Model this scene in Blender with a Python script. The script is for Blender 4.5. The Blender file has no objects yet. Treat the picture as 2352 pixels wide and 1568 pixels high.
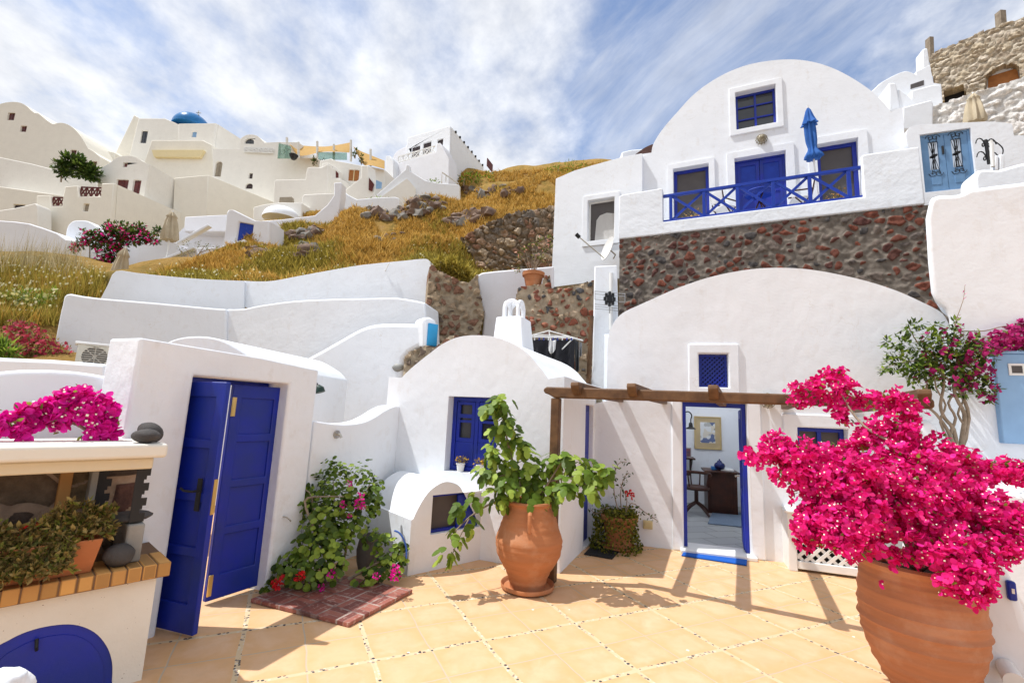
import bpy, bmesh, math, random
import numpy as np
from mathutils import Vector, Matrix, geometry, noise
S = bpy.context.scene; COL = S.collection
random.seed(7); rnd = random.random
def U(a, b): return a + (b - a) * rnd()
PI = math.pi
# ---------------------------------------------------------------- camera
F_PX, PITCH, ROLL, EYE = 1062.5, .15245, .04353, 1.72      # focal length in units of a 2352 wide frame
_f = Vector((0, math.cos(PITCH), math.sin(PITCH))); _u = Vector((0, -math.sin(PITCH), math.cos(PITCH))); _x = Vector((1, 0, 0))
RX = math.cos(ROLL) * _x + math.sin(ROLL) * _u; UP = -math.sin(ROLL) * _x + math.cos(ROLL) * _u
cam = bpy.data.cameras.new('camera'); co = bpy.data.objects.new('camera', cam); COL.objects.link(co)
co.matrix_world = Matrix(((RX.x, UP.x, -_f.x, 0), (RX.y, UP.y, -_f.y, 0), (RX.z, UP.z, -_f.z, EYE), (0, 0, 0, 1)))
cam.sensor_width = 36; cam.lens = F_PX / 2352 * 36; cam.clip_end = 2000; cam.clip_start = .05
S.camera = co
# ---------------------------------------------------------------- sun, sky, exposure
SUN = Vector((-.527, .0, 1)).normalized()                   # towards the sun
sl = bpy.data.lights.new('sun', 'SUN'); sl.energy = 4.2; sl.angle = math.radians(.5); sl.color = (1, .98, .95)
so = bpy.data.objects.new('sun', sl); COL.objects.link(so); so.rotation_euler = SUN.to_track_quat('Z', 'Y').to_euler()
W = bpy.data.worlds.new('World'); S.world = W; W.use_nodes = True
nt = W.node_tree; nt.nodes.clear()
def wn(t, **k):
    n = nt.nodes.new(t)
    for a, b in k.items(): setattr(n, a, b)
    return n
def wl(a, b): nt.links.new(a, b)
def wmath(op, a, b=None, clamp=False):
    n = wn('ShaderNodeMath', operation=op, use_clamp=clamp)
    for i, q in enumerate((a, b)):
        if q is None: continue
        if isinstance(q, (int, float)): n.inputs[i].default_value = q
        else: wl(q, n.inputs[i])
    return n.outputs[0]
sky = wn('ShaderNodeTexSky', sky_type='NISHITA', sun_disc=False, sun_elevation=math.radians(62), sun_rotation=math.radians(-90), altitude=100)
sky.air_density = 1.0; sky.dust_density = .4; sky.ozone_density = 2.0
tc = wn('ShaderNodeTexCoord'); sp = wn('ShaderNodeSeparateXYZ'); wl(tc.outputs['Generated'], sp.inputs[0])
den = wmath('ADD', wmath('MAXIMUM', sp.outputs[2], 0.0), .16)
cv = wn('ShaderNodeCombineXYZ'); wl(wmath('DIVIDE', sp.outputs[0], den), cv.inputs[0]); wl(wmath('DIVIDE', sp.outputs[1], den), cv.inputs[1])
mp = wn('ShaderNodeMapping'); mp.inputs['Rotation'].default_value = (0, 0, math.radians(35)); mp.inputs['Scale'].default_value = (1.0, .82, 1); mp.inputs['Location'].default_value = (2.2, .7, 0)
wl(cv.outputs[0], mp.inputs[0])
n1 = wn('ShaderNodeTexNoise'); n1.inputs['Scale'].default_value = 2.5; n1.inputs['Detail'].default_value = 9; n1.inputs['Roughness'].default_value = .57; n1.inputs['Distortion'].default_value = .25
wl(mp.outputs[0], n1.inputs['Vector'])
n2 = wn('ShaderNodeTexNoise'); n2.inputs['Scale'].default_value = 6.5; n2.inputs['Detail'].default_value = 8; n2.inputs['Roughness'].default_value = .6
wl(mp.outputs[0], n2.inputs['Vector'])
def raydir(u, v): return (RX * ((u - 1176) / F_PX) - UP * ((v - 784) / F_PX) + _f)
def gap(u, v, c0, amount):                                     # a break in the cloud round one direction of the sky
    d = raydir(u, v).normalized(); dt = wn('ShaderNodeVectorMath', operation='DOT_PRODUCT'); nv = wn('ShaderNodeVectorMath', operation='NORMALIZE')
    wl(tc.outputs['Generated'], nv.inputs[0]); wl(nv.outputs[0], dt.inputs[0]); dt.inputs[1].default_value = d
    mr = wn('ShaderNodeMapRange', interpolation_type='SMOOTHSTEP'); mr.inputs[1].default_value = c0; mr.inputs[2].default_value = 1; mr.inputs[3].default_value = 0; mr.inputs[4].default_value = amount
    wl(dt.outputs['Value'], mr.inputs[0]); return mr.outputs[0]
cover = wmath('ADD', wmath('MULTIPLY', n1.outputs[0], .62), wmath('MULTIPLY', n2.outputs[0], .42))
cover = wmath('ADD', cover, .12)
for g in ((1640, 120, .94, .23), (1480, 300, .975, .17), (1900, 60, .96, .06), (2100, 60, .97, .03), (400, -200, .95, .06), (760, 60, .994, .05), (330, 190, .992, .04), (1010, 170, .996, .07)): cover = wmath('SUBTRACT', cover, gap(*g))
rmp = wn('ShaderNodeMapRange', interpolation_type='SMOOTHSTEP'); rmp.inputs[1].default_value = .31; rmp.inputs[2].default_value = .72
wl(cover, rmp.inputs[0])
cc = wn('ShaderNodeMapRange'); cc.inputs[1].default_value = .3; cc.inputs[2].default_value = .7; cc.inputs[3].default_value = 4.6; cc.inputs[4].default_value = 6.4
wl(n2.outputs[0], cc.inputs[0])
ctint = wn('ShaderNodeMix', data_type='RGBA', blend_type='MULTIPLY'); ctint.inputs[0].default_value = 1; ctint.inputs[7].default_value = (.95, .975, 1.03, 1)
wl(cc.outputs[0], ctint.inputs[6])
skyb = wn('ShaderNodeMix', data_type='RGBA', blend_type='MULTIPLY'); skyb.inputs[0].default_value = 1; skyb.inputs[7].default_value = (1.0, 1.05, 1.12, 1); wl(sky.outputs[0], skyb.inputs[6])
n3 = wn('ShaderNodeTexNoise'); n3.inputs['Scale'].default_value = 1.5; n3.inputs['Detail'].default_value = 10; n3.inputs['Roughness'].default_value = .66; n3.inputs['Distortion'].default_value = .6; wl(mp.outputs[0], n3.inputs['Vector'])
veil = wn('ShaderNodeMapRange', interpolation_type='SMOOTHSTEP'); veil.inputs[1].default_value = .44; veil.inputs[2].default_value = .70; veil.inputs[3].default_value = .06; veil.inputs[4].default_value = .62; wl(n3.outputs[0], veil.inputs[0])
mixc = wn('ShaderNodeMix', data_type='RGBA'); wl(wmath('MAXIMUM', rmp.outputs[0], veil.outputs[0]), mixc.inputs[0]); wl(skyb.outputs[2], mixc.inputs[6]); wl(ctint.outputs[2], mixc.inputs[7])
bg = wn('ShaderNodeBackground'); bg.inputs[1].default_value = .15; wl(mixc.outputs[2], bg.inputs[0])
wo = wn('ShaderNodeOutputWorld'); wl(bg.outputs[0], wo.inputs[0])
S.view_settings.view_transform = 'Standard'; S.view_settings.look = 'None'; S.view_settings.exposure = 0.2; S.view_settings.gamma = 1
# ---------------------------------------------------------------- geometry helpers
CAM = Vector((0, 0, EYE))
def at(u, v, Y):                                               # world point seen at (u, v), Y metres into the scene
    d = raydir(u, v); return CAM + d * (Y / d.y)
def G(u, v, z=0):
    d = raydir(u, v); return CAM + d * ((z - EYE) / d.z)
def hz(u): return 784 + (F_PX * math.tan(PITCH) / math.cos(ROLL)) + (u - 1176) * math.tan(ROLL)
def atz(p, v):                                                 # height above ground point p seen at row v
    lo, hi = -3., 60.
    for _ in range(50):
        m = (lo + hi) / 2; q = Vector((p[0], p[1], m)) - CAM
        if 784 - F_PX * q.dot(UP) / q.dot(_f) > v: lo = m
        else: hi = m
    return lo
def mpp(Y): return Y / F_PX                                    # metres per reference pixel at depth Y
class Pl:
    """A vertical wall plane: s along it, z up, d into the wall (away from the viewer)."""
    def __init__(s, a, b):
        s.a = Vector((a[0], a[1])); b = Vector((b[0], b[1])); s.t = (b - s.a).normalized(); s.n = Vector((-s.t.y, s.t.x))
        if s.n.dot(s.a) < 0: s.n = -s.n
    @classmethod
    def uY(c, u1, Y1, u2, Y2): return c(at(u1, hz(u1), Y1), at(u2, hz(u2), Y2))
    def sz(s, u, v):
        d = raydir(u, v); k = s.a.dot(s.n) / Vector((d.x, d.y)).dot(s.n); p = CAM + d * k
        return ((Vector((p.x, p.y)) - s.a).dot(s.t), p.z)
    def P(s, q, d=0):
        p = s.a + s.t * q[0] + s.n * d; return Vector((p.x, p.y, q[1]))
    def px(s, u, v, d=0): return s.P(s.sz(u, v), d)
    def off(s, d): return Pl(s.a + s.n * d, s.a + s.n * d + s.t)
    def rect(s, u0, v0, u1, v1):                               # a picture rectangle as an upright one on this wall
        um, vm = (u0 + u1) / 2, (v0 + v1) / 2
        return (s.sz(u0, vm)[0], s.sz(um, v1)[1], s.sz(u1, vm)[0], s.sz(um, v0)[1])
def rc(r, m=0): return [(r[0] - m, r[1] - m), (r[2] + m, r[1] - m), (r[2] + m, r[3] + m), (r[0] - m, r[3] + m)]
def cv1(k): # converters for traced coordinates: enlarged crop -> reference frame
    ox, oy, sc = {1: (0, 196, .2969), 2: (551.25, 232.75, .3125), 3: (1225, 110.25, .3125), 4: (1776.25, 0, .2969), 5: (857.5, 581.9, .3125), 6: (857.5, 857.5, .3906),
                  7: (1347.5, 765.6, .39075), 8: (1653.75, 673.75, .57046), 9: (0, 735, .3125), 10: (0, 1078, .3125), 11: (306.25, 796.25, .4689), 12: (581.9, 1010.6, .29306), 13: (0, 581.9, .3125)}[k]
    return lambda x, y: (ox + sc * x, oy + sc * y)
def cvl(k, pts): f = cv1(k); return [f(*p) for p in pts]
def smooth(p, n=5, closed=False):
    o = []; N = len(p)
    for i in range(N if closed else N - 1):
        g = lambda j: Vector(p[j % N] if closed else p[max(0, min(N - 1, j))])
        a, b, c, d = g(i - 1), g(i), g(i + 1), g(i + 2)
        for k in range(n):
            t = k / n; o.append(tuple(.5 * ((2 * b) + (c - a) * t + (2 * a - 5 * b + 4 * c - d) * t * t + (3 * b - a - 3 * c + d) * t ** 3)))
    if not closed: o.append(tuple(p[-1]))
    return o
# ---------------------------------------------------------------- objects
ORG = {}
def tag(o, label=None, cat=None, group=None, kind=None):
    for k, v in (('label', label), ('category', cat), ('group', group), ('kind', kind)):
        if v: o[k] = v
    return o
def thing(name, loc, label, cat, group=None):
    o = bpy.data.objects.new(name, None); COL.objects.link(o); o.location = loc; o.empty_display_size = .1; ORG[o.name] = Vector(loc)
    return tag(o, label, cat, group)
def fin(name, me, mat, parent=None, bev=0, ang=35, label=None, cat=None, group=None, kind=None, seg=2):
    if not isinstance(mat, (list, tuple)): mat = [mat]
    for m in mat: me.materials.append(m)
    if parent is not None: org = ORG[parent.name]
    else:
        n = len(me.vertices); a = np.empty(n * 3, 'f'); me.vertices.foreach_get('co', a); a = a.reshape(-1, 3)
        mn, mx = a.min(0), a.max(0); org = Vector(((mn[0] + mx[0]) / 2, (mn[1] + mx[1]) / 2, mn[2]))
    me.transform(Matrix.Translation(-org))
    o = bpy.data.objects.new(name, me); COL.objects.link(o); ORG[o.name] = Vector(org)
    if parent is not None: o.parent = parent
    else: o.location = org
    if ang is not None:
        me.polygons.foreach_set('use_smooth', [True] * len(me.polygons)); me.set_sharp_from_angle(angle=math.radians(ang))
    if bev:
        b = o.modifiers.new('bevel', 'BEVEL'); b.width = bev; b.segments = seg; b.limit_method = 'ANGLE'; b.angle_limit = math.radians(38); b.use_clamp_overlap = True; b.harden_normals = False
    return tag(o, label, cat, group, kind)
def obj(name, bm, mat, parent=None, recalc=True, **k):
    if recalc: bmesh.ops.recalc_face_normals(bm, faces=bm.faces)
    me = bpy.data.meshes.new(name); bm.to_mesh(me); bm.free(); return fin(name, me, mat, parent, **k)
def pyobj(name, V, Fc, mat, parent=None, **k):
    me = bpy.data.meshes.new(name); me.from_pydata([tuple(v) for v in V], [], Fc); me.update(); return fin(name, me, mat, parent, **k)
BM = bmesh.new
def ext(bm, outline, holes, P, d0, d1):
    """Extrude a 2-D outline with holes; P(s, z, d) -> Vector."""
    loops = [list(outline)] + [list(h) for h in holes]
    cl = []
    for l in loops:
        l = [p for i, p in enumerate(l) if (p[0] - l[i - 1][0]) ** 2 + (p[1] - l[i - 1][1]) ** 2 > 1e-8]; cl.append(l)
    loops = cl
    tri = geometry.tessellate_polygon([[Vector((p[0], p[1], 0)) for p in l] for l in loops]) if holes else [list(range(len(loops[0])))]
    flat = [p for l in loops for p in l]; vf = [bm.verts.new(P(p[0], p[1], d0)) for p in flat]; vb = [bm.verts.new(P(p[0], p[1], d1)) for p in flat]; fs = []
    for t in tri:
        for vs in ([vf[i] for i in t], [vb[i] for i in reversed(t)]):
            try: fs.append(bm.faces.new(vs))
            except ValueError: pass
    k = 0
    for l in loops:
        n = len(l)
        for i in range(n): bm.faces.new((vf[k + i], vf[k + (i + 1) % n], vb[k + (i + 1) % n], vb[k + i]))
        k += n
    es = list({e for f in fs for e in f.edges if len(e.link_faces) == 2 and e.calc_face_angle(9) < .001})
    bmesh.ops.dissolve_limit(bm, angle_limit=.001, use_dissolve_boundaries=False, verts=[], edges=es)
    return bm
def slab(bm, pl, outline, holes=(), d0=0, d1=.3, dirn=None):
    dv = Vector((pl.n.x, pl.n.y)) if dirn is None else Vector(dirn)
    def P(s, z, d):
        p = pl.a + pl.t * s + dv * d; return Vector((p.x, p.y, z))
    return ext(bm, outline, holes, P, d0, d1)
def wall(name, pl, pix, mat, parent=None, holes=(), d0=0, d1=.3, dirn=None, down=None, **k):
    o = [pl.sz(*p) for p in pix]
    if down is not None: o = [(s, down if z < down + .001 else z) for s, z in o]
    return obj(name, slab(BM(), pl, o, holes, d0, d1, dirn), mat, parent, **k)
def box(bm, c, s, R=None):
    m = Matrix.Translation(c) @ (R.to_4x4() if R is not None else Matrix()) @ Matrix.Diagonal((s[0], s[1], s[2], 1))
    bmesh.ops.create_cube(bm, size=1, matrix=m); return bm
def pbox(bm, pl, s0, z0, s1, z1, d0, d1): return slab(bm, pl, [(s0, z0), (s1, z0), (s1, z1), (s0, z1)], (), d0, d1)
def tube(bm, pts, rad, n=8, cap=True):
    pts = [Vector(p) for p in pts]; N = len(pts); rs = rad if isinstance(rad, (list, tuple)) else [rad] * N
    rings = []; ref = None
    for i in range(N):
        d = (pts[min(i + 1, N - 1)] - pts[max(i - 1, 0)]).normalized()
        if ref is None: ref = d.orthogonal().normalized()
        ref = (ref - d * ref.dot(d)); ref = ref.normalized() if ref.length > 1e-6 else d.orthogonal().normalized()
        b = d.cross(ref); rings.append([bm.verts.new(pts[i] + (ref * math.cos(2 * PI * k / n) + b * math.sin(2 * PI * k / n)) * rs[i]) for k in range(n)])
    for i in range(N - 1):
        for k in range(n): bm.faces.new((rings[i][k], rings[i][(k + 1) % n], rings[i + 1][(k + 1) % n], rings[i + 1][k]))
    if cap:
        bm.faces.new(rings[0][::-1]); bm.faces.new(rings[-1])
    return bm
def bar(bm, a, b, w, h=None, up=None):                          # a square-edged bar from a to b
    a, b = Vector(a), Vector(b); d = (b - a).normalized(); h = h or w; up = Vector(up or (0, 0, 1))
    if abs(d.dot(up)) > .98: up = Vector((0, 1, 0))
    x = d.cross(up).normalized(); y = x.cross(d)
    R = Matrix((x, d, y)).transposed(); return box(bm, (a + b) / 2, (w, (b - a).length, h), R)
def lathe(bm, prof, c, n=40, wob=0):
    rings = []
    for r, z in prof: rings.append([bm.verts.new((c[0] + r * (1 + wob * math.sin(3 * z + k * .7)) * math.cos(2 * PI * k / n), c[1] + r * math.sin(2 * PI * k / n), c[2] + z)) for k in range(n)])
    for a, b in zip(rings, rings[1:]):
        for k in range(n): bm.faces.new((a[k], a[(k + 1) % n], b[(k + 1) % n], b[k]))
    bm.faces.new(rings[0][::-1])
    return bm
def blob(bm, c, r, sub=3, amp=.12, fr=1.5, R=None):             # a rounded, uneven stone
    t = bmesh.ops.create_icosphere(bm, subdivisions=sub, radius=1)
    for v in t['verts']:
        n = v.co.copy(); k = 1 + amp * noise.noise(n * fr + Vector(c) * 3.1) + amp * .4 * noise.noise(n * fr * 3 + Vector(c))
        q = Vector((n.x * r[0] * k, n.y * r[1] * k, n.z * r[2] * k)); v.co = Vector(c) + (R @ q if R is not None else q)
    return bm
def copytree(o, d, label=None):
    c = o.copy(); COL.objects.link(c); c.location = o.location + Vector(d); ORG[c.name] = ORG[o.name] + Vector(d)
    if label: c['label'] = label
    for ch in o.children:
        e = ch.copy(); COL.objects.link(e); e.parent = c
        for g in ch.children:
            h = g.copy(); COL.objects.link(h); h.parent = e
    return c
# ---------------------------------------------------------------- materials
def newmat(name):
    m = bpy.data.materials.new(name); m.use_nodes = True; t = m.node_tree; return m, t, t.nodes['Principled BSDF']
def nd(t, ty, inp=None, **k):
    n = t.nodes.new(ty)
    for a, b in k.items(): setattr(n, a, b)
    for a, b in (inp or {}).items():
        if hasattr(b, 'is_linked'): t.links.new(b, n.inputs[a])
        else: n.inputs[a].default_value = b
    return n
def noi(t, co, sc, det=5, ro=.55, dist=0): return nd(t, 'ShaderNodeTexNoise', {'Vector': co, 'Scale': sc, 'Detail': det, 'Roughness': ro, 'Distortion': dist}).outputs[0]
def mrange(t, v, a, b, c=0, d=1): return nd(t, 'ShaderNodeMapRange', {0: v, 1: a, 2: b, 3: c, 4: d}).outputs[0]
def mixc_(t, f, a, b, bt='MIX'):
    def C(x): return x if hasattr(x, 'is_linked') else (*x, 1) if len(x) == 3 else x
    return nd(t, 'ShaderNodeMix', {0: f, 6: C(a), 7: C(b)}, data_type='RGBA', blend_type=bt).outputs[2]
def mth(t, op, a, b=0, clamp=False): return nd(t, 'ShaderNodeMath', {0: a, 1: b}, operation=op, use_clamp=clamp).outputs[0]
def ramp(t, f, stops, interp='LINEAR'):
    r = nd(t, 'ShaderNodeValToRGB', {0: f}); e = r.color_ramp; e.interpolation = interp
    while len(e.elements) < len(stops): e.elements.new(.5)
    for i, (p, c) in enumerate(stops): e.elements[i].position = p; e.elements[i].color = (*c, 1)
    return r.outputs[0]
def setbump(t, b, h, st=.3, dist=.02):
    n = nd(t, 'ShaderNodeBump', {'Strength': st, 'Distance': dist, 'Height': h}); t.links.new(n.outputs[0], b.inputs['Normal'])
def M(name, c1, c2=None, sc=4, rough=.8, bump=.25, bsc=30, bdist=.01, island=False, spec=.3, metal=0, trans=0):
    m, t, b = newmat(name); c2 = c2 or tuple(x * .82 for x in c1)
    tcn = nd(t, 'ShaderNodeTexCoord').outputs['Object']
    f = noi(t, tcn, sc)
    col = mixc_(t, mrange(t, f, .35, .65), c1, c2)
    if island:
        r = nd(t, 'ShaderNodeNewGeometry').outputs['Random Per Island']
        col = mixc_(t, 1.0, col, ramp(t, r, [(0, (.62,) * 3), (.5, (1,) * 3), (1, (1.35, 1.35, 1.25))]), 'MULTIPLY')
    t.links.new(col, b.inputs['Base Color']); b.inputs['Roughness'].default_value = rough; b.inputs['Specular IOR Level'].default_value = spec; b.inputs['Metallic'].default_value = metal
    if bump: setbump(t, b, noi(t, tcn, bsc, 6, .6), bump, bdist)
    if trans:
        tr = nd(t, 'ShaderNodeBsdfTranslucent'); t.links.new(col, tr.inputs[0]); mx = nd(t, 'ShaderNodeMixShader', {0: trans}); o = t.nodes['Material Output']
        t.links.new(b.outputs[0], mx.inputs[1]); t.links.new(tr.outputs[0], mx.inputs[2]); t.links.new(mx.outputs[0], o.inputs[0])
    return m
def plaster(name, c, dirt=(.62, .58, .53), damt=.25, lump=1.0):
    m, t, b = newmat(name); co_ = nd(t, 'ShaderNodeTexCoord').outputs['Object']
    big = noi(t, co_, 1.3, 4, .6); mid = noi(t, co_, 7, 6, .65)
    st = nd(t, 'ShaderNodeMapping', {'Vector': co_, 'Scale': (5, 5, .5)}).outputs[0]; streak = noi(t, st, 1.6, 6, .65)
    col = mixc_(t, mrange(t, big, .38, .68), c, tuple(x * .955 for x in c))
    col = mixc_(t, mth(t, 'MULTIPLY', mrange(t, mth(t, 'MULTIPLY', streak, mid), .30, .46), damt), col, dirt)
    crk = nd(t, 'ShaderNodeTexVoronoi', {'Vector': nd(t, 'ShaderNodeVectorMath', {0: co_, 1: mixc_(t, 1.0, (0, 0, 0), nd(t, 'ShaderNodeTexNoise', {'Vector': co_, 'Scale': 2.5, 'Detail': 5}).outputs[1])}, operation='ADD').outputs[0], 'Scale': .9}, feature='DISTANCE_TO_EDGE').outputs['Distance']
    cm_ = mth(t, 'MULTIPLY', mrange(t, crk, .0, .006, 1, 0), mrange(t, noi(t, co_, .8, 3), .52, .62))
    col = mixc_(t, mth(t, 'MULTIPLY', cm_, .45), col, dirt)
    pat = mrange(t, noi(t, co_, 2.1, 7, .7, .6), .60, .64); col = mixc_(t, mth(t, 'MULTIPLY', pat, .16), col, dirt)
    t.links.new(col, b.inputs['Base Color']); b.inputs['Roughness'].default_value = .88; b.inputs['Specular IOR Level'].default_value = .2
    lum = mth(t, 'ADD', mth(t, 'MULTIPLY', noi(t, co_, 3.2, 3, .5), 1.0), mth(t, 'ADD', mth(t, 'MULTIPLY', noi(t, co_, 13, 4, .55), .32), mth(t, 'MULTIPLY', noi(t, co_, 70, 3, .6), .05)))
    setbump(t, b, lum, .42, .022 * lump)
    return m
WHITE = plaster('white_plaster', (.81, .84, .88), damt=.32); ROUGHW = plaster('rough_white_plaster', (.79, .82, .86), damt=.45, lump=2.2)
CREAM = plaster('cream_plaster', (.82, .785, .69), damt=.35, lump=.7); CREAM2 = plaster('pale_plaster', (.84, .82, .76), damt=.35, lump=.7); YELLOW = plaster('yellow_plaster', (.80, .68, .40))
BLUEW = plaster('bluish_white_plaster', (.78, .79, .83), lump=.7)
BLUE = M('blue_paint', (.006, .022, .34), (.010, .028, .24), 3.5, .45, .25, 60, .004, spec=.4)
BLUE2 = M('bright_blue_paint', (.010, .045, .36), (.008, .035, .30), 6, .45, .1, 40, .004)
SKYB = M('sky_blue_paint', (.16, .30, .50), (.13, .26, .45), 5, .5, .15, 30, .004)
PALEB = M('pale_blue_paint', (.27, .45, .68), (.24, .40, .62), 5, .5, .15, 30, .004)
WOOD = M('brown_wood', (.155, .08, .036), (.09, .046, .022), 9, .6, .4, 22, .008)
DKWOOD = M('dark_wood', (.07, .022, .012), (.04, .014, .009), 8, .4, .2, 25, .004)
ORWOOD = M('orange_wood', (.42, .16, .04), (.32, .12, .03), 6, .6, .3, 25, .005)
REDWOOD = M('red_wood', (.13, .025, .02), (.09, .02, .018), 6, .6, .2, 30, .005)
GLASS = M('dark_glass', (.045, .05, .055), (.03, .033, .04), 1.5, .08, 0, spec=.6)
SCREEN = M('grey_screen', (.10, .09, .085), (.08, .07, .07), 2, .5, .2, 200, .002)
IRON = M('black_iron', (.02, .02, .022), None, 8, .5, .1)
WHITEP = M('white_paint', (.80, .80, .78), (.74, .74, .72), 5, .5, .15, 35, .004)
STEEL = M('bare_metal', (.55, .52, .46), None, 8, .35, .1, metal=.9)
BRASS = M('brass', (.72, .52, .20), None, 8, .35, .1, metal=.85)
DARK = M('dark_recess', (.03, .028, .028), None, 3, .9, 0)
STONE = M('dark_stone', (.085, .078, .075), (.05, .046, .045), 7, .85, .5, 22, .02)
SAIL = M('orange_canvas', (.62, .40, .13), (.56, .36, .12), 2, .85, .15, 60, .004, trans=.3)
BEIGE = M('beige_canvas', (.52, .44, .31), (.44, .37, .26), 3, .9, .2, 40, .006)
# ================================================================ ground and terrace
def tilemat():
    m, t, b = newmat('terrace_tiles'); o = nd(t, 'ShaderNodeTexCoord').outputs['Object']; s = nd(t, 'ShaderNodeSeparateXYZ', {0: o})
    wob = noi(t, o, 3.5, 3); PA, PB = .827, .766
    def ax(c, P, k):
        c = mth(t, 'ADD', c, mth(t, 'MULTIPLY', mth(t, 'SUBTRACT', noi(t, nd(t, 'ShaderNodeVectorMath', {0: o, 1: (k * 9.1, k * 3.3, k)}, operation='ADD').outputs[0], 2.2, 3), .5), .045))
        q = mth(t, 'DIVIDE', c, P); h = mth(t, 'MULTIPLY', q, 2)
        ds = mth(t, 'MULTIPLY', mth(t, 'ABSOLUTE', mth(t, 'SUBTRACT', q, mth(t, 'ROUND', q))), P)
        dh = mth(t, 'MULTIPLY', mth(t, 'ABSOLUTE', mth(t, 'SUBTRACT', h, mth(t, 'ROUND', h))), P / 2)
        return ds, dh, mth(t, 'FLOOR', h)
    xs, xh, xi = ax(s.outputs[0], PA, 0); ys, yh, yi = ax(s.outputs[1], PB, 1)
    strip = mth(t, 'LESS_THAN', mth(t, 'MINIMUM', xs, ys), .018)
    dg = mth(t, 'MINIMUM', xh, yh); grout = mth(t, 'LESS_THAN', dg, .0055)
    idv = nd(t, 'ShaderNodeCombineXYZ', {0: xi, 1: yi}).outputs[0]; rn = nd(t, 'ShaderNodeTexWhiteNoise', {'Vector': idv}, noise_dimensions='2D').outputs[0]
    st = noi(t, nd(t, 'ShaderNodeVectorMath', {0: o, 1: nd(t, 'ShaderNodeVectorMath', {0: idv, 1: (3.7, 5.1, 0)}, operation='MULTIPLY').outputs[0]}, operation='ADD').outputs[0], 5, 6, .6, .4)
    edge = mrange(t, mth(t, 'ADD', dg, mth(t, 'MULTIPLY', mth(t, 'SUBTRACT', st, .5), .22)), .01, .10, 1, 0)
    col = mixc_(t, mrange(t, st, .35, .7), (.64, .385, .21), (.69, .46, .285))
    col = mixc_(t, mth(t, 'MULTIPLY', edge, .65), col, (.62, .35, .15))
    col = mixc_(t, mth(t, 'MULTIPLY', mrange(t, rn, 0, 1), .45), col, (.68, .41, .21))
    spl = nd(t, 'ShaderNodeTexVoronoi', {'Vector': o, 'Scale': 3.1, 'Randomness': 1.0}).outputs['Distance']
    col = mixc_(t, mth(t, 'LESS_THAN', mth(t, 'ADD', spl, mth(t, 'MULTIPLY', noi(t, o, 30, 3), .05)), .062), col, (.78, .74, .66))
    col = mixc_(t, mth(t, 'MULTIPLY', mrange(t, noi(t, o, 16, 7, .7), .52, .75), .22), col, (.42, .30, .19))
    col = mixc_(t, grout, col, (.50, .40, .29))
    pv = nd(t, 'ShaderNodeTexVoronoi', {'Vector': o, 'Scale': 34, 'Randomness': .9}); pc = nd(t, 'ShaderNodeSeparateColor', {0: pv.outputs['Color']})
    peb = mth(t, 'LESS_THAN', pv.outputs['Distance'], .40)
    pcol = ramp(t, pc.outputs[0], [(0, (.04, .04, .05)), (.34, (.09, .085, .08)), (.36, (.62, .54, .42)), (.7, (.70, .64, .54)), (.72, (.30, .24, .19))], 'CONSTANT')
    col = mixc_(t, strip, col, mixc_(t, peb, (.62, .47, .29), pcol))
    t.links.new(col, b.inputs['Base Color']); b.inputs['Roughness'].default_value = .62; b.inputs['Specular IOR Level'].default_value = .3
    h = mth(t, 'ADD', mth(t, 'MULTIPLY', mrange(t, dg, 0, .012), .5), mth(t, 'MULTIPLY', noi(t, o, 12, 6, .6), .6))
    h = mth(t, 'ADD', h, mth(t, 'MULTIPLY', mth(t, 'MULTIPLY', strip, mrange(t, pv.outputs['Distance'], 0, .5, 1, 0)), .8)); setbump(t, b, h, .35, .006)
    return m
th = .44355; dA = Vector((math.cos(th), math.sin(th))); dB = Vector((-math.sin(th), math.cos(th)))
bm = BM(); vs = [(-7, -7), (9.5, -7), (9.5, 6.6), (4.5, 6.5), (1.0, 7.6), (-3.2, 8.2), (-7, 6)]
o0 = dA * 1.542 + dB * 3.512
loc = [(Vector(p) - o0) for p in vs]; bm.faces.new([bm.verts.new((p.dot(dA), p.dot(dB), 0)) for p in loc])
r = bmesh.ops.extrude_face_region(bm, geom=list(bm.faces)); bmesh.ops.translate(bm, verts=[v for v in r['geom'] if isinstance(v, bmesh.types.BMVert)], vec=(0, 0, -.3))
bmesh.ops.recalc_face_normals(bm, faces=bm.faces); me = bpy.data.meshes.new('terrace'); bm.to_mesh(me); bm.free(); me.materials.append(tilemat())
fl = bpy.data.objects.new('terrace', me); COL.objects.link(fl); fl.location = (o0.x, o0.y, 0); fl.rotation_euler = (0, 0, th); fl['kind'] = 'structure'
EARTH = M('dry_earth', (.27, .19, .11), (.19, .125, .07), .8, .95, .8, 6, .08)
bm = BM(); bmesh.ops.create_grid(bm, x_segments=2, y_segments=2, size=900, matrix=Matrix.Translation((0, 0, -.6))); obj('ground', bm, EARTH, kind='structure', ang=None)
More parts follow.
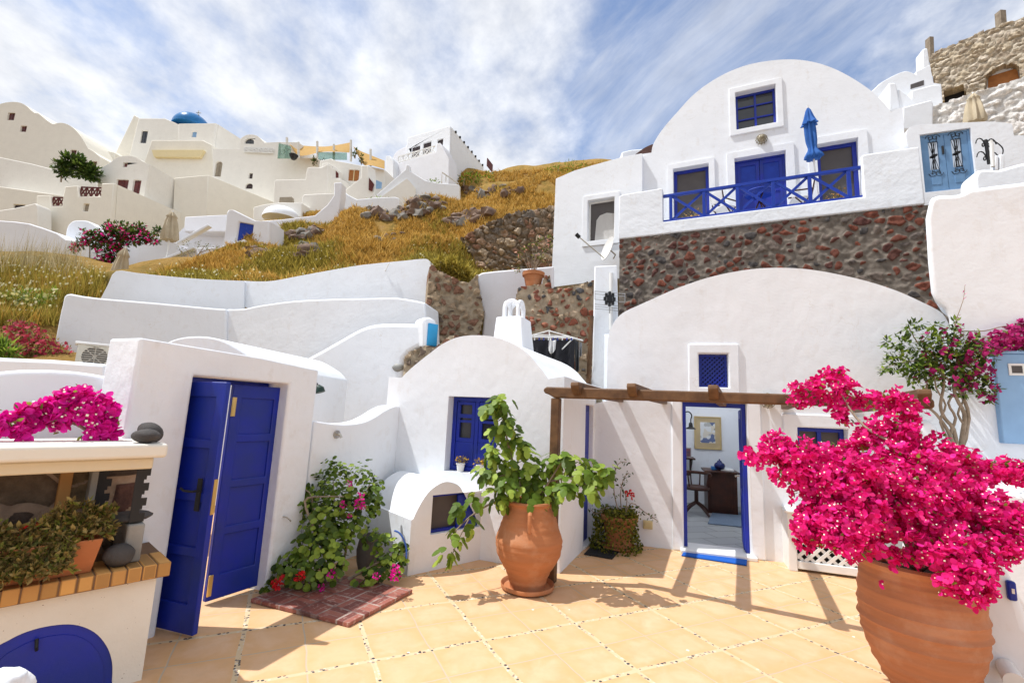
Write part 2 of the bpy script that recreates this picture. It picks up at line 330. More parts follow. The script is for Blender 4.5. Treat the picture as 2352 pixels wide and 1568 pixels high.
# hillside: a sheet through measured points
CP = [(350, 628, 15), (500, 640, 14.5), (650, 645, 14.2), (800, 625, 14), (990, 598, 14), (1060, 640, 13.5), (430, 600, 19), (560, 590, 20), (700, 585, 20), (850, 560, 20), (1000, 548, 21), (1100, 640, 17), (1180, 645, 18), (1060, 628, 17.5), (1250, 645, 18), (1010, 602, 17.5), (1150, 489, 23.5), (1270, 470, 24),
      (560, 562, 26), (700, 520, 32), (830, 490, 34), (1000, 470, 36), (1150, 440, 40), (1270, 425, 40), (580, 538, 28), (650, 520, 36), (730, 492, 40), (830, 472, 44), (930, 434, 50), (1060, 404, 54), (1200, 402, 56), (1300, 398, 54), (1360, 394, 52), (1450, 418, 52), (1700, 455, 55),
      (250, 645, 16), (180, 665, 15), (100, 640, 17), (30, 640, 17), (500, 602, 24), (540, 574, 26.5), (450, 616, 22), (400, 624, 20), (590, 562, 27.5), (520, 590, 27), (470, 600, 26), (350, 632, 24), (0, 700, 13), (100, 740, 11), (60, 800, 9.6), (150, 812, 9.6), (0, 830, 8.7), (-200, 800, 9), (-300, 640, 16), (0, 605, 24), (200, 605, 24), (300, 632, 20), (100, 605, 34), (300, 600, 36), (480, 578, 36), (640, 545, 42), (800, 498, 46), (-300, 560, 36)]
PTS = [at(*c) for c in CP]
PTS += [Vector(p) for p in ((-6, 7, -.5), (-2, 7.5, -.5), (0, 9, -.5), (2, 9, -.6), (4, 9, -.6), (6, 9, -.6), (2, 12, -.6), (5, 12, -.6), (8, 12, -.6), (3.5, 10.5, -.6), (0, 11, .5), (-3, 10.5, .5), (-6, 9.5, 1.0), (-4, 12, 1.5), (12, 12, -.6), (7, 15, 2), (12, 18, 5), (16, 16, 3), (9, 20, 6), (30, 60, 17), (0, 78, 16), (-45, 78, 13), (-25, 70, 13), (-45, 50, 13), (-28, 58, 14), (30, 30, 10), (-40, 20, 5), (-20, 8, 1))]
_pa = np.array([p[:] for p in PTS])
def hillz(x, y):
    d = (_pa[:, 0] - x) ** 2 + (_pa[:, 1] - y) ** 2 + .05; w = d ** -1.9
    z = float((w * _pa[:, 2]).sum() / w.sum())
    return z + .10 * noise.noise((x * .9, y * .9, 0)) * min(1, y / 18) + (.06 + .003 * y) * noise.noise((x * .3, y * .3, 3))
def hillmat():
    m, t, b = newmat('dry_hillside'); o = nd(t, 'ShaderNodeTexCoord').outputs['Object']
    a = noi(t, o, .35, 5); c = noi(t, o, 1.8, 7, .65)
    col = ramp(t, mth(t, 'ADD', mth(t, 'MULTIPLY', a, .5), mth(t, 'MULTIPLY', c, .5)), [(.3, (.13, .10, .035)), (.42, (.24, .17, .045)), (.52, (.36, .22, .06)), (.62, (.40, .25, .09)), (.72, (.26, .15, .10))])
    t.links.new(col, b.inputs['Base Color']); b.inputs['Roughness'].default_value = .95; b.inputs['Specular IOR Level'].default_value = .1
    setbump(t, b, noi(t, o, 3, 9, .75), .9, .25); return m
nx, ny = 200, 170; xs_ = np.linspace(-48, 40, nx); ys_ = 7.2 + 78 * np.linspace(0, 1, ny) ** 1.5
VV = [(x, y, hillz(x, y)) for y in ys_ for x in xs_]; FF = [(j * nx + i, j * nx + i + 1, (j + 1) * nx + i + 1, (j + 1) * nx + i) for j in range(ny - 1) for i in range(nx - 1)]
pyobj('hillside', VV, FF, hillmat(), kind='structure', ang=180)

# ---------------------------------------------------------------- rubble masonry with real relief
def rubmat(name, stones, mortar):
    m, t, b = newmat(name); o = nd(t, 'ShaderNodeTexCoord').outputs['Object']
    tone = nd(t, 'ShaderNodeAttribute', attribute_name='tone').outputs['Fac']; edge = nd(t, 'ShaderNodeAttribute', attribute_name='edge').outputs['Fac']
    n = noi(t, o, 14, 6, .65)
    k = len(stones); col = ramp(t, tone, [(i / k, s) for i, s in enumerate(stones)], 'CONSTANT')
    col = mixc_(t, 1.0, col, mixc_(t, mrange(t, n, .3, .7), (.6, .6, .6), (1.35, 1.3, 1.25)), 'MULTIPLY')
    mo = mixc_(t, mrange(t, noi(t, o, 5, 6, .6), .35, .65), mortar, tuple(x * .6 for x in mortar))
    col = mixc_(t, mrange(t, edge, .3, .5), mo, col)
    t.links.new(col, b.inputs['Base Color']); b.inputs['Roughness'].default_value = .92; b.inputs['Specular IOR Level'].default_value = .15
    setbump(t, b, noi(t, o, 35, 7, .7), .7, .02); return m
RUBRED = rubmat('red_lava_rubble', [(.15, .058, .042), (.13, .11, .10), (.18, .065, .045), (.12, .055, .045), (.16, .06, .042), (.075, .07, .07), (.17, .14, .12), (.10, .046, .04), (.20, .07, .046)], (.235, .20, .165))
RUBTAN = rubmat('tan_rubble', [(.23, .13, .09), (.33, .25, .17), (.16, .125, .10), (.36, .28, .19), (.22, .12, .08), (.38, .30, .21)], (.42, .34, .24))
RUBMIX = rubmat('mixed_rubble', [(.30, .11, .07), (.28, .10, .065), (.10, .10, .105), (.46, .36, .25), (.33, .14, .09), (.44, .35, .25), (.25, .10, .07)], (.52, .42, .30))
RUBPALE = rubmat('pale_rubble', [(.52, .45, .34), (.42, .35, .26), (.58, .52, .42), (.36, .30, .23), (.60, .54, .45)], (.50, .43, .33))
RUBDARK = rubmat('dark_rubble', [(.13, .09, .06), (.09, .07, .06), (.20, .15, .09), (.12, .065, .055), (.16, .12, .085)], (.52, .38, .28))
RUBHILL = rubmat('hill_rubble', [(.27, .16, .11), (.22, .18, .14), (.34, .24, .17), (.16, .14, .12), (.42, .34, .25)], (.28, .21, .14))
def rubble(name, pl, outline, mat, parent=None, step=.03, cell=.22, amp=.05, mort=.16, thick=.4, rough=.02, asp=1.35, d0=0, seed=1, local=False, **k):
    o = outline if local else [pl.sz(*p) for p in outline]
    o = np.array(o); s0, z0 = o.min(0); s1, z1 = o.max(0); ns, nz = int((s1 - s0) / step) + 2, int((z1 - z0) / step) + 2
    rs = np.random.RandomState(seed); ss = s0 + np.arange(ns) * step; zz = z0 + np.arange(nz) * step; X, Z = np.meshgrid(ss, zz)
    inside = np.zeros(X.shape, bool); n = len(o)
    for i in range(n):
        (ax, ay), (bx, by) = o[i], o[(i + 1) % n]
        if ay == by: continue
        c = ((ay > Z) != (by > Z)) & (X < (bx - ax) * (Z - ay) / (by - ay) + ax); inside ^= c
    w = .35 * cell
    Xw = X + w * .5 * np.array([[noise.noise((x * 3 / cell * .33, z * 3 / cell * .33, 1)) for x in ss] for z in zz]); Zw = Z + w * .5 * np.array([[noise.noise((x / cell, z / cell, 9)) for x in ss] for z in zz])
    gx, gz = int((s1 - s0) / (cell * asp)) + 4, int((z1 - z0) / cell) + 4
    q = np.array([(s0 + (i - 1.5 + .5 * (j % 2) + rs.uniform(-.5, .5)) * cell * asp, z0 + (j - 1.5 + rs.uniform(-.5, .5)) * cell) for j in range(gz) for i in range(gx)])
    tone = rs.uniform(0, 1, len(q)); hh = rs.uniform(.3, 1, len(q)); big = rs.uniform(.0, mort * 2, len(q)); wgt = rs.uniform(.7, 1.45, len(q))
    d1 = np.full(X.shape, 9e9); d2 = d1.copy(); id1 = np.zeros(X.shape, int)
    for i, (qx, qz) in enumerate(q):
        d = np.hypot((Xw - qx) / asp, Zw - qz) / wgt[i]; nb = d < d1
        d2 = np.where(nb, d1, np.minimum(d2, d)); d1 = np.where(nb, d, d1); id1 = np.where(nb, i, id1)
    e = (d2 - d1) / cell; m_ = np.clip((e - big[id1]) / .16, 0, 1); e_ = m_ * m_ * (3 - 2 * m_)
    fine = np.array([[noise.noise((x * 9, z * 9, seed)) for x in ss] for z in zz]); dep = d0 - e_ * amp * hh[id1] - rough * fine
    idx = -np.ones(X.shape, int); bm = BM(); tl, el = [], []
    for j in range(nz):
        for i in range(ns):
            idx[j, i] = -1
    cells = inside[:-1, :-1] & inside[1:, 1:] & inside[1:, :-1] & inside[:-1, 1:]; use = np.zeros(X.shape, bool)
    use[:-1, :-1] |= cells; use[1:, 1:] |= cells; use[1:, :-1] |= cells; use[:-1, 1:] |= cells
    V = []; 
    for j in range(nz):
        for i in range(ns):
            if use[j, i]: idx[j, i] = len(V); V.append(pl.P((X[j, i], Z[j, i]), dep[j, i])); tl.append(tone[id1[j, i]]); el.append(e_[j, i])
    Fc = [(idx[j, i], idx[j, i + 1], idx[j + 1, i + 1], idx[j + 1, i]) for j in range(nz - 1) for i in range(ns - 1) if cells[j, i]]
    cnt = {}
    for f in Fc:
        for a, b in zip(f, f[1:] + f[:1]): cnt[(a, b)] = cnt.get((a, b), 0) + 1
    back = {}; nv = Vector((pl.n.x, pl.n.y, 0)) * thick
    def bk(i):
        if i not in back: back[i] = len(V); V.append(V[i] + nv); tl.append(tl[i]); el.append(el[i])
        return back[i]
    for (a, b) in list(cnt):
        if (b, a) not in cnt: Fc.append((b, a, bk(a), bk(b)))
    me = bpy.data.meshes.new(name); me.from_pydata([tuple(v) for v in V], [], Fc); me.update()
    for nm, arr in (('tone', tl), ('edge', el)):
        at_ = me.attributes.new(nm, 'FLOAT', 'POINT'); at_.data.foreach_set('value', np.array(arr, 'f'))
    return fin(name, me, mat, parent, ang=60, **k)

# ---------------------------------------------------------------- windows and doors shared by the houses
def window(pl, r, parent, fr=.05, depth=.12, mat=BLUE, pane=GLASS, shut=None, mull=1, bars=1, name='window'):
    s0, z0, s1, z1 = r; bm = BM()
    slab(bm, pl, rc(r, -.002), [rc(r, -fr)], depth, depth + .06); w = obj(name, bm, mat, parent, bev=.006)
    bm = BM()
    for k in range(1, mull + 1):
        s = s0 + (s1 - s0) * k / (mull + 1); pbox(bm, pl, s - fr * .45, z0 + fr, s + fr * .45, z1 - fr, depth + .012, depth + .052)
    for k in range(1, bars + 1):
        z = z0 + (z1 - z0) * k / (bars + 1); pbox(bm, pl, s0 + fr, z - fr * .3, s1 - fr, z + fr * .3, depth + .016, depth + .048)
    if mull or bars: obj('glazing_bar', bm, mat, w)
    bm = BM(); pbox(bm, pl, s0 + fr * .6, z0 + fr * .6, s1 - fr * .6, z1 - fr * .6, depth + .055, depth + .065); obj('pane', bm, pane, w)
    return w
def leafdoor(pl, r, mat, parent, name='door', panels=3, d=0, th=.045, glass=None):
    """A panelled door leaf; raised rails and stiles over a thinner field."""
    s0, z0, s1, z1 = r; m = min(.09, (s1 - s0) * .2); H = z1 - z0; holes = []; e = [z0 + .16, *[z0 + .16 + (H - .25) * k / panels for k in range(1, panels)], z1 - .09]
    for a, b in zip(e, e[1:]): holes.append([(s0 + m, a + .04), (s1 - m, a + .04), (s1 - m, b - .03), (s0 + m, b - .03)])
    dr = obj(name, slab(BM(), pl, rc(r), holes, d, d + th), mat, parent, bev=.008)
    bm = BM()
    for i, h in enumerate(holes):
        if glass and i >= panels - glass: continue
        slab(bm, pl, [(h[0][0] - .01, h[0][1] - .01), (h[1][0] + .01, h[1][1] - .01), (h[2][0] + .01, h[2][1] + .01), (h[3][0] - .01, h[3][1] + .01)], (), d + .018, d + th - .006)
    obj('door_panel', bm, mat, dr, bev=.01)
    return dr
# ================================================================ house with the open door (right) and its room
FA = Pl(G(1390, 1243), G(1810, 1292))
arch = smooth([(1395, 800), (1398, 769), (1408, 744), (1430, 719), (1478, 696), (1560, 660), (1640, 634), (1720, 619), (1790, 615), (1860, 619), (1930, 631), (2000, 648), (2060, 668), (2110, 690), (2165, 720), (2185, 760)], 4)
ol = [FA.sz(*p) for p in arch]; sR = ol[-1][0]; ol = [(-.19, -.1), (-.19, 1.9), (ol[0][0] - .005, 1.95)] + ol + [(sR + .6, 2.4), (sR + .6, -.1)]
house = thing('vaulted_house', FA.P((2.1, 0)), 'white vaulted house with an open blue door under the pergola', 'house')
rD = FA.rect(1569, 925, 1719, 1255); rD = (rD[0], .03, rD[2], rD[3]); rV = FA.rect(1605, 812, 1673, 889); rW = FA.rect(1834, 983, 1949, 1100); rL = (rD[0] - .95, -.02, rD[2] + .75, 2.75)
obj('wall', slab(BM(), FA, ol, [rc(rD), rc(rV), rc(rW)], 0, .32), WHITE, house, bev=.03, seg=3)
back = [(s, z if z > 0 else -.1) for s, z in ol]
obj('roof', slab(BM(), FA, back, [rc(rL)], .325, .8), WHITE, house)
bm = BM(); pbox(bm, FA, rL[0], 0, rL[2], 3.05, 3.75, 3.95); pbox(bm, FA, rL[0] - .2, 0, rL[0], 3.05, 0.805, 3.95); pbox(bm, FA, rL[2], 0, rL[2] + .2, 3.05, 0.805, 3.95); obj('room_wall', bm, WHITE, house)
m_, t_, b_ = newmat('added_diffuser'); t_.nodes.remove(b_); tr_ = nd(t_, 'ShaderNodeBsdfTranslucent'); tr_.inputs[0].default_value = (.95, .97, 1, 1); t_.links.new(tr_.outputs[0], t_.nodes['Material Output'].inputs[0])
bm = BM(); slab(bm, FA, [(rL[0] - .2, 3.06), (rL[2] + .2, 3.06), (rL[2] + .2, 3.08), (rL[0] - .2, 3.08)], (), 0.81, 3.95); obj('added_light_panel', bm, m_, house)  # unseen diffusing panel added behind the cut-back roof to brighten the room
def slabfloor():
    m, t, b = newmat('grey_floor_slabs'); o = nd(t, 'ShaderNodeTexCoord').outputs['Object']; mp_ = nd(t, 'ShaderNodeMapping', {'Vector': o, 'Rotation': (0, 0, -.28)}).outputs[0]
    br = nd(t, 'ShaderNodeTexBrick', {'Vector': mp_, 'Color1': (.42, .43, .43, 1), 'Color2': (.36, .37, .38, 1), 'Mortar': (.22, .22, .22, 1), 'Scale': 1.0, 'Mortar Size': .012, 'Brick Width': .55, 'Row Height': .33}); t.links.new(br.outputs[0], b.inputs[0]); b.inputs['Roughness'].default_value = .4; return m
bm = BM(); slab(bm, FA, [(rL[0], .005), (rL[2], .005), (rL[2], .03), (rL[0], .03)], (), .02, 3.75); obj('room_floor', bm, slabfloor(), house)
bm = BM(); slab(bm, FA, [(rD[0] - .05, .002), (rD[2] + .05, .002), (rD[2] + .05, .045), (rD[0] - .05, .045)], (), -.14, .30); obj('threshold', bm, WHITEP, house, bev=.008)
rS = FA.rect(1543, 912, 1751, 1200)
obj('door_surround', slab(BM(), FA, [(rS[0], 0), (rD[0] - .005, 0), (rD[0] - .005, rD[3] + .004), (rD[2] + .005, rD[3] + .004), (rD[2] + .005, 0), (rS[2], 0), (rS[2], rS[3]), (rS[0], rS[3])], (), -.035, .01), WHITE, house, bev=.018, seg=3)
# blue frame of the doorway, and the leaf folded back inside
obj('door_frame', slab(BM(), FA, [(rD[0] + .002, .046), (rD[0] + .05, .046), (rD[0] + .05, rD[3] - .06), (rD[2] - .05, rD[3] - .06), (rD[2] - .05, .046), (rD[2] - .002, .046), (rD[2] - .002, rD[3] - .002), (rD[0] + .002, rD[3] - .002)], (), .05, .13), BLUE, house, bev=.006)
h0 = FA.P((rD[2] - .06, 0), .14); LP = Pl(h0, h0 + Vector((FA.n.x * .97 - .0 * FA.t.x, FA.n.y * .97, 0)) + Vector((FA.t.x, FA.t.y, 0)) * .14)
df = leafdoor(LP, (0, .06, .62, rD[3] - .08), BLUE, house, d=0, panels=3)
bm = BM(); bar(bm, LP.P((.56, .95), -.01), LP.P((.56, .95), -.06), .02); bar(bm, LP.P((.57, .95), -.06), LP.P((.45, .95), -.06), .018); obj('handle', bm, STEEL, df)
def surround(pl, r, par, m=.11, bot=True, pr=.03, ins=.004, name='window_surround'):
    o = rc(r, m) if bot else [(r[0] - m, r[1]), (r[2] + m, r[1]), (r[2] + m, r[3] + m), (r[0] - m, r[3] + m)]
    return obj(name, slab(BM(), pl, o, [rc(r, ins)], -pr, .02), WHITE, par, bev=.015, seg=3)
surround(FA, rV, house, .135); surround(FA, rW, house, .17)
wv = window(FA, rV, house, .035, .09, mull=0, bars=0, pane=DARK)
# diamond lattice in the little vent window
bm = BM(); s0, z0, s1, z1 = rV; stp = .062
def clipseg(s, z, ds, dz):
    t0, t1 = -9, 9
    for p, d, a, b in ((s, ds, s0, s1), (z, dz, z0, z1)):
        ta, tb = (a - p) / d, (b - p) / d; t0, t1 = max(t0, min(ta, tb)), min(t1, max(ta, tb))
    return (t0, t1) if t1 > t0 + .02 else None
for k in range(-16, 17):
    for sg, dd in ((1, .105), (-1, .117)):
        c = clipseg((s0 + s1) / 2 + k * stp, (z0 + z1) / 2, .7071, .7071 * sg)
        if c: bar(bm, FA.P(((s0 + s1) / 2 + k * stp + c[0] * .7071, (z0 + z1) / 2 + c[0] * .7071 * sg), dd), FA.P(((s0 + s1) / 2 + k * stp + c[1] * .7071, (z0 + z1) / 2 + c[1] * .7071 * sg), dd), .024, .01, up=(FA.n.x, FA.n.y, 0))
obj('lattice', bm, BLUE, wv)
window(FA, rW, house, .05, .10, mull=1, bars=0, pane=SCREEN)

# ================================================================ middle house
MA = Pl(G(1103.6, 1285), G(1285, 1317)); c0, c1 = G(1285, 1317), G(1340, 1262); md = (c1 - c0).normalized(); mdir = (md.x, md.y)
sE = MA.sz(1285, 1317)[0]
top = cvl(5, [(205, 915), (260, 860), (330, 800), (420, 730), (500, 670), (600, 622), (700, 603), (800, 603), (900, 615), (1000, 650), (1080, 692), (1150, 750), (1200, 810), (1250, 870), (1285, 920)])
tp = [MA.sz(*p) for p in smooth(top, 3)]; zl, zr = tp[0][1] + .01, tp[-1][1] + .03
MH = thing('arched_cottage', MA.P((0, 0)), 'small white barrel-roofed cottage with a blue window behind the fig pot', 'house')
mo = [(MA.sz(893, 868)[0], -.1), (MA.sz(893, 868)[0], zl)] + tp + [(sE, zr), (sE, -.1)]
rM = MA.rect(1025, 911, 1141, 1087)
obj('wall', slab(BM(), MA, mo, [rc(rM)], 0, .30, mdir), WHITE, MH, bev=.022, seg=3)
mo2 = [(s if s < sE - .01 else sE - .33, z) for s, z in mo]
obj('roof', slab(BM(), MA, mo2, (), .303, 2.2, mdir), WHITE, MH)
SW = Pl(c0, c1); a0, a1 = SW.sz(1340, 1262)[0], SW.sz(1388, 1240)[0]; zt = SW.sz(1362, 931)[1]; a1 = a0 + .48
ow = SW.n if SW.n.x < 0 else -SW.n
def sw(bm, o, holes, d0, d1):
    def P(s, z, d): p = SW.a + SW.t * s + ow * d; return Vector((p.x, p.y, z))
    return ext(bm, o, holes, P, d0, d1)
rB = (a0, .03, a1, zt)
obj('side_wall', sw(BM(), [(.295, -.1), (2.2, -.1), (2.2, zr), (.295, zr)], [rc(rB)], .001, .328), WHITE, MH, bev=.015, seg=2)
bd = obj('door', sw(BM(), rc(rB, -.004), (), .07, .13), BLUE, MH); bm = BM()
for k in range(3): sw(bm, [(a0 + .08, .15 + k * .58), (a1 - .08, .15 + k * .58), (a1 - .08, .62 + k * .58), (a0 + .08, .62 + k * .58)], (), .06, .08)
obj('door_panel', bm, BLUE, bd, bev=.01)
bm = BM(); sw(bm, [(a0 + .005, .004), (a1 - .005, .004), (a1 - .005, .035), (a0 + .005, .035)], (), -.02, .07); obj('threshold', bm, WHITEP, MH, bev=.006)
# blue window: frame, two casements with timber lower panels
wn_ = window(MA, rM, MH, .055, .13, mull=1, bars=2); s0, z0, s1, z1 = rM; bm = BM()
for s_ in (0, 1):
    a, b = (s0 + .06, (s0 + s1) / 2 - .03) if s_ == 0 else ((s0 + s1) / 2 + .03, s1 - .06)
    pbox(bm, MA, a, z0 + .06, b, z0 + .36, .14, .18); slab(bm, MA, [(a, z0 + .36), (b, z0 + .36), (b, z1 - .06), (a, z1 - .06)], [[(a + .045, z0 + .41), (b - .045, z0 + .41), (b - .045, z0 + .66), (a + .045, z0 + .66)], [(a + .045, z0 + .71), (b - .045, z0 + .71), (b - .045, z1 - .10), (a + .045, z1 - .10)]], .14, .178)
obj('casement', bm, BLUE, wn_, bev=.006)
# chimney with its crossed arches
CH = MA.off(.95); chb = [CH.sz(*p) for p in cvl(5, [(862, 640), (890, 458), (1078, 453), (1110, 690)])]
cw0, cw1 = chb[0][0], chb[3][0]; ct0, ct1 = chb[1][0], chb[2][0]; ctz = (chb[1][1] + chb[2][1]) / 2; cz0 = chb[3][1] - .25
def frustum(bm, pl, b0, b1, zb, t0, t1, zt_, d0, d1, e0, e1):
    v = [bm.verts.new(pl.P((s, z), d)) for s, z, d in ((b0, zb, d0), (b1, zb, d0), (b1, zb, d1), (b0, zb, d1), (t0, zt_, e0), (t1, zt_, e0), (t1, zt_, e1), (t0, zt_, e1))]
    for f in ((0, 1, 2, 3), (4, 5, 6, 7), (0, 1, 5, 4), (1, 2, 6, 5), (2, 3, 7, 6), (3, 0, 4, 7)): bm.faces.new([v[i] for i in f])
wch = cw1 - cw0; wt = ct1 - ct0; e0 = (wch - wt) / 2
cmy = obj('chimney', (lambda b: (frustum(b, CH, cw0, cw1, cz0, ct0, ct1, ctz, 0, wch, e0, e0 + wt), b)[1])(BM()), WHITE, MH, bev=.02, seg=3)
bm = BM(); r_ = wt * .34; hgt = r_ * 1.1
def archsheet(bm, f, c, th_):
    o = [(c - r_, 0), (c - r_, hgt)] + [(c - r_ * math.cos(a), hgt + r_ * math.sin(a)) for a in np.linspace(.2, PI - .2, 9)] + [(c + r_, hgt), (c + r_, 0)]
    i_ = r_ * .58; h = [(c - i_, .02), (c + i_, .02), (c + i_, hgt)] + [(c + i_ * math.cos(a), hgt + i_ * math.sin(a)) for a in np.linspace(.2, PI - .2, 7)] + [(c - i_, hgt)]
    ext(bm, o, [h], f, 0, th_)
cm = (ct0 + ct1) / 2; dm = e0 + wt / 2
for q in (-1, 1):
    archsheet(bm, lambda s, z, d, q=q: CH.P((s, ctz + z), dm + q * r_ * .95 + (d if q < 0 else -d)), cm, .05)
    archsheet(bm, lambda s, z, d, q=q: CH.P((cm + q * r_ * .95 + (d if q < 0 else -d), ctz + z), dm + s - cm), cm, .05)
obj('chimney_cap', bm, WHITE, cmy, bev=.008)

# little vaulted oven porch in front of the cottage
VA = Pl(G(937, 1322), G(1100, 1285)); vp = cvl(6, [(205, 862), (235, 855), (260, 800), (300, 730), (340, 682), (390, 647), (430, 635), (480, 645), (512, 668), (530, 700)])
vo = [VA.sz(*p) for p in smooth(vp[1:], 3)]; v0 = VA.sz(937, 1300)[0]; sv1 = VA.sz(1106, 1200)[0]
vo = [(v0, -.05), (v0, VA.sz(*vp[0])[1])] + vo + [(sv1, vo[-1][1] - .02), (sv1, -.05)]
MV = thing('vaulted_nook', VA.P((.5, 0)), 'low white barrel-vaulted nook with a small blue hatch, beside the geraniums', 'vault')
rH = VA.rect(*cv1(6)(345, 702), *cv1(6)(632, 922)); hm = VA.sz(*cv1(6)(505, 800))[0]
obj('wall', slab(BM(), VA, vo, [rc(rH)], 0, .16), WHITE, MV, bev=.02, seg=3); obj('vault', slab(BM(), VA, vo, (), .163, 1.0), WHITE, MV)
wh = window(VA, rH, MV, .03, .05, mull=0, bars=0, pane=SCREEN); obj('shutter', slab(BM(), VA, [(hm, rH[1] + .03), (rH[2] - .03, rH[1] + .03), (rH[2] - .03, rH[3] - .03), (hm, rH[3] - .03)], (), .03, .06), BLUE, wh, bev=.006)

# ================================================================ gate wall with the blue double door
GA = Pl(G(335, 1468), G(600, 1362)); g0, gz0 = GA.sz(322, 775); g1, gz1 = GA.sz(733, 850)
dl, dlz = GA.sz(447, 858); dr_, drz = GA.sz(665, 884); dz = (dlz + drz) / 2; rG = (dl, -.02, dr_, dz)
GW = thing('gate_wall', GA.P((.6, 0)), 'thick white garden wall framing the tall blue double door', 'wall')
obj('wall', slab(BM(), GA, [(g0, -.1), (g1, -.1), (g1, gz1), (g1 * .5, (gz0 + gz1) / 2 + .012), (g0, gz0)], [rc(rG)], 0, .36), ROUGHW, GW, bev=.022, seg=3)
q0, q1 = G(470, 1392), G(592, 1352); RL_ = Pl(q0, q1); wR = (Vector(q1) - Vector(q0)).length
dR = leafdoor(RL_, (0, .03, wR + .03, dz - .04), BLUE, GW, panels=4)
bm = BM()
for z in (dz - .24, .16): box(bm, RL_.P((.015, z), -.012), (.035, .014, .17), Matrix.Rotation(math.atan2(RL_.t.y, RL_.t.x), 3, 'Z'))
obj('hinge', bm, BRASS, dR, bev=.003)
bm = BM(); pbox(bm, GA, dl, dz - .045, dr_, dz - .003, .27, .34); pbox(bm, GA, dr_ - .05, 0, dr_ - .002, dz - .045, .27, .34); pbox(bm, GA, dl + .002, 0, dl + .04, dz - .045, .27, .34); obj('door_frame', bm, BLUE, GW, bev=.005)
hp = GA.P((dl + .03, 0), .28); ep = G(440, 1468); LL = Pl(hp, ep); wL = (Vector(ep) - Vector(hp)).length
if LL.n.y < 0: LL.n = -LL.n
dL = leafdoor(LL, (0, .02, wL, dz - .045), BLUE, GW, panels=4)
bm = BM(); pbox(bm, LL, wL - .14, .88, wL - .10, 1.12, -.012, -.001); tube(bm, [LL.P((wL - .12, 1.03), -.01), LL.P((wL - .12, 1.03), -.06), LL.P((wL - .20, 1.03), -.065), LL.P((wL - .24, 1.045), -.06)], .009); obj('handle', bm, IRON, dL)
bm = BM(); slab(bm, LL, [(wL + .001, .86), (wL + .004, .86), (wL + .004, 1.12), (wL + .001, 1.12)], (), .008, .04); obj('lock_plate', bm, BRASS, dL)

# ================================================================ courtyard walls stepping up behind
def courtwall(name, pl, px_, label, th_=.3, bev=.05, mat=WHITE, down=0, **k): return wall(name, pl, px_, mat, d1=th_, bev=bev, seg=3, label=label, cat='wall', down=None, **k)
pA = GA.P((g1 - .02, 0), .05); pB = MA.px(917, 940); pB.z = 0; T0 = Pl(pA, pB)
tpx = smooth([(722, 966), (760, 972), (800, 974), (835, 969), (862, 957), (885, 942), (905, 933), (919, 932)], 4)
o = [T0.sz(*p) for p in tpx]; obj('parapet_wall', slab(BM(), T0, [(o[0][0] - .0, -.1)] + o + [(o[-1][0], -.1)], (), 0, .26), WHITE, bev=.09, seg=4, label='low white parapet with a swooping rounded top behind the geraniums', cat='wall')
T1 = Pl.uY(680, 9.1, 980, 8.6); p = smooth([(640, 852), (680, 836), (705, 822), (740, 803), (775, 783), (810, 763), (838, 750), (870, 743), (920, 742), (972, 744)], 4) + [(979, 750), (980, 790), (960, 797), (940, 808), (926, 823), (924, 900), (924, 1200), (640, 1200)]
courtwall('terrace_wall', T1, p, 'white wall with a sloping rounded coping sweeping up above the cottage', .32, .08)
f13, f2 = cv1(13), cv1(2)
def bentwall(top, left, vb, ub, Ys, th_, label):
    """A garden wall in two straight lengths that meet at a bend."""
    A, B = Pl.uY(140, Ys[0], ub, Ys[1]), Pl.uY(ub, Ys[1], 980, Ys[2]); top = smooth(top, 3); i = next(k for k, p in enumerate(top) if p[0] > ub and k > 8); p, q = top[i - 1], top[i]; vt = p[1] + (q[1] - p[1]) * (ub - p[0]) / (q[0] - p[0]); bm = BM()
    slab(bm, A, [A.sz(*x) for x in left + top[:i] + [(ub, vt), (ub, vb)]], (), 0, th_); slab(bm, B, [B.sz(*x) for x in [(ub, vb), (ub, vt)] + top[i:] + [(983, vb)]], (), 0, th_)
    obj('terrace_wall', bm, WHITE, bev=.05, seg=3, label=label, cat='wall'); return B
bentwall([f13(400, 650), f13(430, 490), f13(455, 380), f13(485, 298), f13(600, 311), f13(735, 328), f13(1000, 350), f13(1250, 372), f13(1450, 391), f13(1650, 407), f13(1790, 404), f2(150, 1497), f2(400, 1464), f2(700, 1449), f2(1000, 1443), f2(1130, 1440), f2(1250, 1455), f2(1362, 1478)], [f13(530, 740)], 870, 520, (9.9, 10.4, 9.6), .9, 'middle tier of the white stepped garden walls, with a wavy top')
T3 = bentwall([f13(735, 340), f13(790, 235), f13(850, 131), f13(1000, 143), f13(1200, 165), f13(1500, 190), f13(1790, 202), f2(130, 1323), f2(250, 1318), f2(450, 1280), f2(700, 1235), f2(900, 1202), f2(1200, 1172), f2(1340, 1158), f2(1385, 1166), f2(1402, 1200), f2(1402, 1300), f2(1424, 1440)], [(300, 760)], 760, 560, (11.4, 12.1, 11.3), .9, 'topmost tier of the white stepped garden walls, against the grassy slope')
bm = BM(); q = T3.px(*f2(1070, 1250), -.02); tube(bm, [q, q + Vector((.06, -.06, .12)), q + Vector((.1, -.05, .2))], .018); obj('spout', bm, WHITEP, label='thin white drain spout on the topmost garden wall', cat='spout')
SV = Pl.uY(390, 5.5, 572, 5.7); p = smooth([f13(1180, 680), f13(1250, 642), f13(1320, 620), f13(1400, 610), f13(1480, 609), f13(1560, 618), f13(1650, 645), f13(1750, 700), f13(1840, 760), f13(1900, 830)], 3)
o = [SV.sz(*q) for q in p]; obj('vault_roof', slab(BM(), SV, [(o[0][0], .5)] + o + [(o[-1][0], .5)], (), 0, 2.4, (.12, .99)), WHITE, bev=.02, label='low white barrel roof rising just behind the gate wall', cat='roof')
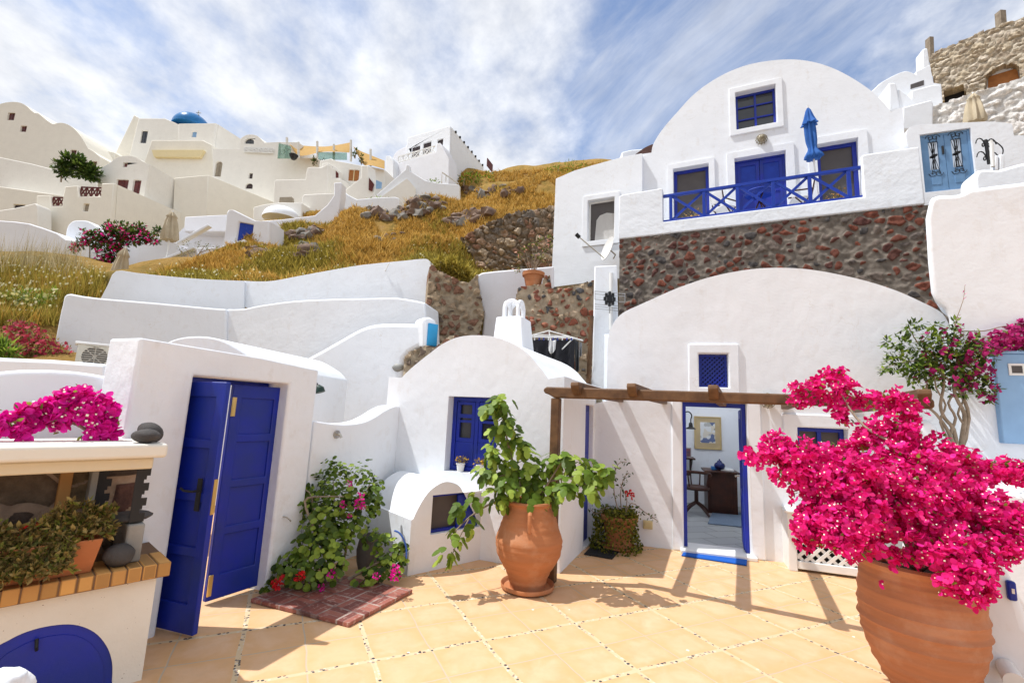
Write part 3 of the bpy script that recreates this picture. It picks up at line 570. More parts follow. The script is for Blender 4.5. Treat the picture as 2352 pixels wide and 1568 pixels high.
N0 = Pl.uY(0, 3.12, 262, 3.5); p = smooth([(-300, 900), (-150, 868), (0, 853), (60, 849), (150, 851), (215, 859), (268, 869)], 3); o = [N0.sz(*q) for q in p]; e = GA.P((g0, 0), .2); o = [q for q in o] ; obj('garden_wall', slab(BM(), N0, [(o[0][0], -.1)] + o + [(o[-1][0], -.1)], (), 0, .3), WHITE, bev=.06, seg=3, label='white rounded garden wall behind the grill, with the bougainvillea branch in front', cat='wall')
N1 = Pl.uY(0, 5.0, 240, 5.3); wall('garden_wall', N1, smooth([(-400, 800), (-100, 812), (0, 821), (120, 826), (245, 836)], 2) + [(245, 1000), (-400, 1000)], WHITE, d1=.5, bev=.04, label='low white ledge wall under the air conditioner', cat='wall')
# rubble bank, white back wall and rubble below the upper house
RPl = Pl.uY(985, 10.6, 1110, 10.9); f5 = cv1(5)
rubble('rubble_bank', RPl, cvl(5, [(415, 70), (480, 128), (560, 158), (620, 196), (700, 212), (772, 140), (775, 230), (795, 330), (822, 440), (795, 560), (775, 640), (700, 900), (200, 960), (205, 780), (270, 716), (380, 680), (395, 470), (385, 370)]), RUBTAN, step=.028, cell=.17, amp=.10, mort=.16, thick=1.5, rough=.08, seed=4, label='brown rubble bank between the stepped white walls and the pale back wall', cat='rubble wall')
rubble('rubble_bank', Pl.uY(920, 8.5, 1040, 8.45), cvl(5, [(205, 930), (222, 778), (268, 716), (380, 672), (460, 690), (560, 600), (600, 600), (600, 930)]), RUBTAN, step=.026, cell=.15, amp=.10, mort=.2, thick=.8, rough=.06, seed=14, label='small patch of brown rubble below the turquoise shutter, behind the cottage roof', cat='rubble wall')
BWl = Pl.uY(1100, 11.3, 1270, 11.3); wall('back_wall', BWl, cvl(5, [(762, 160), (800, 140), (900, 128), (1100, 112), (1330, 93), (1330, 900), (770, 900), (815, 450), (785, 330)]), BLUEW, d1=.3, bev=.04, label='plain white wall behind the chimney and the potted geranium', cat='wall')
RLl = Pl.uY(1190, 10.4, 1365, 10.2)
rubble('rubble_wall', RLl, cvl(5, [(1040, 340), (1060, 250), (1110, 238), (1235, 222), (1250, 170), (1300, 165), (1312, 252), (1400, 254), (1640, 190), (1640, 1000), (1500, 1000), (1150, 800), (1040, 700)]), RUBMIX, step=.025, cell=.135, amp=.10, mort=.30, thick=1.2, rough=.035, asp=1.15, seed=9, label='rubble wall of red, black and tan stones behind the washing line', cat='rubble wall')
PLl = Pl.uY(1365, 9.3, 1420, 9.2); wall('pillar', PLl, cvl(5, [(1600, 1010), (1610, 800), (1625, 93), (1792, 84), (1800, 480), (1800, 1010)]), WHITE, d1=.6, bev=.025, label='tall white pillar carrying the aerial, left of the big vaulted house', cat='pillar')
# ================================================================ upper house with the balcony
f3, f4, f8 = cv1(3), cv1(4), cv1(8)
BP = Pl.uY(1525, 12.0, 1980, 10.26); BPn = BP                      # balcony front
RF = BP.off(1.25)                                                  # main facade
UH = thing('upper_house', BP.P((2.5, 5.5), 1), 'large white house with a rounded gable and blue balcony above the stone wall', 'house')
gp = smooth([f3(868, 770), f3(880, 712), f3(920, 640), f3(980, 560), f3(1060, 470), f3(1150, 370), f3(1250, 286), f3(1370, 210), f3(1500, 150), f3(1630, 112), f4(0, 468), f4(100, 461), f4(200, 464), f4(300, 479), f4(400, 506), f4(500, 546), f4(600, 599), f4(700, 662), f4(780, 724), f4(850, 794), f4(910, 866)], 3)
go = [RF.sz(*q) for q in [f3(795, 1200), f3(795, 776), f3(858, 771)] + gp + [f4(1000, 828), f4(1003, 900), f4(1012, 1010), f4(1035, 1250)]]
BZ = BP.sz(1750, 483)[1] + .02                                     # balcony floor
go[0] = (go[1][0] - .5, BZ); go[1] = (go[1][0] - .5, go[1][1]); go[-1] = (go[-2][0], BZ)
go = [(s, z if 2 < i < len(go) - 1 or i in (1, 2) else BZ - .5) for i, (s, z) in enumerate(go)]
rU = RF.rect(1690, 205, 1783, 291); rA = RF.rect(1547, 383, 1629, 505); rC = RF.rect(1689, 356, 1808, 500); rE = RF.rect(1879, 325, 1976, 480)
rA = (rA[0], BZ + .12, rA[2], rA[3]); rC = (rC[0], BZ + .03, rC[2], rC[3]); rE = (rE[0], BZ + .12, rE[2], rE[3])
obj('wall', slab(BM(), RF, go, [rc(rU), rc(rA), rc(rC), rc(rE)], 0, .35), WHITE, UH, bev=.03, seg=3)
obj('roof', slab(BM(), RF, go, (), .355, 7), WHITE, UH)
for r_, m_, b_ in ((rU, .17, True), (rA, .16, False), (rC, .2, False), (rE, .2, False)): surround(RF, r_, UH, m_, b_, .05)
wu = window(RF, rU, UH, .06, .15, mull=1, bars=2, pane=GLASS)
window(RF, rA, UH, .09, .15, mull=0, bars=0, pane=SCREEN); window(RF, rE, UH, .10, .15, mull=0, bars=0, pane=SCREEN)
mid = (rC[0] + rC[2]) / 2
obj('door_frame', slab(BM(), RF, rc(rC, -.003), [rc(rC, -.06)], .15, .23), BLUE, UH)
for a, b in ((rC[0] + .06, mid - .004), (mid + .004, rC[2] - .06)):
    d_ = leafdoor(RF, (a, rC[1] + .06, b, rC[3] - .06), BLUE, UH, d=.16, panels=2, glass=1); bm = BM(); pbox(bm, RF, a + .08, rC[1] + .9, b - .08, rC[3] - .15, .185, .195); obj('pane', bm, BLUE2, d_)
# left wing
LW = BP.off(1.05); lo = [LW.sz(*f3(*q)) for q in ((140, 1600), (165, 961), (300, 902), (440, 861), (640, 806), (790, 776), (800, 776), (800, 1600))]
rN = LW.rect(*f3(402, 1112), *f3(596, 1412)); lz = LW.sz(*f5(1312, 250))[1]
lo[0] = (LW.sz(*f5(1307, 250))[0], lz); lo[-1] = (max(lo[-2][0], LW.sz(*f5(1640, 190))[0]), LW.sz(*f5(1640, 190))[1]); lo[-2] = (lo[-1][0], lo[-2][1])
obj('wing_wall', slab(BM(), LW, lo, [rc(rN)], 0, .3), WHITE, UH, bev=.03, seg=3); obj('wing_body', slab(BM(), LW, lo, (), .305, 5.5), WHITE, UH)
surround(LW, rN, UH, .17, True, .05); wn_ = window(LW, rN, UH, .04, .13, mull=0, bars=0, pane=SCREEN, mat=WHITEP)
m_, t_, b_ = newmat('net_curtain'); b_.inputs[0].default_value = (.62, .60, .57, 1); wv_ = nd(t_, 'ShaderNodeTexWave', {'Vector': nd(t_, 'ShaderNodeTexCoord').outputs['Object'], 'Scale': 9, 'Distortion': 2.5}); setbump(t_, b_, wv_.outputs[0], .8, .02)
cu = [LW.sz(*f3(*q)) for q in ((440, 1410), (455, 1250), (480, 1215), (530, 1195), (590, 1200), (590, 1380), (520, 1400))]; obj('curtain', slab(BM(), LW, cu, (), .172, .182), m_, wn_)
# balcony: slab, two end walls, blue railing
bo = [BP.sz(*q) for q in ((1421, 549), (1421, 438), (1432, 436.5))]; e1, e2 = BP.sz(*f3(945, 1036)), BP.sz(*f3(952, 1300)); x1, x2 = BP.sz(*f4(660, 1213)), BP.sz(*f4(700, 1530)); y1 = BP.sz(*f4(1125, 1136)); y2 = BP.sz(2122, 462)
yb = BP.sz(1421, 549)
zb = BP.sz(1750, 508)[1]
bal = [(yb[0], zb - .05), (yb[0], e1[1] - .03), (yb[0] + .12, e1[1] + .01), (e2[0], e1[1] + .02), (e2[0], BZ), (x2[0], BZ), (x2[0], x1[1]), (x2[0] + .1, x1[1] + .03), (y1[0], y1[1]), (y1[0] + .02, zb - .05)]
obj('balcony_wall', slab(BM(), BP, bal, (), -.02, .28), ROUGHW, UH, bev=.035, seg=3)
bm = BM(); pbox(bm, BP, yb[0], zb - .04, y1[0], BZ - .004, .285, 1.25); obj('balcony_floor', bm, WHITE, UH)
bm = BM(); pbox(bm, BP, yb[0] + .004, BZ - .003, yb[0] + .28, e1[1], .285, 1.045); obj('balcony_end', bm, WHITE, UH)
rl0, rl1 = e2[0] + .005, x2[0] - .005; rt = BP.sz(1750, 413)[1]; rt = BP.sz(1525, 443)[1] * .5 + BP.sz(1979, 380)[1] * .5; rb_ = BZ + .045
rail = BM(); pbox(rail, BP, rl0, rt - .075, rl1, rt, .05, .13); pbox(rail, BP, rl0, rb_ - .03, rl1, rb_ + .03, .06, .12); rl = obj('railing', rail, BLUE2, UH, bev=.006)
pu = [1525, 1540, 1617, 1695, 1778, 1864, 1956, 1979]; ps = [BP.sz(u, 470)[0] for u in pu]
for s in ps[1:-1]: obj('baluster', pbox(BM(), BP, s - .04, rb_ + .031, s + .04, rt - .076, .055, .125), BLUE2, rl, bev=.005)
bm = BM()
for a, b in zip(ps[1:-2], ps[2:-1]):
    for q, dd in ((0, .08), (1, .105)):
        A_ = BP.P((a + .04, rb_ + .03 if q else rt - .08), dd); B_ = BP.P((b - .04, rt - .08 if q else rb_ + .03), dd); bar(bm, A_, B_, .065, .026, up=(BP.n.x, BP.n.y, 0))
obj('cross_brace', bm, BLUE2, rl)
# stone wall under the balcony
RS = BP.off(.03)
so_ = [RS.sz(*q) for q in ((1421, 760), (1421, 549), (1525, 538), (1750, 512), (2000, 480), (2150, 464), (2160, 560), (2185, 690), (2185, 800))]
so_ = [(s, zb - .05 if 0 < i < 6 else z) for i, (s, z) in enumerate(so_)]
rubble('stone_wall', RS, so_, RUBRED, step=.026, cell=.19, amp=.05, mort=.24, thick=1.0, rough=.03, asp=1.25, seed=3, local=True, label='retaining wall of red and grey lava stones under the blue balcony', cat='rubble wall')

# ================================================================ right-hand walls
WP = FA.off(-.22); wpx = [f4(1195, 1575), f4(1206, 1545)] + smooth([f4(1222, 1522), f4(1290, 1502), f4(1420, 1497), f4(1500, 1462), f4(1552, 1450), f4(1740, 1424), f4(1939, 1400), (2480, 395)], 3)
o = [WP.sz(*q) for q in wpx]; eL = [WP.sz(*q) for q in ((2124, 500), (2130, 600), (2137, 670), (2146, 690), (2166, 706), (2178, 730))]
o = o + [(o[-1][0] + 2, o[-1][1]), (o[-1][0] + 2, -.1), (eL[-1][0], -.1)] + eL[::-1]
obj('side_wall', slab(BM(), WP, o, (), 0, .9, (.74, .67)), WHITE, bev=.07, seg=4, label='big plain white wall right of the vaulted house, behind the vine', cat='wall')
# wing wall end beside the vine, planter ledges and the rounded pier in front
WQ = WP.off(-.35); q = smooth([f8(770, 820), f8(785, 640), f8(795, 540), f8(812, 515), f8(840, 508), f8(870, 530), f8(893, 580), f8(905, 680), f8(910, 860)], 3); q = [WQ.sz(*a) for a in q]
obj('bench_end', slab(BM(), WQ, [(q[0][0], -.05)] + q + [(q[-1][0], -.05)], (), 0, .3), WHITE, bev=.05, seg=3, label='bright rounded white wall end below the vine', cat='wall')
LP_ = WP.off(-1.3); q = [LP_.sz(*a) for a in (f8(1000, 800), f8(1090, 795), f8(1240, 790))]
obj('planter_wall', slab(BM(), LP_, [(q[0][0], .0), q[0], q[1], (q[2][0] + 2, q[2][1]), (q[2][0] + 2, 0)], (), 0, 1.1), WHITE, bev=.05, seg=3, label='white planter ledge at the right edge, behind the bougainvillea', cat='wall')
pc_ = G(2215, 1580); PP = Pl(pc_ + Vector((-.4, .25, 0)), pc_ + Vector((.6, -.35, 0))); pq = smooth([f8(1000, 1060), f8(1040, 1050), f8(1080, 1060), f8(1130, 1085), f8(1170, 1130), f8(1200, 1190), f8(1230, 1270), f8(1250, 1340)], 3); pq = [PP.sz(*a) for a in pq]
obj('rounded_pier', slab(BM(), PP, [(pq[0][0] - .3, -.1), (pq[0][0] - .3, pq[0][1])] + pq + [(pq[-1][0] + .4, pq[-1][1] - .45), (pq[-1][0] + .6, -.1)], (), 0, .45), WHITE, bev=.09, seg=4, label='rounded white garden wall with a blue step light behind the large right pot', cat='wall')
lq = PP.rect(*f8(1152, 1155), *f8(1190, 1232)); bm = BM(); pbox(bm, PP, lq[0], lq[1], lq[2], lq[3], -.03, .02); lt = obj('wall_light', bm, BLUE, bev=.012, label='small blue step light set in the rounded white wall', cat='light')
bm = BM(); pbox(bm, PP, lq[0] * .6 + lq[2] * .4, lq[1] * .6 + lq[3] * .4, lq[0] * .3 + lq[2] * .7, lq[1] * .35 + lq[3] * .65, -.036, -.029); obj('lens', bm, WHITEP, lt)
pb = BM(); cpt = G(2310, 1590); tube(pb, [PP.px(2308, 1528, -.01), PP.px(2300, 1531, -.22)], [.05, .055], 16); obj('pipe_end', pb, WHITEP, label='short white pipe stub at the foot of the rounded wall', cat='pipe')
# sky-blue meter cupboard on the right wall
r_ = WP.rect(2284, 814, 2395, 1019); bm = BM(); pbox(bm, WP, *r_, -.07, .03); mb = obj('meter_cupboard', bm, PALEB, bev=.012, label='pale blue meter cupboard door on the white wall at right', cat='cupboard')
bm = BM(); pbox(bm, WP, r_[0] - .02, r_[3] - .0, r_[2] + .02, r_[3] + .03, -.09, .02); obj('top_ledge', bm, PALEB, mb, bev=.006)
i_ = WP.rect(*f8(1142, 285), *f8(1208, 332)); obj('window', slab(BM(), WP, rc(i_), [rc(i_, -.025)], -.082, -.069), WHITEP, mb); bm = BM(); pbox(bm, WP, i_[0] + .02, i_[1] + .02, i_[2] - .02, i_[3] - .02, -.075, -.0705); obj('pane', bm, SCREEN, mb)

# ================================================================ upper right: blue glazed door, rough walls, stone ruin
DP = Pl.uY(2090, 10.6, 2350, 9.9); dq = smooth([f4(1100, 1200), f4(1050, 1145), f4(1030, 1080), f4(1030, 1020), f4(1060, 985), f4(1120, 968), f4(1230, 961), f4(1640, 941), f4(1740, 945), f4(1840, 955)], 2) + [f4(1850, 970), f4(1862, 1050), f4(2000, 1045), f4(2000, 1700), f4(1100, 1700)]
rd = DP.rect(*f4(1152, 1012), *f4(1556, 1470)); PW = thing('porch_wall', DP.P(((rd[0] + rd[2]) / 2, rd[1])), 'white porch wall holding the sky-blue glazed double door, upper right', 'wall')
obj('wall', slab(BM(), DP, [DP.sz(*a) for a in dq], [rc(rd)], 0, .3), WHITE, PW, bev=.06, seg=3)
obj('wall_body', slab(BM(), DP, [DP.sz(*a) for a in dq], (), .305, 1.6), WHITE, PW)
obj('door_frame', slab(BM(), DP, rc(rd, -.002), [rc(rd, -.05)], .06, .14), SKYB, PW); md_ = (rd[0] + rd[2]) / 2
for k, (a, b) in enumerate(((rd[0] + .05, md_ - .003), (md_ + .003, rd[2] - .05))):
    z0 = rd[1] + .05; z1 = rd[3] - .05; zm = z0 + (z1 - z0) * .38; w_ = .12
    gl = [(a + w_, zm), (b - w_, zm), (b - w_, z1 - .14), (a + w_, z1 - .14)]
    d_ = obj('door', slab(BM(), DP, [(a, z0), (b, z0), (b, z1), (a, z1)], [gl], .07, .12), SKYB, PW, bev=.006)
    bm = BM(); pbox(bm, DP, a + w_, z0 + .14, b - w_, zm - .12, .06, .075); obj('door_panel', bm, SKYB, d_, bev=.008)
    bm = BM(); slab(bm, DP, [(gl[0][0] - .01, gl[0][1] - .01), (gl[1][0] + .01, gl[1][1] - .01), (gl[2][0] + .01, gl[2][1] + .01), (gl[3][0] - .01, gl[3][1] + .01)], (), .1, .108); mg = M('mirror_glass', (.6, .62, .64), None, 2, .03, 0, metal=1); obj('pane', bm, mg, d_)
    bm = BM(); cx = (a + b) / 2; zc = (gl[0][1] + gl[2][1]) / 2; tube(bm, [DP.P((cx, gl[0][1]), .06), DP.P((cx, gl[2][1]), .06)], .012, 6); hw = (gl[1][0] - gl[0][0]) / 2
    for sx in (-1, 1):
        for sz_ in (-1, 1):
            pts = [DP.P((cx + sx * hw * t * .9, zc + sz_ * (.05 + .34 * t * 1.3)), .06) for t in np.linspace(0, 1, 5)]; tube(bm, pts, .006, 5)
            pts = [DP.P((cx + sx * (hw * .55 + .09 * (1 - t) * math.cos(t * 9)), zc + sz_ * (.46 + .09 * (1 - t) * math.sin(t * 9))), .06) for t in np.linspace(0, .9, 14)]; tube(bm, pts, .007, 5)
    tube(bm, [DP.P((cx - .05, zc), .055), DP.P((cx + .05, zc), .055)], .03, 6); obj('grille', bm, IRON, d_)
bm = BM(); tube(bm, [DP.P((md_ - .05, rd[1] + .95), .05), DP.P((md_ - .05, rd[1] + 1.15), .05)], .025, 6); obj('handle', bm, IRON, PW)
# iron scroll bracket (an old sewing stand) beside the door
bm = BM(); c_ = DP.px(*f4(1555, 1260), -.5); tube(bm, [c_ + Vector((0, 0, .28)), c_ + Vector((.02, 0, -.3))], [.03, .035], 8)
for sg in (-1, 1):
    for zz, rr in ((.18, .16), (-.15, .17)):
        tube(bm, [c_ + Vector((sg * (.04 + rr * (1 - t) * (1 + math.cos(t * 8)) * .6), 0, zz + rr * (1 - t) * math.sin(t * 8))) for t in np.linspace(0, .9, 16)], .012, 6)
tube(bm, smooth([tuple(c_ + Vector(v)) for v in ((0, 0, .27), (.2, 0, .25), (.36, 0, .1), (.34, 0, -.06), (.26, 0, -.16))], 4), .012, 6)
obj('iron_bracket', bm, IRON, label='ornate black wrought iron bracket right of the sky-blue door', cat='bracket')
# white planter parapet with red flowers, in front of the porch
QP = Pl.uY(2250, 8.2, 2352, 8.0); q = smooth([f4(1556, 1460), f4(1552, 1370), f4(1575, 1325), f4(1610, 1307), f4(1680, 1305), f4(1740, 1308), f4(1830, 1284), f4(1939, 1255), f4(2100, 1225)], 3) + [f4(2100, 1600), f4(1556, 1600)]
wall('parapet_wall', QP, q, WHITE, d1=.5, bev=.07, label='rounded white planter parapet in front of the sky-blue door', cat='wall')
bm = BM(); gqs = [DP.off(-.8).px(*f4(*p)) for p in ((1680, 1090), (1690, 1120), (1692, 1200), (1700, 1290))]; tube(bm, gqs, .035, 8); obj('vent_pipe', bm, WHITEP, label='curved white vent pipe beside the porch', cat='pipe')
for x0, x1, y0 in ((1715, 1745, 1200), (1752, 1790, 1190)):
    wall('porch_post', DP.off(-.5), [f4(x0, 1320), f4(x0, y0 + 3), f4(x1, y0), f4(x1, 1320)], WHITE, d1=.2, bev=.02, label='short square white post right of the porch, ' + ('the left one' if x0 < 1740 else 'the right one'), cat='post', group='short white posts')
# rough white retaining wall and ruin
RP1 = Pl.uY(2075, 16.0, 2352, 14.6)
rubble('rough_wall', RP1, [f4(*p) for p in ((1000, 910), (1080, 872), (1240, 818), (1380, 770), (1520, 728), (1700, 670), (1939, 590), (2700, 330), (2700, 1250), (1000, 1250))], rubmat('whitewashed_rubble', [(.80, .79, .76), (.76, .74, .70), (.82, .81, .79)], (.76, .74, .70)), step=.05, cell=.34, amp=.08, mort=.2, thick=2.0, rough=.08, asp=1.7, seed=12, label='rough whitewashed retaining wall below the stone ruin', cat='wall')
RU = Pl.uY(2130, 20.0, 2352, 18.0); ru = thing('stone_ruin', RU.P((2, 10)), 'old unplastered stone building with a boarded arched window, top right corner', 'building')
rubble('wall', RU, [f4(*p) for p in ((1235, 800), (1240, 640), (1222, 560), (1200, 500), (1200, 442), (1262, 392), (1300, 376), (1400, 340), (1480, 300), (1600, 250), (1720, 208), (1800, 180), (1939, 130), (2500, -60), (2500, 700), (1939, 700), (1895, 600), (1900, 560), (1880, 510), (1830, 500), (1750, 515), (1700, 545), (1660, 590), (1640, 700), (1640, 760), (1490, 770), (1470, 668), (1400, 690), (1325, 712), (1325, 800))], RUBPALE, ru, step=.05, cell=.21, amp=.09, mort=.12, thick=.6, rough=.08, asp=1.8, seed=22)
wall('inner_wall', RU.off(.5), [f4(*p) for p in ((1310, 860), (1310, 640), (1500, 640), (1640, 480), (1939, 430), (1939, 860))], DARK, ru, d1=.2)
wall('shutter', RU.off(.32), [f4(*p) for p in ((1660, 720), (1662, 596), (1885, 528), (1900, 600), (1900, 720))], ORWOOD, ru, d1=.08); wall('lunette', RU.off(.36), [f4(*p) for p in smooth([(1650, 720), (1655, 600), (1700, 560), (1780, 532), (1840, 522), (1895, 540), (1910, 640), (1910, 720)], 2)], WHITE, ru, d1=.08)
for (x0, y0, x1, y1, w_) in ((1755, 96, 1762, 200, 44), (1207, 300, 1212, 470, 34)):
    P0 = RU.off(.1); bm = BM(); bar(bm, P0.px(*f4(x0, y0)), P0.px(*f4(x1, y1)), w_ * .2969 * mpp(19), .25); obj('beam', bm, M('weathered_wood', (.30, .25, .19), (.2, .16, .12), 6, .8, .4), ru)
RW_ = Pl.uY(2010, 17.2, 2180, 16.6); p = smooth([f4(740, 720), f4(780, 688), f4(830, 642), f4(900, 601), f4(960, 571), f4(1020, 551), f4(1060, 558), f4(1110, 580)], 3)
rw = thing('white_annexe', RW_.P((1, 8)), 'small white stepped house between the big gable and the stone ruin', 'house')
wall('wall', RW_, p + [f4(*q) for q in ((1100, 556), (1215, 500), (1240, 640), (1300, 650), (1312, 790), (1290, 900), (740, 900))], WHITE, rw, d1=1.5, bev=.05)
wall('ledge', RW_.off(-.9), [f4(*q) for q in ((960, 900), (965, 690), (985, 690), (1065, 760), (1070, 700), (1240, 655), (1290, 655), (1305, 700), (1312, 900))], WHITE, rw, d1=.85, bev=.05)
wall('buttress', RW_.off(-.95), [f4(*q) for q in ((905, 862), (890, 655), (895, 640), (950, 640), (965, 700), (985, 830))], WHITE, rw, d1=.9, bev=.06)
wall('step_wall', RW_.off(-1.6), [f4(*q) for q in ((1000, 1000), (1000, 830), (1225, 770), (1240, 800), (1240, 1000))], WHITE, rw, d1=.6, bev=.05)
wall('window', RW_.off(-.01), [f4(*q) for q in ((1062, 690), (1062, 655), (1165, 620), (1165, 660))], SCREEN, rw, d1=.05)
wall('chimney', RW_.off(.5), [f4(*q) for q in ((1160, 600), (1150, 390), (1165, 375), (1195, 370), (1215, 500), (1215, 600))], WHITE, rw, d1=.5, bev=.05)
# bits on the skyline behind the big house
wall('roof_block', Pl.uY(1425, 17, 1500, 17), [f3(*q) for q in ((650, 900), (650, 765), (720, 748), (810, 740), (870, 720), (870, 900))], WHITE, d1=1, bev=.04, label='low white roof parapet peeping out left of the big gable', cat='parapet')
wall('red_roof', Pl.uY(1425, 15.8, 1500, 15.8), smooth([f3(*q) for q in ((740, 790), (790, 752), (840, 722), (900, 705), (960, 740), (960, 830))], 2), M('dark_red_roof', (.10, .05, .04)), d1=1, label='dark red roof edge behind the left shoulder of the big gable', cat='roof')
# ================================================================ grill corner, lower left
f9, f10 = cv1(9), cv1(10)
gR = G(325, 1560); GB = Pl(gR, gR + Vector((-.58, -.65, 0)))          # front face, s runs left/towards the viewer
BQ = thing('stone_grill', GB.P((.5, 0), .4), 'cream plastered outdoor grill with a brick ledge, stone back and blue arched hatch', 'grill')
SPK = None
def speck():
    m, t, b = newmat('speckled_plaster'); o = nd(t, 'ShaderNodeTexCoord').outputs['Object']; v = nd(t, 'ShaderNodeTexVoronoi', {'Vector': nd(t, 'ShaderNodeMapping', {'Vector': o, 'Scale': (1, 1, 2.2)}).outputs[0], 'Scale': 26}).outputs['Distance']
    c = mixc_(t, mrange(t, noi(t, o, 2, 4), .35, .65), (.76, .72, .64), (.72, .67, .58)); c = mixc_(t, mth(t, 'LESS_THAN', mth(t, 'ADD', v, mth(t, 'MULTIPLY', noi(t, o, 7, 4), .35)), .235), c, (.16, .09, .05)); t.links.new(c, b.inputs[0]); b.inputs['Roughness'].default_value = .9; setbump(t, b, noi(t, o, 40, 5), .35, .008); return m
SPK = speck()
zL = GB.sz(*f10(1110, 785))[1]; a_ = [GB.sz(*q) for q in smooth([f10(-260, 1560), f10(-60, 1330), f10(60, 1255), f10(160, 1205), f10(280, 1165), f10(420, 1140), f10(540, 1138), f10(640, 1165), f10(720, 1215), f10(780, 1290), f10(815, 1370), f10(828, 1460), f10(822, 1600)], 3)]
a_ = [(s, max(z, .03)) for s, z in a_]; k0 = max(k for k, p in enumerate(a_) if p[1] <= .031 and p[0] > a_[len(a_) // 2][0]) if any(p[1] <= .031 and p[0] > a_[len(a_) // 2][0] for p in a_) else 0; a_ = a_[k0:]; k1 = next((k for k, p in enumerate(a_) if p[1] <= .031 and k > len(a_) // 2), len(a_) - 1); a_ = a_[:k1 + 1]
hole = [(a_[-1][0], .02)] + a_[::-1] + [(a_[0][0], .02)]
obj('base', slab(BM(), GB, [(0, -.1), (1.9, -.1), (1.9, zL), (0, zL)], [hole], 0, .62), SPK, BQ, bev=.018)
ht = obj('hatch', slab(BM(), GB, hole, (), .012, .03), BLUE, BQ); hc = sum(p[0] for p in a_) / len(a_); i_ = [(hc + (s - hc) * .84, .02 + (z - .02) * .86) for s, z in hole]
obj('hatch_panel', slab(BM(), GB, i_, (), .006, .014), BLUE, ht, ang=None)
bm = BM(); tube(bm, [GB.px(*f10(270, 1240), -.005), GB.px(*f10(265, 1290), -.03), GB.px(*f10(268, 1320), -.01)], .008, 6); obj('latch', bm, IRON, ht)
# brick ledge, brick by brick
BRK = M('yellow_brick', (.52, .28, .09), (.46, .23, .075), 3, .75, .35, 40, .005, island=True); bm = BM(); w_ = .074; k = 0
while -.055 + k * w_ < 1.75:
    s = -.055 + k * w_; pbox(bm, GB, s + .004, zL + .004, s + w_ - .004, zL + .088, -.065, .22); k += 1
lg = obj('ledge', bm, BRK, BQ, bev=.006); bm = BM(); pbox(bm, GB, -.05, zL + .002, 1.75, zL + .082, -.058, .60); obj('mortar', bm, M('brown_mortar', (.22, .13, .075)), lg)
zs0, zs1 = GB.sz(*f9(1110, 1010))[1] , GB.sz(*f9(1110, 905))[1]; zb0 = GB.sz(*f9(1110, 1095))[1]
# stone back wall and right pillar, beam, top slab
bk = GB.off(.42); rubble('back_wall', bk, [(.09, zL + .08), (1.9, zL + .08), (1.9, zb0 + .1), (.09, zb0 + .1)], RUBDARK, BQ, step=.014, cell=.165, amp=.02, mort=.19, thick=.2, rough=.006, asp=1.2, seed=31, local=True)
bm = BM(); pbox(bm, GB, .44, zL + .09, .50, zb0 + .08, .36, .42); obj('brick_rib', bm, BRK, BQ, bev=.004)
GREY = M('grey_cement', (.30, .29, .27), (.24, .23, .21), 5, .85, .3)
bm = BM(); pbox(bm, GB, .09, zL + .09, .18, zL + .32, .05, .40); obj('side_block', bm, GREY, BQ, bev=.012)
for s, d in ((.10, .07), (.245, .36)):
    z0 = zL + .33; hgt = zb0 - z0; o = [(s, z0)]
    for kk in range(3): zq = z0 + hgt * (.16 + .28 * kk); o += [(s, zq), (s + .03, zq), (s + .03, zq + .022), (s + .018, zq + .022), (s + .018, zq + .045), (s, zq + .045)]
    o += [(s, zb0), (s + .075, zb0), (s + .075, z0)]; obj('grill_rack', slab(BM(), GB, o, (), d, d + .006), IRON, BQ)
bm = BM(); pbox(bm, GB, .325, zL + .09, .36, zb0 - .002, .30, .415); obj('side_slab', bm, GREY, BQ, bev=.006)
CRB = plaster('cream_concrete', (.70, .62, .46), damt=.3, lump=.8); bm = BM(); pbox(bm, GB, .105, zb0, 1.9, zs0 + .0, .02, .5); obj('lintel', bm, CRB, BQ, bev=.012)
bm = BM(); pbox(bm, GB, .055, zs0 + .003, 1.9, zs1, -.06, .55); obj('top_slab', bm, plaster('cream_slab', (.76, .73, .65), damt=.45), BQ, bev=.02, seg=3)
ZT = zs1
def stone(px, pl, d, r, lab, sub=3, rz=0):
    c = pl.px(*px, d); bm = BM(); blob(bm, c, r, sub, .10, 1.2, Matrix.Rotation(rz, 3, 'Z')); return obj('stone', bm, STONE, ang=180, label=lab, cat='stone')
ctr = GB.P((.165, ZT + .045), .03); bm = BM(); blob(bm, ctr, (.085, .06, .045), 3, .08, 1.1); obj('stone', bm, STONE, ang=180, label='smooth dark oval stone on the grill slab, the front one', cat='stone')
ctr = GB.P((.125, ZT + .062), .13); bm = BM(); blob(bm, ctr, (.085, .05, .062), 3, .08, 1.1, Matrix.Rotation(.5, 3, 'Y')); obj('stone', bm, STONE, ang=180, label='dark upright stone on the grill slab, leaning behind the front one', cat='stone')
sc_ = GB.P((.205, zL + .088 + .065), .04); bm = BM(); blob(bm, sc_, (.085, .07, .068), 3, .12, 1.3); obj('stone', bm, STONE, ang=180, label='round grey stone on the brick ledge beside the planter', cat='stone')
sc_ = GB.P((.17, zL + .32 + .03), .17); bm = BM(); blob(bm, sc_, (.14, .09, .034), 3, .15, 1.3, Matrix.Rotation(math.atan2(GB.t.y, GB.t.x), 3, 'Z')); obj('stone', bm, STONE, ang=180, label='flat grey stone lying on the cement block under the grill racks', cat='stone')
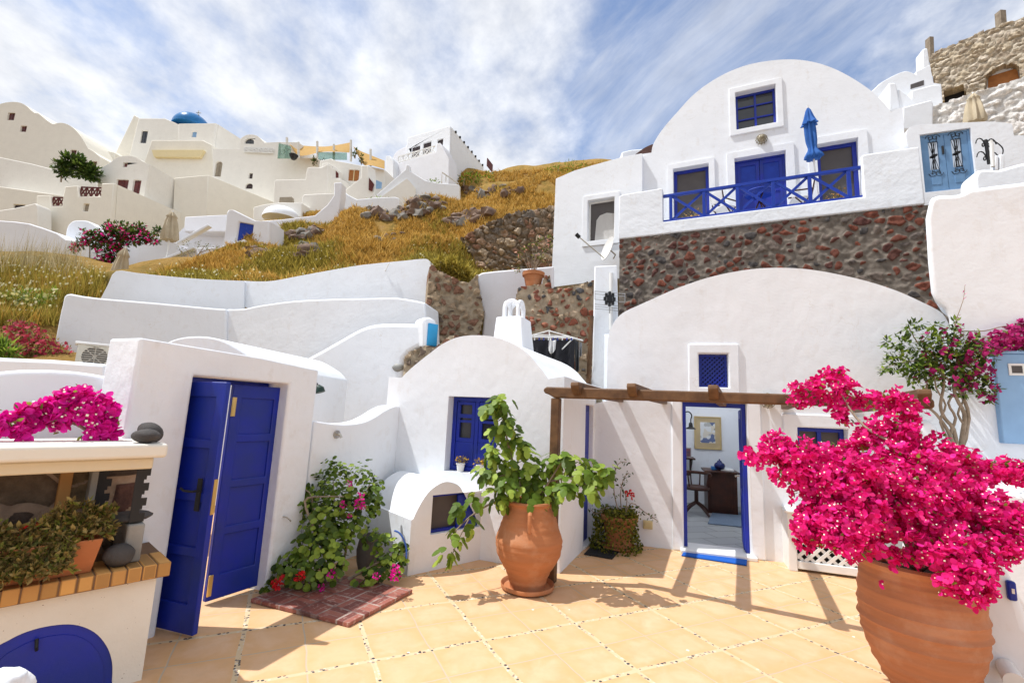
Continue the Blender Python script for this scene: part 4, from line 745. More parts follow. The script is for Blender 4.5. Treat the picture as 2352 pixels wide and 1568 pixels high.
# terracotta trough
TERRA = M('terracotta', (.48, .17, .065), (.40, .135, .05), 5, .8, .35, 28, .008)
px0, px1 = .30, 1.46; zP = zL + .088; bm = BM(); v = []
for (a, b, z, d0_, d1_) in ((px0 + .03, px1 - .03, zP, .0, .17), (px0, px1, zP + .19, -.03, .20), (px0 + .02, px1 - .02, zP + .19, -.01, .18), (px0 + .03, px1 - .03, zP + .13, .0, .17)):
    v.append([bm.verts.new(GB.P(q, d)) for q, d in (((a, z), d0_), ((b, z), d0_), ((b, z), d1_), ((a, z), d1_))])
bm.faces.new(v[0])
for A_, B_ in zip(v, v[1:]):
    for i in range(4): bm.faces.new((A_[i], A_[(i + 1) % 4], B_[(i + 1) % 4], B_[i]))
bm.faces.new(v[-1]); TR = obj('planter_trough', bm, TERRA, bev=.006, label='long terracotta trough overflowing with succulents on the brick ledge', cat='planter')
TRP = (GB, px0, px1, zP)

wq = Pl.uY(-60, 1.25, 120, 1.5); bm = BM(); wc_ = at(-60, 1640, 1.45); blob(bm, wc_, (.13, .12, .10), 4, .35, 1.4); obj('masonry_edge', bm, ROUGHW, ang=180, label='rough white masonry edge in the lower left corner, close to the viewer', cat='masonry')
# ================================================================ village on the hill
f1 = cv1(1)
def hole_in(parent, pl, px0, px1, mat, name='window', d=-.012, arch=False, fr=None):
    r = pl.rect(*px0, *px1); bm = BM(); o = rc(r)
    if arch: w = (r[2] - r[0]) / 2; zc = r[3] - w * .8; o = [(r[0], r[1]), (r[2], r[1]), (r[2], zc)] + [(r[0] + w + w * math.cos(a), zc + w * .8 * math.sin(a)) for a in np.linspace(.2, PI - .2, 7)] + [(r[0], zc)]
    return o, r
def block(name, pl, px, label, mat=CREAM, depth=5, dirn=(.12, .99), cat='house', wins=(), parts=None, bev=.06, fv=None, down=0):
    """A village house: front outline traced at its own distance, recessed windows cut through the front wall."""
    f = fv or (lambda x, y: (x, y)); o = [pl.sz(*f(*p)) for p in px]
    zmin = min(z for s, z in o); o = [(s, z - down if z < zmin + .8 else z) for s, z in o]; cs = sum(s for s, z in o) / len(o)
    T = thing(name, pl.P((cs, zmin), 0), label, cat); hs = []
    for w in wins: hs.append(hole_in(T, pl, f(*w[0]), f(*w[1]), w[2], arch=len(w) > 3 and w[3] == 'arch')[0])
    if hs:
        obj('wall', slab(BM(), pl, o, hs, 0, .3, dirn), mat, T, bev=bev); obj('body', slab(BM(), pl, o, (), .302, depth, dirn), mat, T)
        for w, h in zip(wins, hs):
            if w[2] is None: continue
            wd = obj('door' if len(w) > 3 and w[3] == 'door' else 'window', slab(BM(), pl, h, (), .16, .2, dirn), w[2], T)
            ss = [p[0] for p in h]; zs = [p[1] for p in h]; a, b, c, d = min(ss), max(ss), min(zs), max(zs)
            if w[2] is not None and b - a > .5:
                bm = BM(); m = (a + b) / 2; pbox(bm, pl, m - .04, c, m + .04, d, .12, .158); fm = w[4] if len(w) > 4 else w[2]; obj('frame', bm, fm, wd)
    else: obj('wall', slab(BM(), pl, o, (), 0, depth, dirn), mat, T, bev=bev)
    return T
def fp(Y, u=400, sl=.0): return Pl.uY(u - 200, Y - sl * 200 / F_PX * Y, u + 200, Y + sl * 200 / F_PX * Y)
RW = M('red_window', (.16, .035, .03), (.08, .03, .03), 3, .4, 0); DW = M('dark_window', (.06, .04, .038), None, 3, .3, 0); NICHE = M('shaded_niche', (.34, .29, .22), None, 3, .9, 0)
# far left: the big double-vaulted house
H1 = fp(46, 100); pts = smooth([f1(-80, 170), f1(0, 145), f1(60, 131), f1(120, 129), f1(170, 140), f1(210, 165), f1(240, 194), f1(268, 214)], 3) + [f1(300, 220)] + smooth([f1(320, 236), f1(350, 262), f1(385, 287), f1(412, 300), f1(440, 293), f1(482, 291), f1(530, 306), f1(580, 342), f1(630, 402), f1(660, 452), f1(682, 490)], 3) + [f1(722, 512), f1(772, 552), f1(778, 900), f1(-80, 900)]
block('village_house', H1, pts, 'cream twin-vaulted house at the far left with four small red windows', CREAM, 9, wins=((f1(57, 213), f1(113, 270), RW), (f1(156, 314), f1(205, 360), RW), (f1(540, 500), f1(588, 562), RW), (f1(688, 588), f1(746, 644), RW)))
block('village_house', fp(49, 240), [f1(700, 700), f1(700, 510), f1(760, 505), f1(840, 508), f1(885, 520), f1(885, 700)], 'cream house end between the twin vaults and the domed house', CREAM, 5)
# the domed house
B1 = fp(52, 360)
block('village_house', B1, [f1(985, 760), f1(1000, 548), f1(1072, 255), f1(1275, 256), f1(1390, 305), f1(1390, 760)], 'tall cream house left of the blue dome, with one narrow window', CREAM2, 8, wins=((f1(1088, 352), f1(1136, 446), GLASS),))
block('village_buttress', fp(52.3, 290), [f1(860, 760), f1(882, 545), f1(1036, 229), f1(1078, 255), f1(1000, 560), f1(985, 760)], 'sloping cream buttress wall at the left of the domed house', CREAM, 6, cat='wall')
B2 = fp(51, 450)
block('village_house', B2, [f1(1380, 800), f1(1380, 297), f1(1672, 293), f1(1652, 430), f1(1652, 800)], 'cream flat-roofed house under the blue dome with a small pale window', CREAM2, 8, (.34, .94), wins=((f1(1480, 358), f1(1519, 400), PALEB),))
dc = fp(54, 430).px(*f1(1480, 338)); dr = 140 * .2969 * mpp(54); bm = BM(); lathe(bm, [(dr * math.cos(a), dr * .9 * math.sin(a)) for a in np.linspace(0, 1.54, 10)], dc, 28); DOME = obj('dome', bm, M('blue_dome', (.012, .16, .42), None, 3, .22, .1), ang=60, label='bright blue church dome with a small cross on the hilltop', cat='dome')
bm = BM(); tq = dc + Vector((dr * .28, 0, dr * .84)); bar(bm, tq, tq + Vector((0, 0, .75)), .12); bar(bm, tq + Vector((-.3, 0, .48)), tq + Vector((.3, 0, .48)), .12); obj('cross', bm, WHITEP, DOME)
for a in (-.75, -.45, .2, .6): q = dc + Vector((dr * .86 * math.sin(a) * 1.1, -dr * .3, dr * .66)); obj('stud', box(BM(), q, (.16, .16, .2)), IRON, DOME)
B3 = fp(48, 440)
block('village_house', B3, [f1(1080, 900), f1(1100, 640), f1(1172, 425), f1(1568, 425), f1(1640, 462), f1(1660, 900)], 'broad cream terrace house below the dome with a yellow soffit band', CREAM, 5, (.3, .95))
wall('soffit', B3.off(-.4), [f1(1172, 500), f1(1575, 500), f1(1545, 556), f1(1190, 552)], YELLOW, d1=.38, label='yellowish soffit of the terrace below the dome', cat='canopy')
B4 = fp(47, 640)
b4 = block('village_house', B4, [f2(-200, 1000), f2(-200, 348), f2(-120, 352), f2(0, 352)] + smooth([f2(5, 272), f2(40, 251), f2(75, 244), f2(120, 251), f2(150, 274), f2(180, 304)], 3) + [f2(275, 300), f2(430, 301), f2(432, 420), f2(560, 415), f2(582, 500), f2(582, 1000)], 'cream house with a small arched gable and white lattice parapet', CREAM2, 7, (.3, .95),
      wins=((f2(34, 273), f2(103, 313), GLASS, 'arch'), (f1(1660, 588), f1(1715, 706), NICHE, 'arch'), (f1(1923, 679), f1(1954, 722), DW), (f1(1897, 757), f1(1955, 800), DW, 'arch')))
bm = BM(); P4 = B4.off(-.25); r = P4.rect(*f2(30, 340), *f2(244, 376))
pbox(bm, P4, r[0], r[3] - .09, r[2], r[3], 0, .1); pbox(bm, P4, r[0], r[1], r[2], r[1] + .09, 0, .1); lat = obj('balustrade', bm, WHITEP, b4); bm = BM(); n = 6
for k in range(n):
    a, b = r[0] + (r[2] - r[0]) * k / n, r[0] + (r[2] - r[0]) * (k + 1) / n; zl, zu = r[1] + .09, r[3] - .09
    bar(bm, P4.P((a, zl), .05), P4.P((b, zu), .05), .09); bar(bm, P4.P((a, zu), .03), P4.P((b, zl), .03), .09); bar(bm, P4.P((a, zl), .04), P4.P((a, zu), .04), .1)
obj('lattice', bm, WHITEP, lat)
# restaurant terrace: glass screen, posts, sails
B6 = fp(44.5, 800)
block('village_house', B6, [f2(560, 900), f2(585, 436), f2(670, 420), f2(690, 432), f2(735, 442), f2(890, 472), f2(940, 477), f2(1062, 502), f2(1062, 900)], 'cream restaurant building under the orange sails, with an orange-framed window', CREAM2, 5, (.3, .95), wins=((f2(793, 502), f2(873, 584), ORWOOD, 'win', YELLOW),))
block('village_stair_wall', fp(43, 770), [f2(560, 900), f2(600, 480), f2(605, 455), f2(645, 450), f2(650, 482), f2(676, 482), f2(676, 562), f2(725, 562), f2(740, 590), f2(740, 900)], 'cream stepped wall with a half-hidden red door, left of the orange window', CREAM2, 1.2, (.5, .87), cat='wall')
wall('red_door', fp(43.4, 770), [f2(672, 565), f2(674, 478), f2(722, 528), f2(722, 565)], REDWOOD, d1=.1, label='dark red door under a sloping parapet, left of the orange window', cat='door')
block('village_stair_wall', fp(42.3, 850), [f2(690, 900), f2(740, 690), f2(792, 634), f2(890, 560), f2(892, 472), f2(940, 470), f2(945, 548), f2(990, 600), f2(985, 680), f2(1000, 700), f2(1000, 900)], 'cream stepped wall with a tall chimney block, right of the orange window', CREAM2, 1.0, (.5, .87), cat='wall')
wall('red_door', fp(42.1, 850), [f2(945, 650), f2(948, 560), f2(985, 608), f2(970, 660)], REDWOOD, d1=.1, label='dark red door beside the tall chimney block, right of the orange window', cat='door')
POSTM = M('pale_post', (.72, .70, .64), None, 4, .6, 0)
for i, (x, y0, y1) in enumerate(((345, 268, 420), (290, 305, 420), (430, 302, 415), (568, 296, 415), (690, 318, 432), (815, 286, 440), (960, 354, 475))):
    pl = fp(45.4, 750); a, b = pl.px(*f2(x, y1)), pl.px(*f2(x, y0)); bm = BM(); tube(bm, [a, b], .13, 6)
    nm = ['second', 'leftmost', 'third', 'fourth', 'fifth', 'tallest, at the right end of the first sail', 'last, inside the second sail'][i]
    obj('sail_post', bm, POSTM, label='pale post of the orange sails, ' + nm + ' from the left' if i not in (5, 6) else 'pale post of the orange sails, the ' + nm, cat='post', group='sail posts')
def sail(px, lab, Ys):
    f = f2; bm = BM(); tops, bots = px; n = 12; V = []
    tp_ = smooth(tops, 6); bt = smooth(bots, 6); L = len(tp_)
    for i in range(L):
        for j in range(5):
            t = j / 4; u = tp_[i][0] * (1 - t) + bt[i][0] * t; v = tp_[i][1] * (1 - t) + bt[i][1] * t; V.append(bm.verts.new(at(*f(u, v), Ys + t * -2.2 + .5 * math.sin(i * .3))))
    for i in range(L - 1):
        for j in range(4): bm.faces.new((V[i * 5 + j], V[i * 5 + j + 1], V[i * 5 + j + 6], V[i * 5 + j + 5]))
    r = bmesh.ops.extrude_face_region(bm, geom=list(bm.faces)); bmesh.ops.translate(bm, verts=[v for v in r['geom'] if isinstance(v, bmesh.types.BMVert)], vec=(0, .05, .06))
    obj('shade_sail', bm, SAIL, ang=60, label=lab, cat='shade sail')
sail(([(362, 315), (440, 326), (600, 335), (700, 325), (810, 304)], [(375, 330), (440, 400), (600, 374), (700, 372), (803, 378)]), 'larger orange shade sail stretched over the hilltop terrace', 47.5)
sail(([(833, 334), (880, 365), (960, 398), (1062, 440)], [(838, 340), (905, 462), (960, 470), (1062, 498)]), 'smaller orange shade sail sloping down at the right of the terrace', 46.5)
m_, t_, b_ = newmat('green_glass_screen'); b_.inputs[0].default_value = (.45, .62, .55, 1); b_.inputs['Roughness'].default_value = .1; b_.inputs['Transmission Weight'].default_value = .7; b_.inputs['IOR'].default_value = 1.05
wall('glass_screen', fp(45.2, 700), [f2(575, 425), f2(575, 374), f2(785, 378), f2(785, 430)], m_, d1=.06, label='greenish glass balustrade under the larger orange sail', cat='balustrade')
wall('glass_screen', fp(45.2, 640), [f2(275, 420), f2(285, 308), f2(340, 320), f2(372, 330), f2(372, 420)], m_, d1=.06, label='greenish glass windbreak at the left end of the sail terrace', cat='balustrade')
# lower cream terraces
block('village_terrace', fp(42.5, 660), [f2(240, 950), f2(250, 590), f2(262, 577), f2(480, 572), f2(490, 500), f2(500, 486), f2(540, 482), f2(596, 486), f2(645, 460), f2(650, 950)], 'cream terrace block with a raised rounded corner below the glass screen', CREAM2, 4, (.3, .95), cat='terrace')
block('village_terrace', fp(39, 720), [f2(440, 950), f2(455, 705), f2(470, 684), f2(690, 675), f2(692, 950)], 'plain cream terrace box right of the rounded oven mound', CREAM2, 4, (.3, .95), cat='terrace')
block('village_terrace', fp(38, 620), [f2(95, 960), f2(98, 778), f2(180, 756), f2(270, 746), f2(300, 742), f2(452, 745), f2(452, 960)], 'cream terrace wall behind the rounded oven mound', CREAM2, 3, (.3, .95), cat='terrace')
wall('ledge', fp(38.3, 620), [f2(288, 742), f2(292, 705), f2(380, 702), f2(386, 742)], NICHE, d1=.4, label='grey-brown niche front on the cream terrace wall', cat='niche')
c = fp(37.5, 650).px(*f2(305, 872)); bm = BM(); lathe(bm, [(1.5 * math.cos(a), 1.15 * math.sin(a)) for a in np.linspace(0, 1.5, 8)], c, 24); obj('oven_mound', bm, WHITE, ang=60, label='rounded white oven mound on the cream terrace', cat='oven')
B9 = fp(32.5, 720); p = [f2(60, 1150), f2(100, 880), f2(300, 868), f2(548, 838), f2(640, 762), f2(690, 690), f2(690, 598), f2(745, 594), f2(742, 690), f2(722, 820), f2(700, 1150)]
block('white_stair_wall', B9, p, 'bluish white stepped wall sweeping up to a square chimney block', BLUEW, .8, cat='wall')
block('white_stair_wall', fp(36, 800), [f2(700, 900), f2(705, 800), f2(760, 660), f2(800, 690), f2(860, 720), f2(1000, 706), f2(1140, 702), f2(1170, 712), f2(1170, 900)], 'low white wall along the grass below the white cube house', WHITE, .8, cat='wall')
# white cube house
WA = Pl.uY(932, 48.5, 1034, 46)
wc = block('cube_house', WA, [f2(1205, 800), f2(1218, 365), f2(1232, 267), f2(1545, 180), f2(1535, 800)], 'white cube-shaped house with a lattice balcony on top of the hill', WHITE, 9, (.36, .93), wins=((f2(1262, 332), f2(1320, 420), DW), (f2(1345, 302), f2(1402, 400), DW), (f2(1450, 280), f2(1490, 360), DW)))
WB = WA.off(-1.6); r = [WB.sz(*f2(*q)) for q in ((1040, 900), (1045, 545), (1130, 472), (1140, 462), (1440, 372), (1445, 310), (1470, 305), (1535, 420), (1535, 900))]
obj('terrace_wall', slab(BM(), WB, r, (), 0, 1.55), BLUEW, wc, bev=.05)
bq = [WB.sz(*f2(*q)) for q in ((1160, 405), (1430, 325), (1430, 372), (1160, 448))]; bm = BM()
for a, b in ((0, 1), (3, 2)): bar(bm, WB.P(bq[a], .1), WB.P(bq[b], .1), .12)
n = 7; L_ = lambda a, b, t: (a[0] + (b[0] - a[0]) * t, a[1] + (b[1] - a[1]) * t)
for k in range(n):
    t0, t1 = k / n, (k + 1) / n; bar(bm, WB.P(L_(bq[0], bq[1], t0), .1), WB.P(L_(bq[3], bq[2], t1), .1), .08); bar(bm, WB.P(L_(bq[3], bq[2], t0), .12), WB.P(L_(bq[0], bq[1], t1), .12), .08); bar(bm, WB.P(L_(bq[0], bq[1], t0), .11), WB.P(L_(bq[3], bq[2], t0), .11), .1)
obj('balustrade', bm, WHITEP, wc)
sd = Pl(WA.px(*f2(1545, 400)), WA.px(*f2(1545, 400)) + Vector((.36, .93, 0))); r = sd.rect(*f2(1815, 440), *f2(1857, 500)); bm = BM(); pbox(bm, sd, r[0], r[1], r[2], r[3], -.04, .05); obj('side_window', bm, REDWOOD, wc)
for k in range(8): q = WA.px(*f2(1546, 182)) + Vector((.36, .93, 0)) * (1.2 + k * 1.05); obj('roof_stud', box(BM(), q + Vector((.05, 0, .02)), (.2, .2, .2)), IRON, wc)
wall('barrel_wall', WA.off(.4), smooth([f2(1110, 700), f2(1118, 450), f2(1130, 398), f2(1160, 362), f2(1215, 336), f2(1240, 336), f2(1240, 700)], 3), BLUEW, d1=4, bev=.05, label='quarter-round white vault end left of the cube house', cat='vault')
wall('chimney', WA.off(-2.4), [f2(1050, 760), f2(1068, 520), f2(1072, 402), f2(1100, 398), f2(1128, 440), f2(1128, 530), f2(1120, 760)], WHITE, d1=1, bev=.06, label='squat white chimney beside the cube house steps', cat='chimney')
block('white_stair_wall', fp(41.5, 900), [f2(985, 900), f2(1000, 690), f2(1215, 500), f2(1220, 466), f2(1242, 466), f2(1248, 512), f2(1365, 582), f2(1460, 600), f2(1610, 612), f2(1610, 900)], 'white stair parapet rising to the cube house', WHITE, .5, (.2, .98), cat='wall')
wall('stair_flank', fp(41.3, 900), [f2(1030, 900), f2(1040, 700), f2(1225, 568), f2(1250, 590), f2(1290, 640), f2(1290, 900)], CREAM2, d1=.15, label='cream flank of the stair below the white cube house', cat='wall')
wall('blue_gate', fp(41.7, 880), [f2(998, 640), f2(1000, 578), f2(1042, 596), f2(1038, 640)], PALEB, d1=.1, label='small pale blue gate at the foot of the cube house stair', cat='gate')
bm = BM(); P0 = fp(44, 1000); tube(bm, [P0.px(*f2(1482, 600)), P0.px(*f2(1485, 522)), P0.px(*f2(1608, 606))], .07, 5); tube(bm, [P0.px(*f2(1513, 590)), P0.px(*f2(1515, 540))], .05, 5); obj('handrail', bm, POSTM, label='thin pale handrail below the right corner of the cube house', cat='handrail')
wall('hut', Pl.uY(1300, 50, 1400, 50), [f2(2060, 640), f2(2060, 530), f2(2140, 530), f2(2140, 640)], BLUEW, d1=3, bev=.05, label='small pale hut on the grassy ridge left of the upper house', cat='hut')
# nearer cream houses
V1 = fp(38.5, 270)
block('village_house', V1, [f1(740, 1150), f1(757, 740), f1(780, 642)] + smooth([f1(848, 602), f1(900, 562), f1(955, 547), f1(1010, 546), f1(1060, 561), f1(1105, 588), f1(1140, 606)], 3) + [f1(1157, 612), f1(1112, 870), f1(1100, 1150)], 'cream arched-gable house with red windows in the middle of the village', CREAM2, 9, (.16, .98), wins=((f1(950, 598), f1(985, 632), RW), (f1(896, 728), f1(992, 800), RW), (f1(1024, 731), f1(1086, 838), RW, 'door')))
V2 = fp(35.5, 200)
v2 = block('village_terrace', V2, [f1(280, 1200), f1(282, 852), f1(388, 850), f1(396, 932), f1(480, 932), f1(488, 860), f1(502, 783), f1(600, 776), f1(612, 860), f1(780, 858), f1(787, 758), f1(880, 756), f1(850, 1200)], 'cream terrace house with two red lattice railings', CREAM, 6, (.28, .96), 'house', wins=((f1(346, 994), f1(377, 1050), DW), (f1(640, 916), f1(683, 973), NICHE)))
for q0, q1 in (((395, 862), (482, 930)), ((612, 785), (782, 858))):
    r = V2.rect(*f1(*q0), *f1(*q1)); bm = BM()
    for z in (r[1], r[3]): pbox(bm, V2, r[0], z - .05, r[2], z + .05, .1, .18)
    n = 2 if q0[0] < 500 else 4
    for k in range(n + 1): s = r[0] + (r[2] - r[0]) * k / n; bar(bm, V2.P((s, r[1]), .14), V2.P((s, r[3]), .14), .08)
    for k in range(n):
        a, b = r[0] + (r[2] - r[0]) * k / n, r[0] + (r[2] - r[0]) * (k + 1) / n; bar(bm, V2.P((a, r[1]), .13), V2.P((b, r[3]), .13), .07); bar(bm, V2.P((a, r[3]), .15), V2.P((b, r[1]), .15), .07)
    obj('railing', bm, REDWOOD, v2)
block('village_house', fp(41, 440), [f1(1330, 1150), f1(1348, 716), f1(1612, 693), f1(1592, 1150)], 'plain cream block house right of the arched-gable house', CREAM, 9, (.55, .83))
block('sloping_wall', fp(41, 120, .1), [f1(-80, 900), f1(-80, 532), f1(0, 556), f1(250, 608), f1(500, 672), f1(748, 742), f1(745, 1000)], 'long cream retaining wall sloping down from the far left', CREAM2, 1.5, cat='wall')
block('sloping_wall', fp(39, 60), [f1(-80, 1100), f1(-80, 765), f1(0, 782), f1(250, 818), f1(490, 852), f1(488, 1100)], 'lower cream terrace wall at the far left', CREAM, 1.5, cat='wall', wins=((f1(100, 922), f1(190, 950), DW),))
block('sloping_wall', fp(34, 40), [f1(-80, 1200), f1(-80, 975), f1(0, 966), f1(110, 950), f1(275, 912), f1(292, 936), f1(295, 1200)], 'cream parapet with a pale coping at the left edge', CREAM2, 1.0, cat='wall')
# bluish white walls at the foot of the village
block('white_wall', fp(25.5, 100), [f1(-80, 1500), f1(-80, 1035), f1(0, 1045), f1(110, 1052), f1(225, 1068), f1(340, 1105), f1(440, 1142), f1(510, 1190), f1(600, 1200), f1(705, 1230), f1(720, 1500)], 'bluish white wall above the grass at the left edge', BLUEW, 3, cat='wall')
block('white_vault', fp(27, 200), smooth([f1(505, 1300), f1(508, 1160), f1(522, 1092), f1(560, 1052), f1(610, 1043), f1(680, 1050), f1(740, 1086), f1(800, 1125), f1(860, 1190), f1(900, 1300)], 3), 'white rounded vault end behind the bougainvillea on the slope', WHITE, 4, cat='vault')
N3 = fp(27.5, 330)
block('white_wall', N3, [f1(600, 1500), f1(620, 1195), f1(700, 1190), f1(850, 1160), f1(1165, 1152), f1(1300, 1190), f1(1380, 1222), f1(1372, 1275), f1(1500, 1255), f1(1700, 1255), f1(1720, 1500)], 'white terrace wall behind the upper closed beige umbrella', BLUEW, 1.2, cat='wall', wins=((f1(655, 1290), f1(735, 1400), BLUE2),))
block('white_vault', fp(30, 470), [f1(1350, 1300), f1(1372, 1152)] + smooth([f1(1410, 1110), f1(1480, 1056), f1(1550, 1033), f1(1620, 1034), f1(1690, 1060), f1(1745, 1105)], 3) + [f1(1760, 1300)], 'white vault with a small dark window beside the blue gate', BLUEW, 4, cat='vault', wins=((f1(1540, 1085), f1(1598, 1120), DW),))
block('white_house', Pl.uY(420, 29, 600, 28), [f1(1420, 1130), f1(1430, 1016), f1(1752, 999), f1(1752, 1130)], 'white parapet behind the small white vault', BLUEW, 2, cat='wall')
N5 = Pl.uY(520, 27.5, 620, 28.5)
block('white_house', N5, [f1(1700, 1420), f1(1740, 1120), f1(1752, 985), f1(1765, 963), f1(1805, 961), f1(1975, 1046), f1(2080, 1046), f1(2080, 1420)], 'white walled porch with a bright blue double door on the slope', BLUEW, 1.6, cat='house', wins=((f1(1832, 1062), f1(1952, 1215), BLUE2, 'door'),))
for (a, b, lab) in (((1380, 1228), (1625, 1086), 'upper white sloping stair coping on the slope'), ((1040, 1452), (1512, 1256), 'lower white sloping stair coping, longest one on the slope'), ((1720, 1262), (1905, 1208), 'short white stair coping below the blue double door')):
    P0 = fp(25.8 if a[0] < 1700 else 27, 400); bm = BM(); bar(bm, P0.px(*f1(*a)), P0.px(*f1(*b)), .32, .16); obj('stair_coping', bm, WHITE, bev=.03, label=lab, cat='coping')
wall('white_wall', fp(26, 400), [f1(1000, 1520), f1(1040, 1458), f1(1250, 1370), f1(1512, 1262), f1(1530, 1300), f1(1700, 1290), f1(1700, 1520)], BLUEW, d1=.2, label='bluish white stair flank under the longest sloping coping', cat='wall')
wall('white_wall', fp(20.5, 180), [f1(490, 1520), f1(495, 1430), f1(580, 1396), f1(740, 1440), f1(735, 1520)], BLUEW, d1=.5, bev=.04, label='small white wall end among the grasses at left', cat='wall')
# hillside masonry
HS = Pl.uY(1015, 20.5, 1275, 19.5)
rubble('dry_stone_wall', HS, [(1010, 640), (1013, 585), (1016, 570), (1040, 556), (1062, 546), (1100, 522), (1150, 500), (1176, 489), (1200, 484), (1240, 478), (1290, 474), (1290, 660)], RUBHILL, step=.055, cell=.30, amp=.22, mort=.10, thick=2, rough=.14, seed=5, label='dry stone retaining wall in the golden grass left of the upper house', cat='rubble wall')
# ================================================================ foliage
class Leaves:
    def __init__(s): s.V, s.F = [], []
    def _frame(s, d, up):
        d = Vector(d).normalized(); x = d.cross(Vector(up))
        if x.length < 1e-3: x = d.orthogonal()
        x.normalize(); return x, d, x.cross(d)
    def fan(s, p, d, up, prof, L, cup=.0, bend=0):
        """prof: outline (x, y) round the blade, base at the origin, tip at y = 1."""
        x, y, n = s._frame(d, up); k = len(s.V); p = Vector(p); c = (0, .45)
        s.V.append(p + (x * c[0] + y * c[1]) * L)
        for a, b in prof: s.V.append(p + (x * a + y * b + n * (cup * (a * a + (b - .45) ** 2) - bend * b * b)) * L)
        m = len(prof); s.F += [(k, k + 1 + i, k + 1 + (i + 1) % m) for i in range(m)]
    def blade(s, p, q, w):
        p, q = Vector(p), Vector(q); x = (q - p).cross(Vector((U(-1, 1), U(-1, 1), .2))).normalized() * w; k = len(s.V)
        s.V += [p - x, p + x, q]; s.F.append((k, k + 1, k + 2))
    def build(s, name, mat, parent=None, ang=None, **k): return pyobj(name, s.V, s.F, mat, parent, ang=ang, **k)
OVAL = [(0, 0), (.22, .28), (.2, .6), (0, 1), (-.2, .6), (-.22, .28)]
SLIM = [(0, 0), (.1, .35), (0, 1), (-.1, .35)]
ROUND = [(.05, 0), (.36, .02), (.52, .32), (.45, .7), (.18, .95), (-.18, .95), (-.45, .7), (-.52, .32), (-.36, .02), (-.05, 0)]
FIG = [(0, 0), (.13, .05), (.26, .12), (.36, .28), (.38, .44), (.28, .50), (.20, .44), (.26, .62), (.24, .84), (.12, 1.0), (0, 1.05), (-.12, 1.0), (-.24, .84), (-.26, .62), (-.20, .44), (-.28, .50), (-.38, .44), (-.36, .28), (-.26, .12), (-.13, .05)]
BRACT = [(0, 0), (.34, .22), (.40, .55), (.2, .9), (0, 1), (-.2, .9), (-.40, .55), (-.34, .22)]
def rdir(up=0.): 
    while True:
        v = Vector((U(-1, 1), U(-1, 1), U(-1, 1)))
        if .05 < v.length < 1: break
    v.normalize(); v.z += up; return v.normalized()
def leafmat(name, c, c2, trans=.35, rough=.5):
    m, t, b = newmat(name); r = nd(t, 'ShaderNodeNewGeometry').outputs['Random Per Island']
    col = ramp(t, r, [(0, tuple(x * .55 for x in c)), (.45, c), (.8, c2), (1, tuple(min(1, x * 1.25) for x in c2))])
    t.links.new(col, b.inputs[0]); b.inputs['Roughness'].default_value = rough; b.inputs['Specular IOR Level'].default_value = .3
    tr = nd(t, 'ShaderNodeBsdfTranslucent'); t.links.new(col, tr.inputs[0]); mx = nd(t, 'ShaderNodeMixShader', {0: trans}); o = t.nodes['Material Output']
    t.links.new(b.outputs[0], mx.inputs[1]); t.links.new(tr.outputs[0], mx.inputs[2]); t.links.new(mx.outputs[0], o.inputs[0]); return m
GREEN = leafmat('green_leaves', (.12, .20, .02), (.27, .36, .045)); FIGL = leafmat('fig_leaves', (.13, .22, .022), (.30, .40, .055)); DKGREEN = leafmat('dark_leaves', (.045, .085, .016), (.10, .15, .025))
PINK = leafmat('crimson_bracts', (.80, .008, .20), (.90, .025, .33), .45, .6); MAG = leafmat('magenta_bracts', (.84, .006, .36), (.92, .03, .48), .45, .6); PURP = leafmat('purple_bracts', (.42, .01, .15), (.55, .03, .22), .4, .6)
REDF = leafmat('red_petals', (.62, .012, .02), (.75, .03, .03), .3, .6); YELF = leafmat('yellow_petals', (.75, .45, .02), (.85, .6, .05), .3); WHF = M('tiny_white_flowers', (.85, .82, .70), (.85, .8, .6), 5, .6, 0)
DULLRED = leafmat('dull_red_petals', (.42, .035, .07), (.55, .07, .11), .3, .7); OLIVE = leafmat('olive_succulent', (.22, .155, .05), (.36, .27, .09), .25); SUCC = leafmat('green_succulent', (.12, .14, .02), (.24, .25, .04), .25); BARK = M('grey_bark', (.34, .27, .20), (.22, .17, .12), 8, .85, .6, 30, .01)
GRASSG = leafmat('green_gold_grass', (.31, .25, .04), (.50, .40, .08), .3, .8); GRASSO = leafmat('golden_grass', (.55, .33, .065), (.70, .47, .13), .3, .8); STRAW = leafmat('pale_straw', (.46, .38, .20), (.60, .52, .32), .3, .8); DAISY = M('pale_daisies', (.85, .78, .42), (.85, .82, .6), 5, .7, 0)
def inblob(c, r, shell=.35):
    d = rdir(); k = (shell + (1 - shell) * rnd()) if rnd() < .85 else rnd(); return Vector(c) + Vector((d.x * r[0], d.y * r[1], d.z * r[2])) * k, d
def pb(u, v, Y, r, ry=None): return (at(u, v, Y), (r * mpp(Y), (ry or r) * mpp(Y), r * mpp(Y)))
def stems(bm, pts, Y, r0, r1, dY=None):
    pp = smooth(pts, 3); n = len(pp); dY = dY or (lambda t: 0); tube(bm, [at(*p, Y + dY(i / (n - 1))) for i, p in enumerate(pp)], [r0 + (r1 - r0) * i / (n - 1) for i in range(n)], 7)

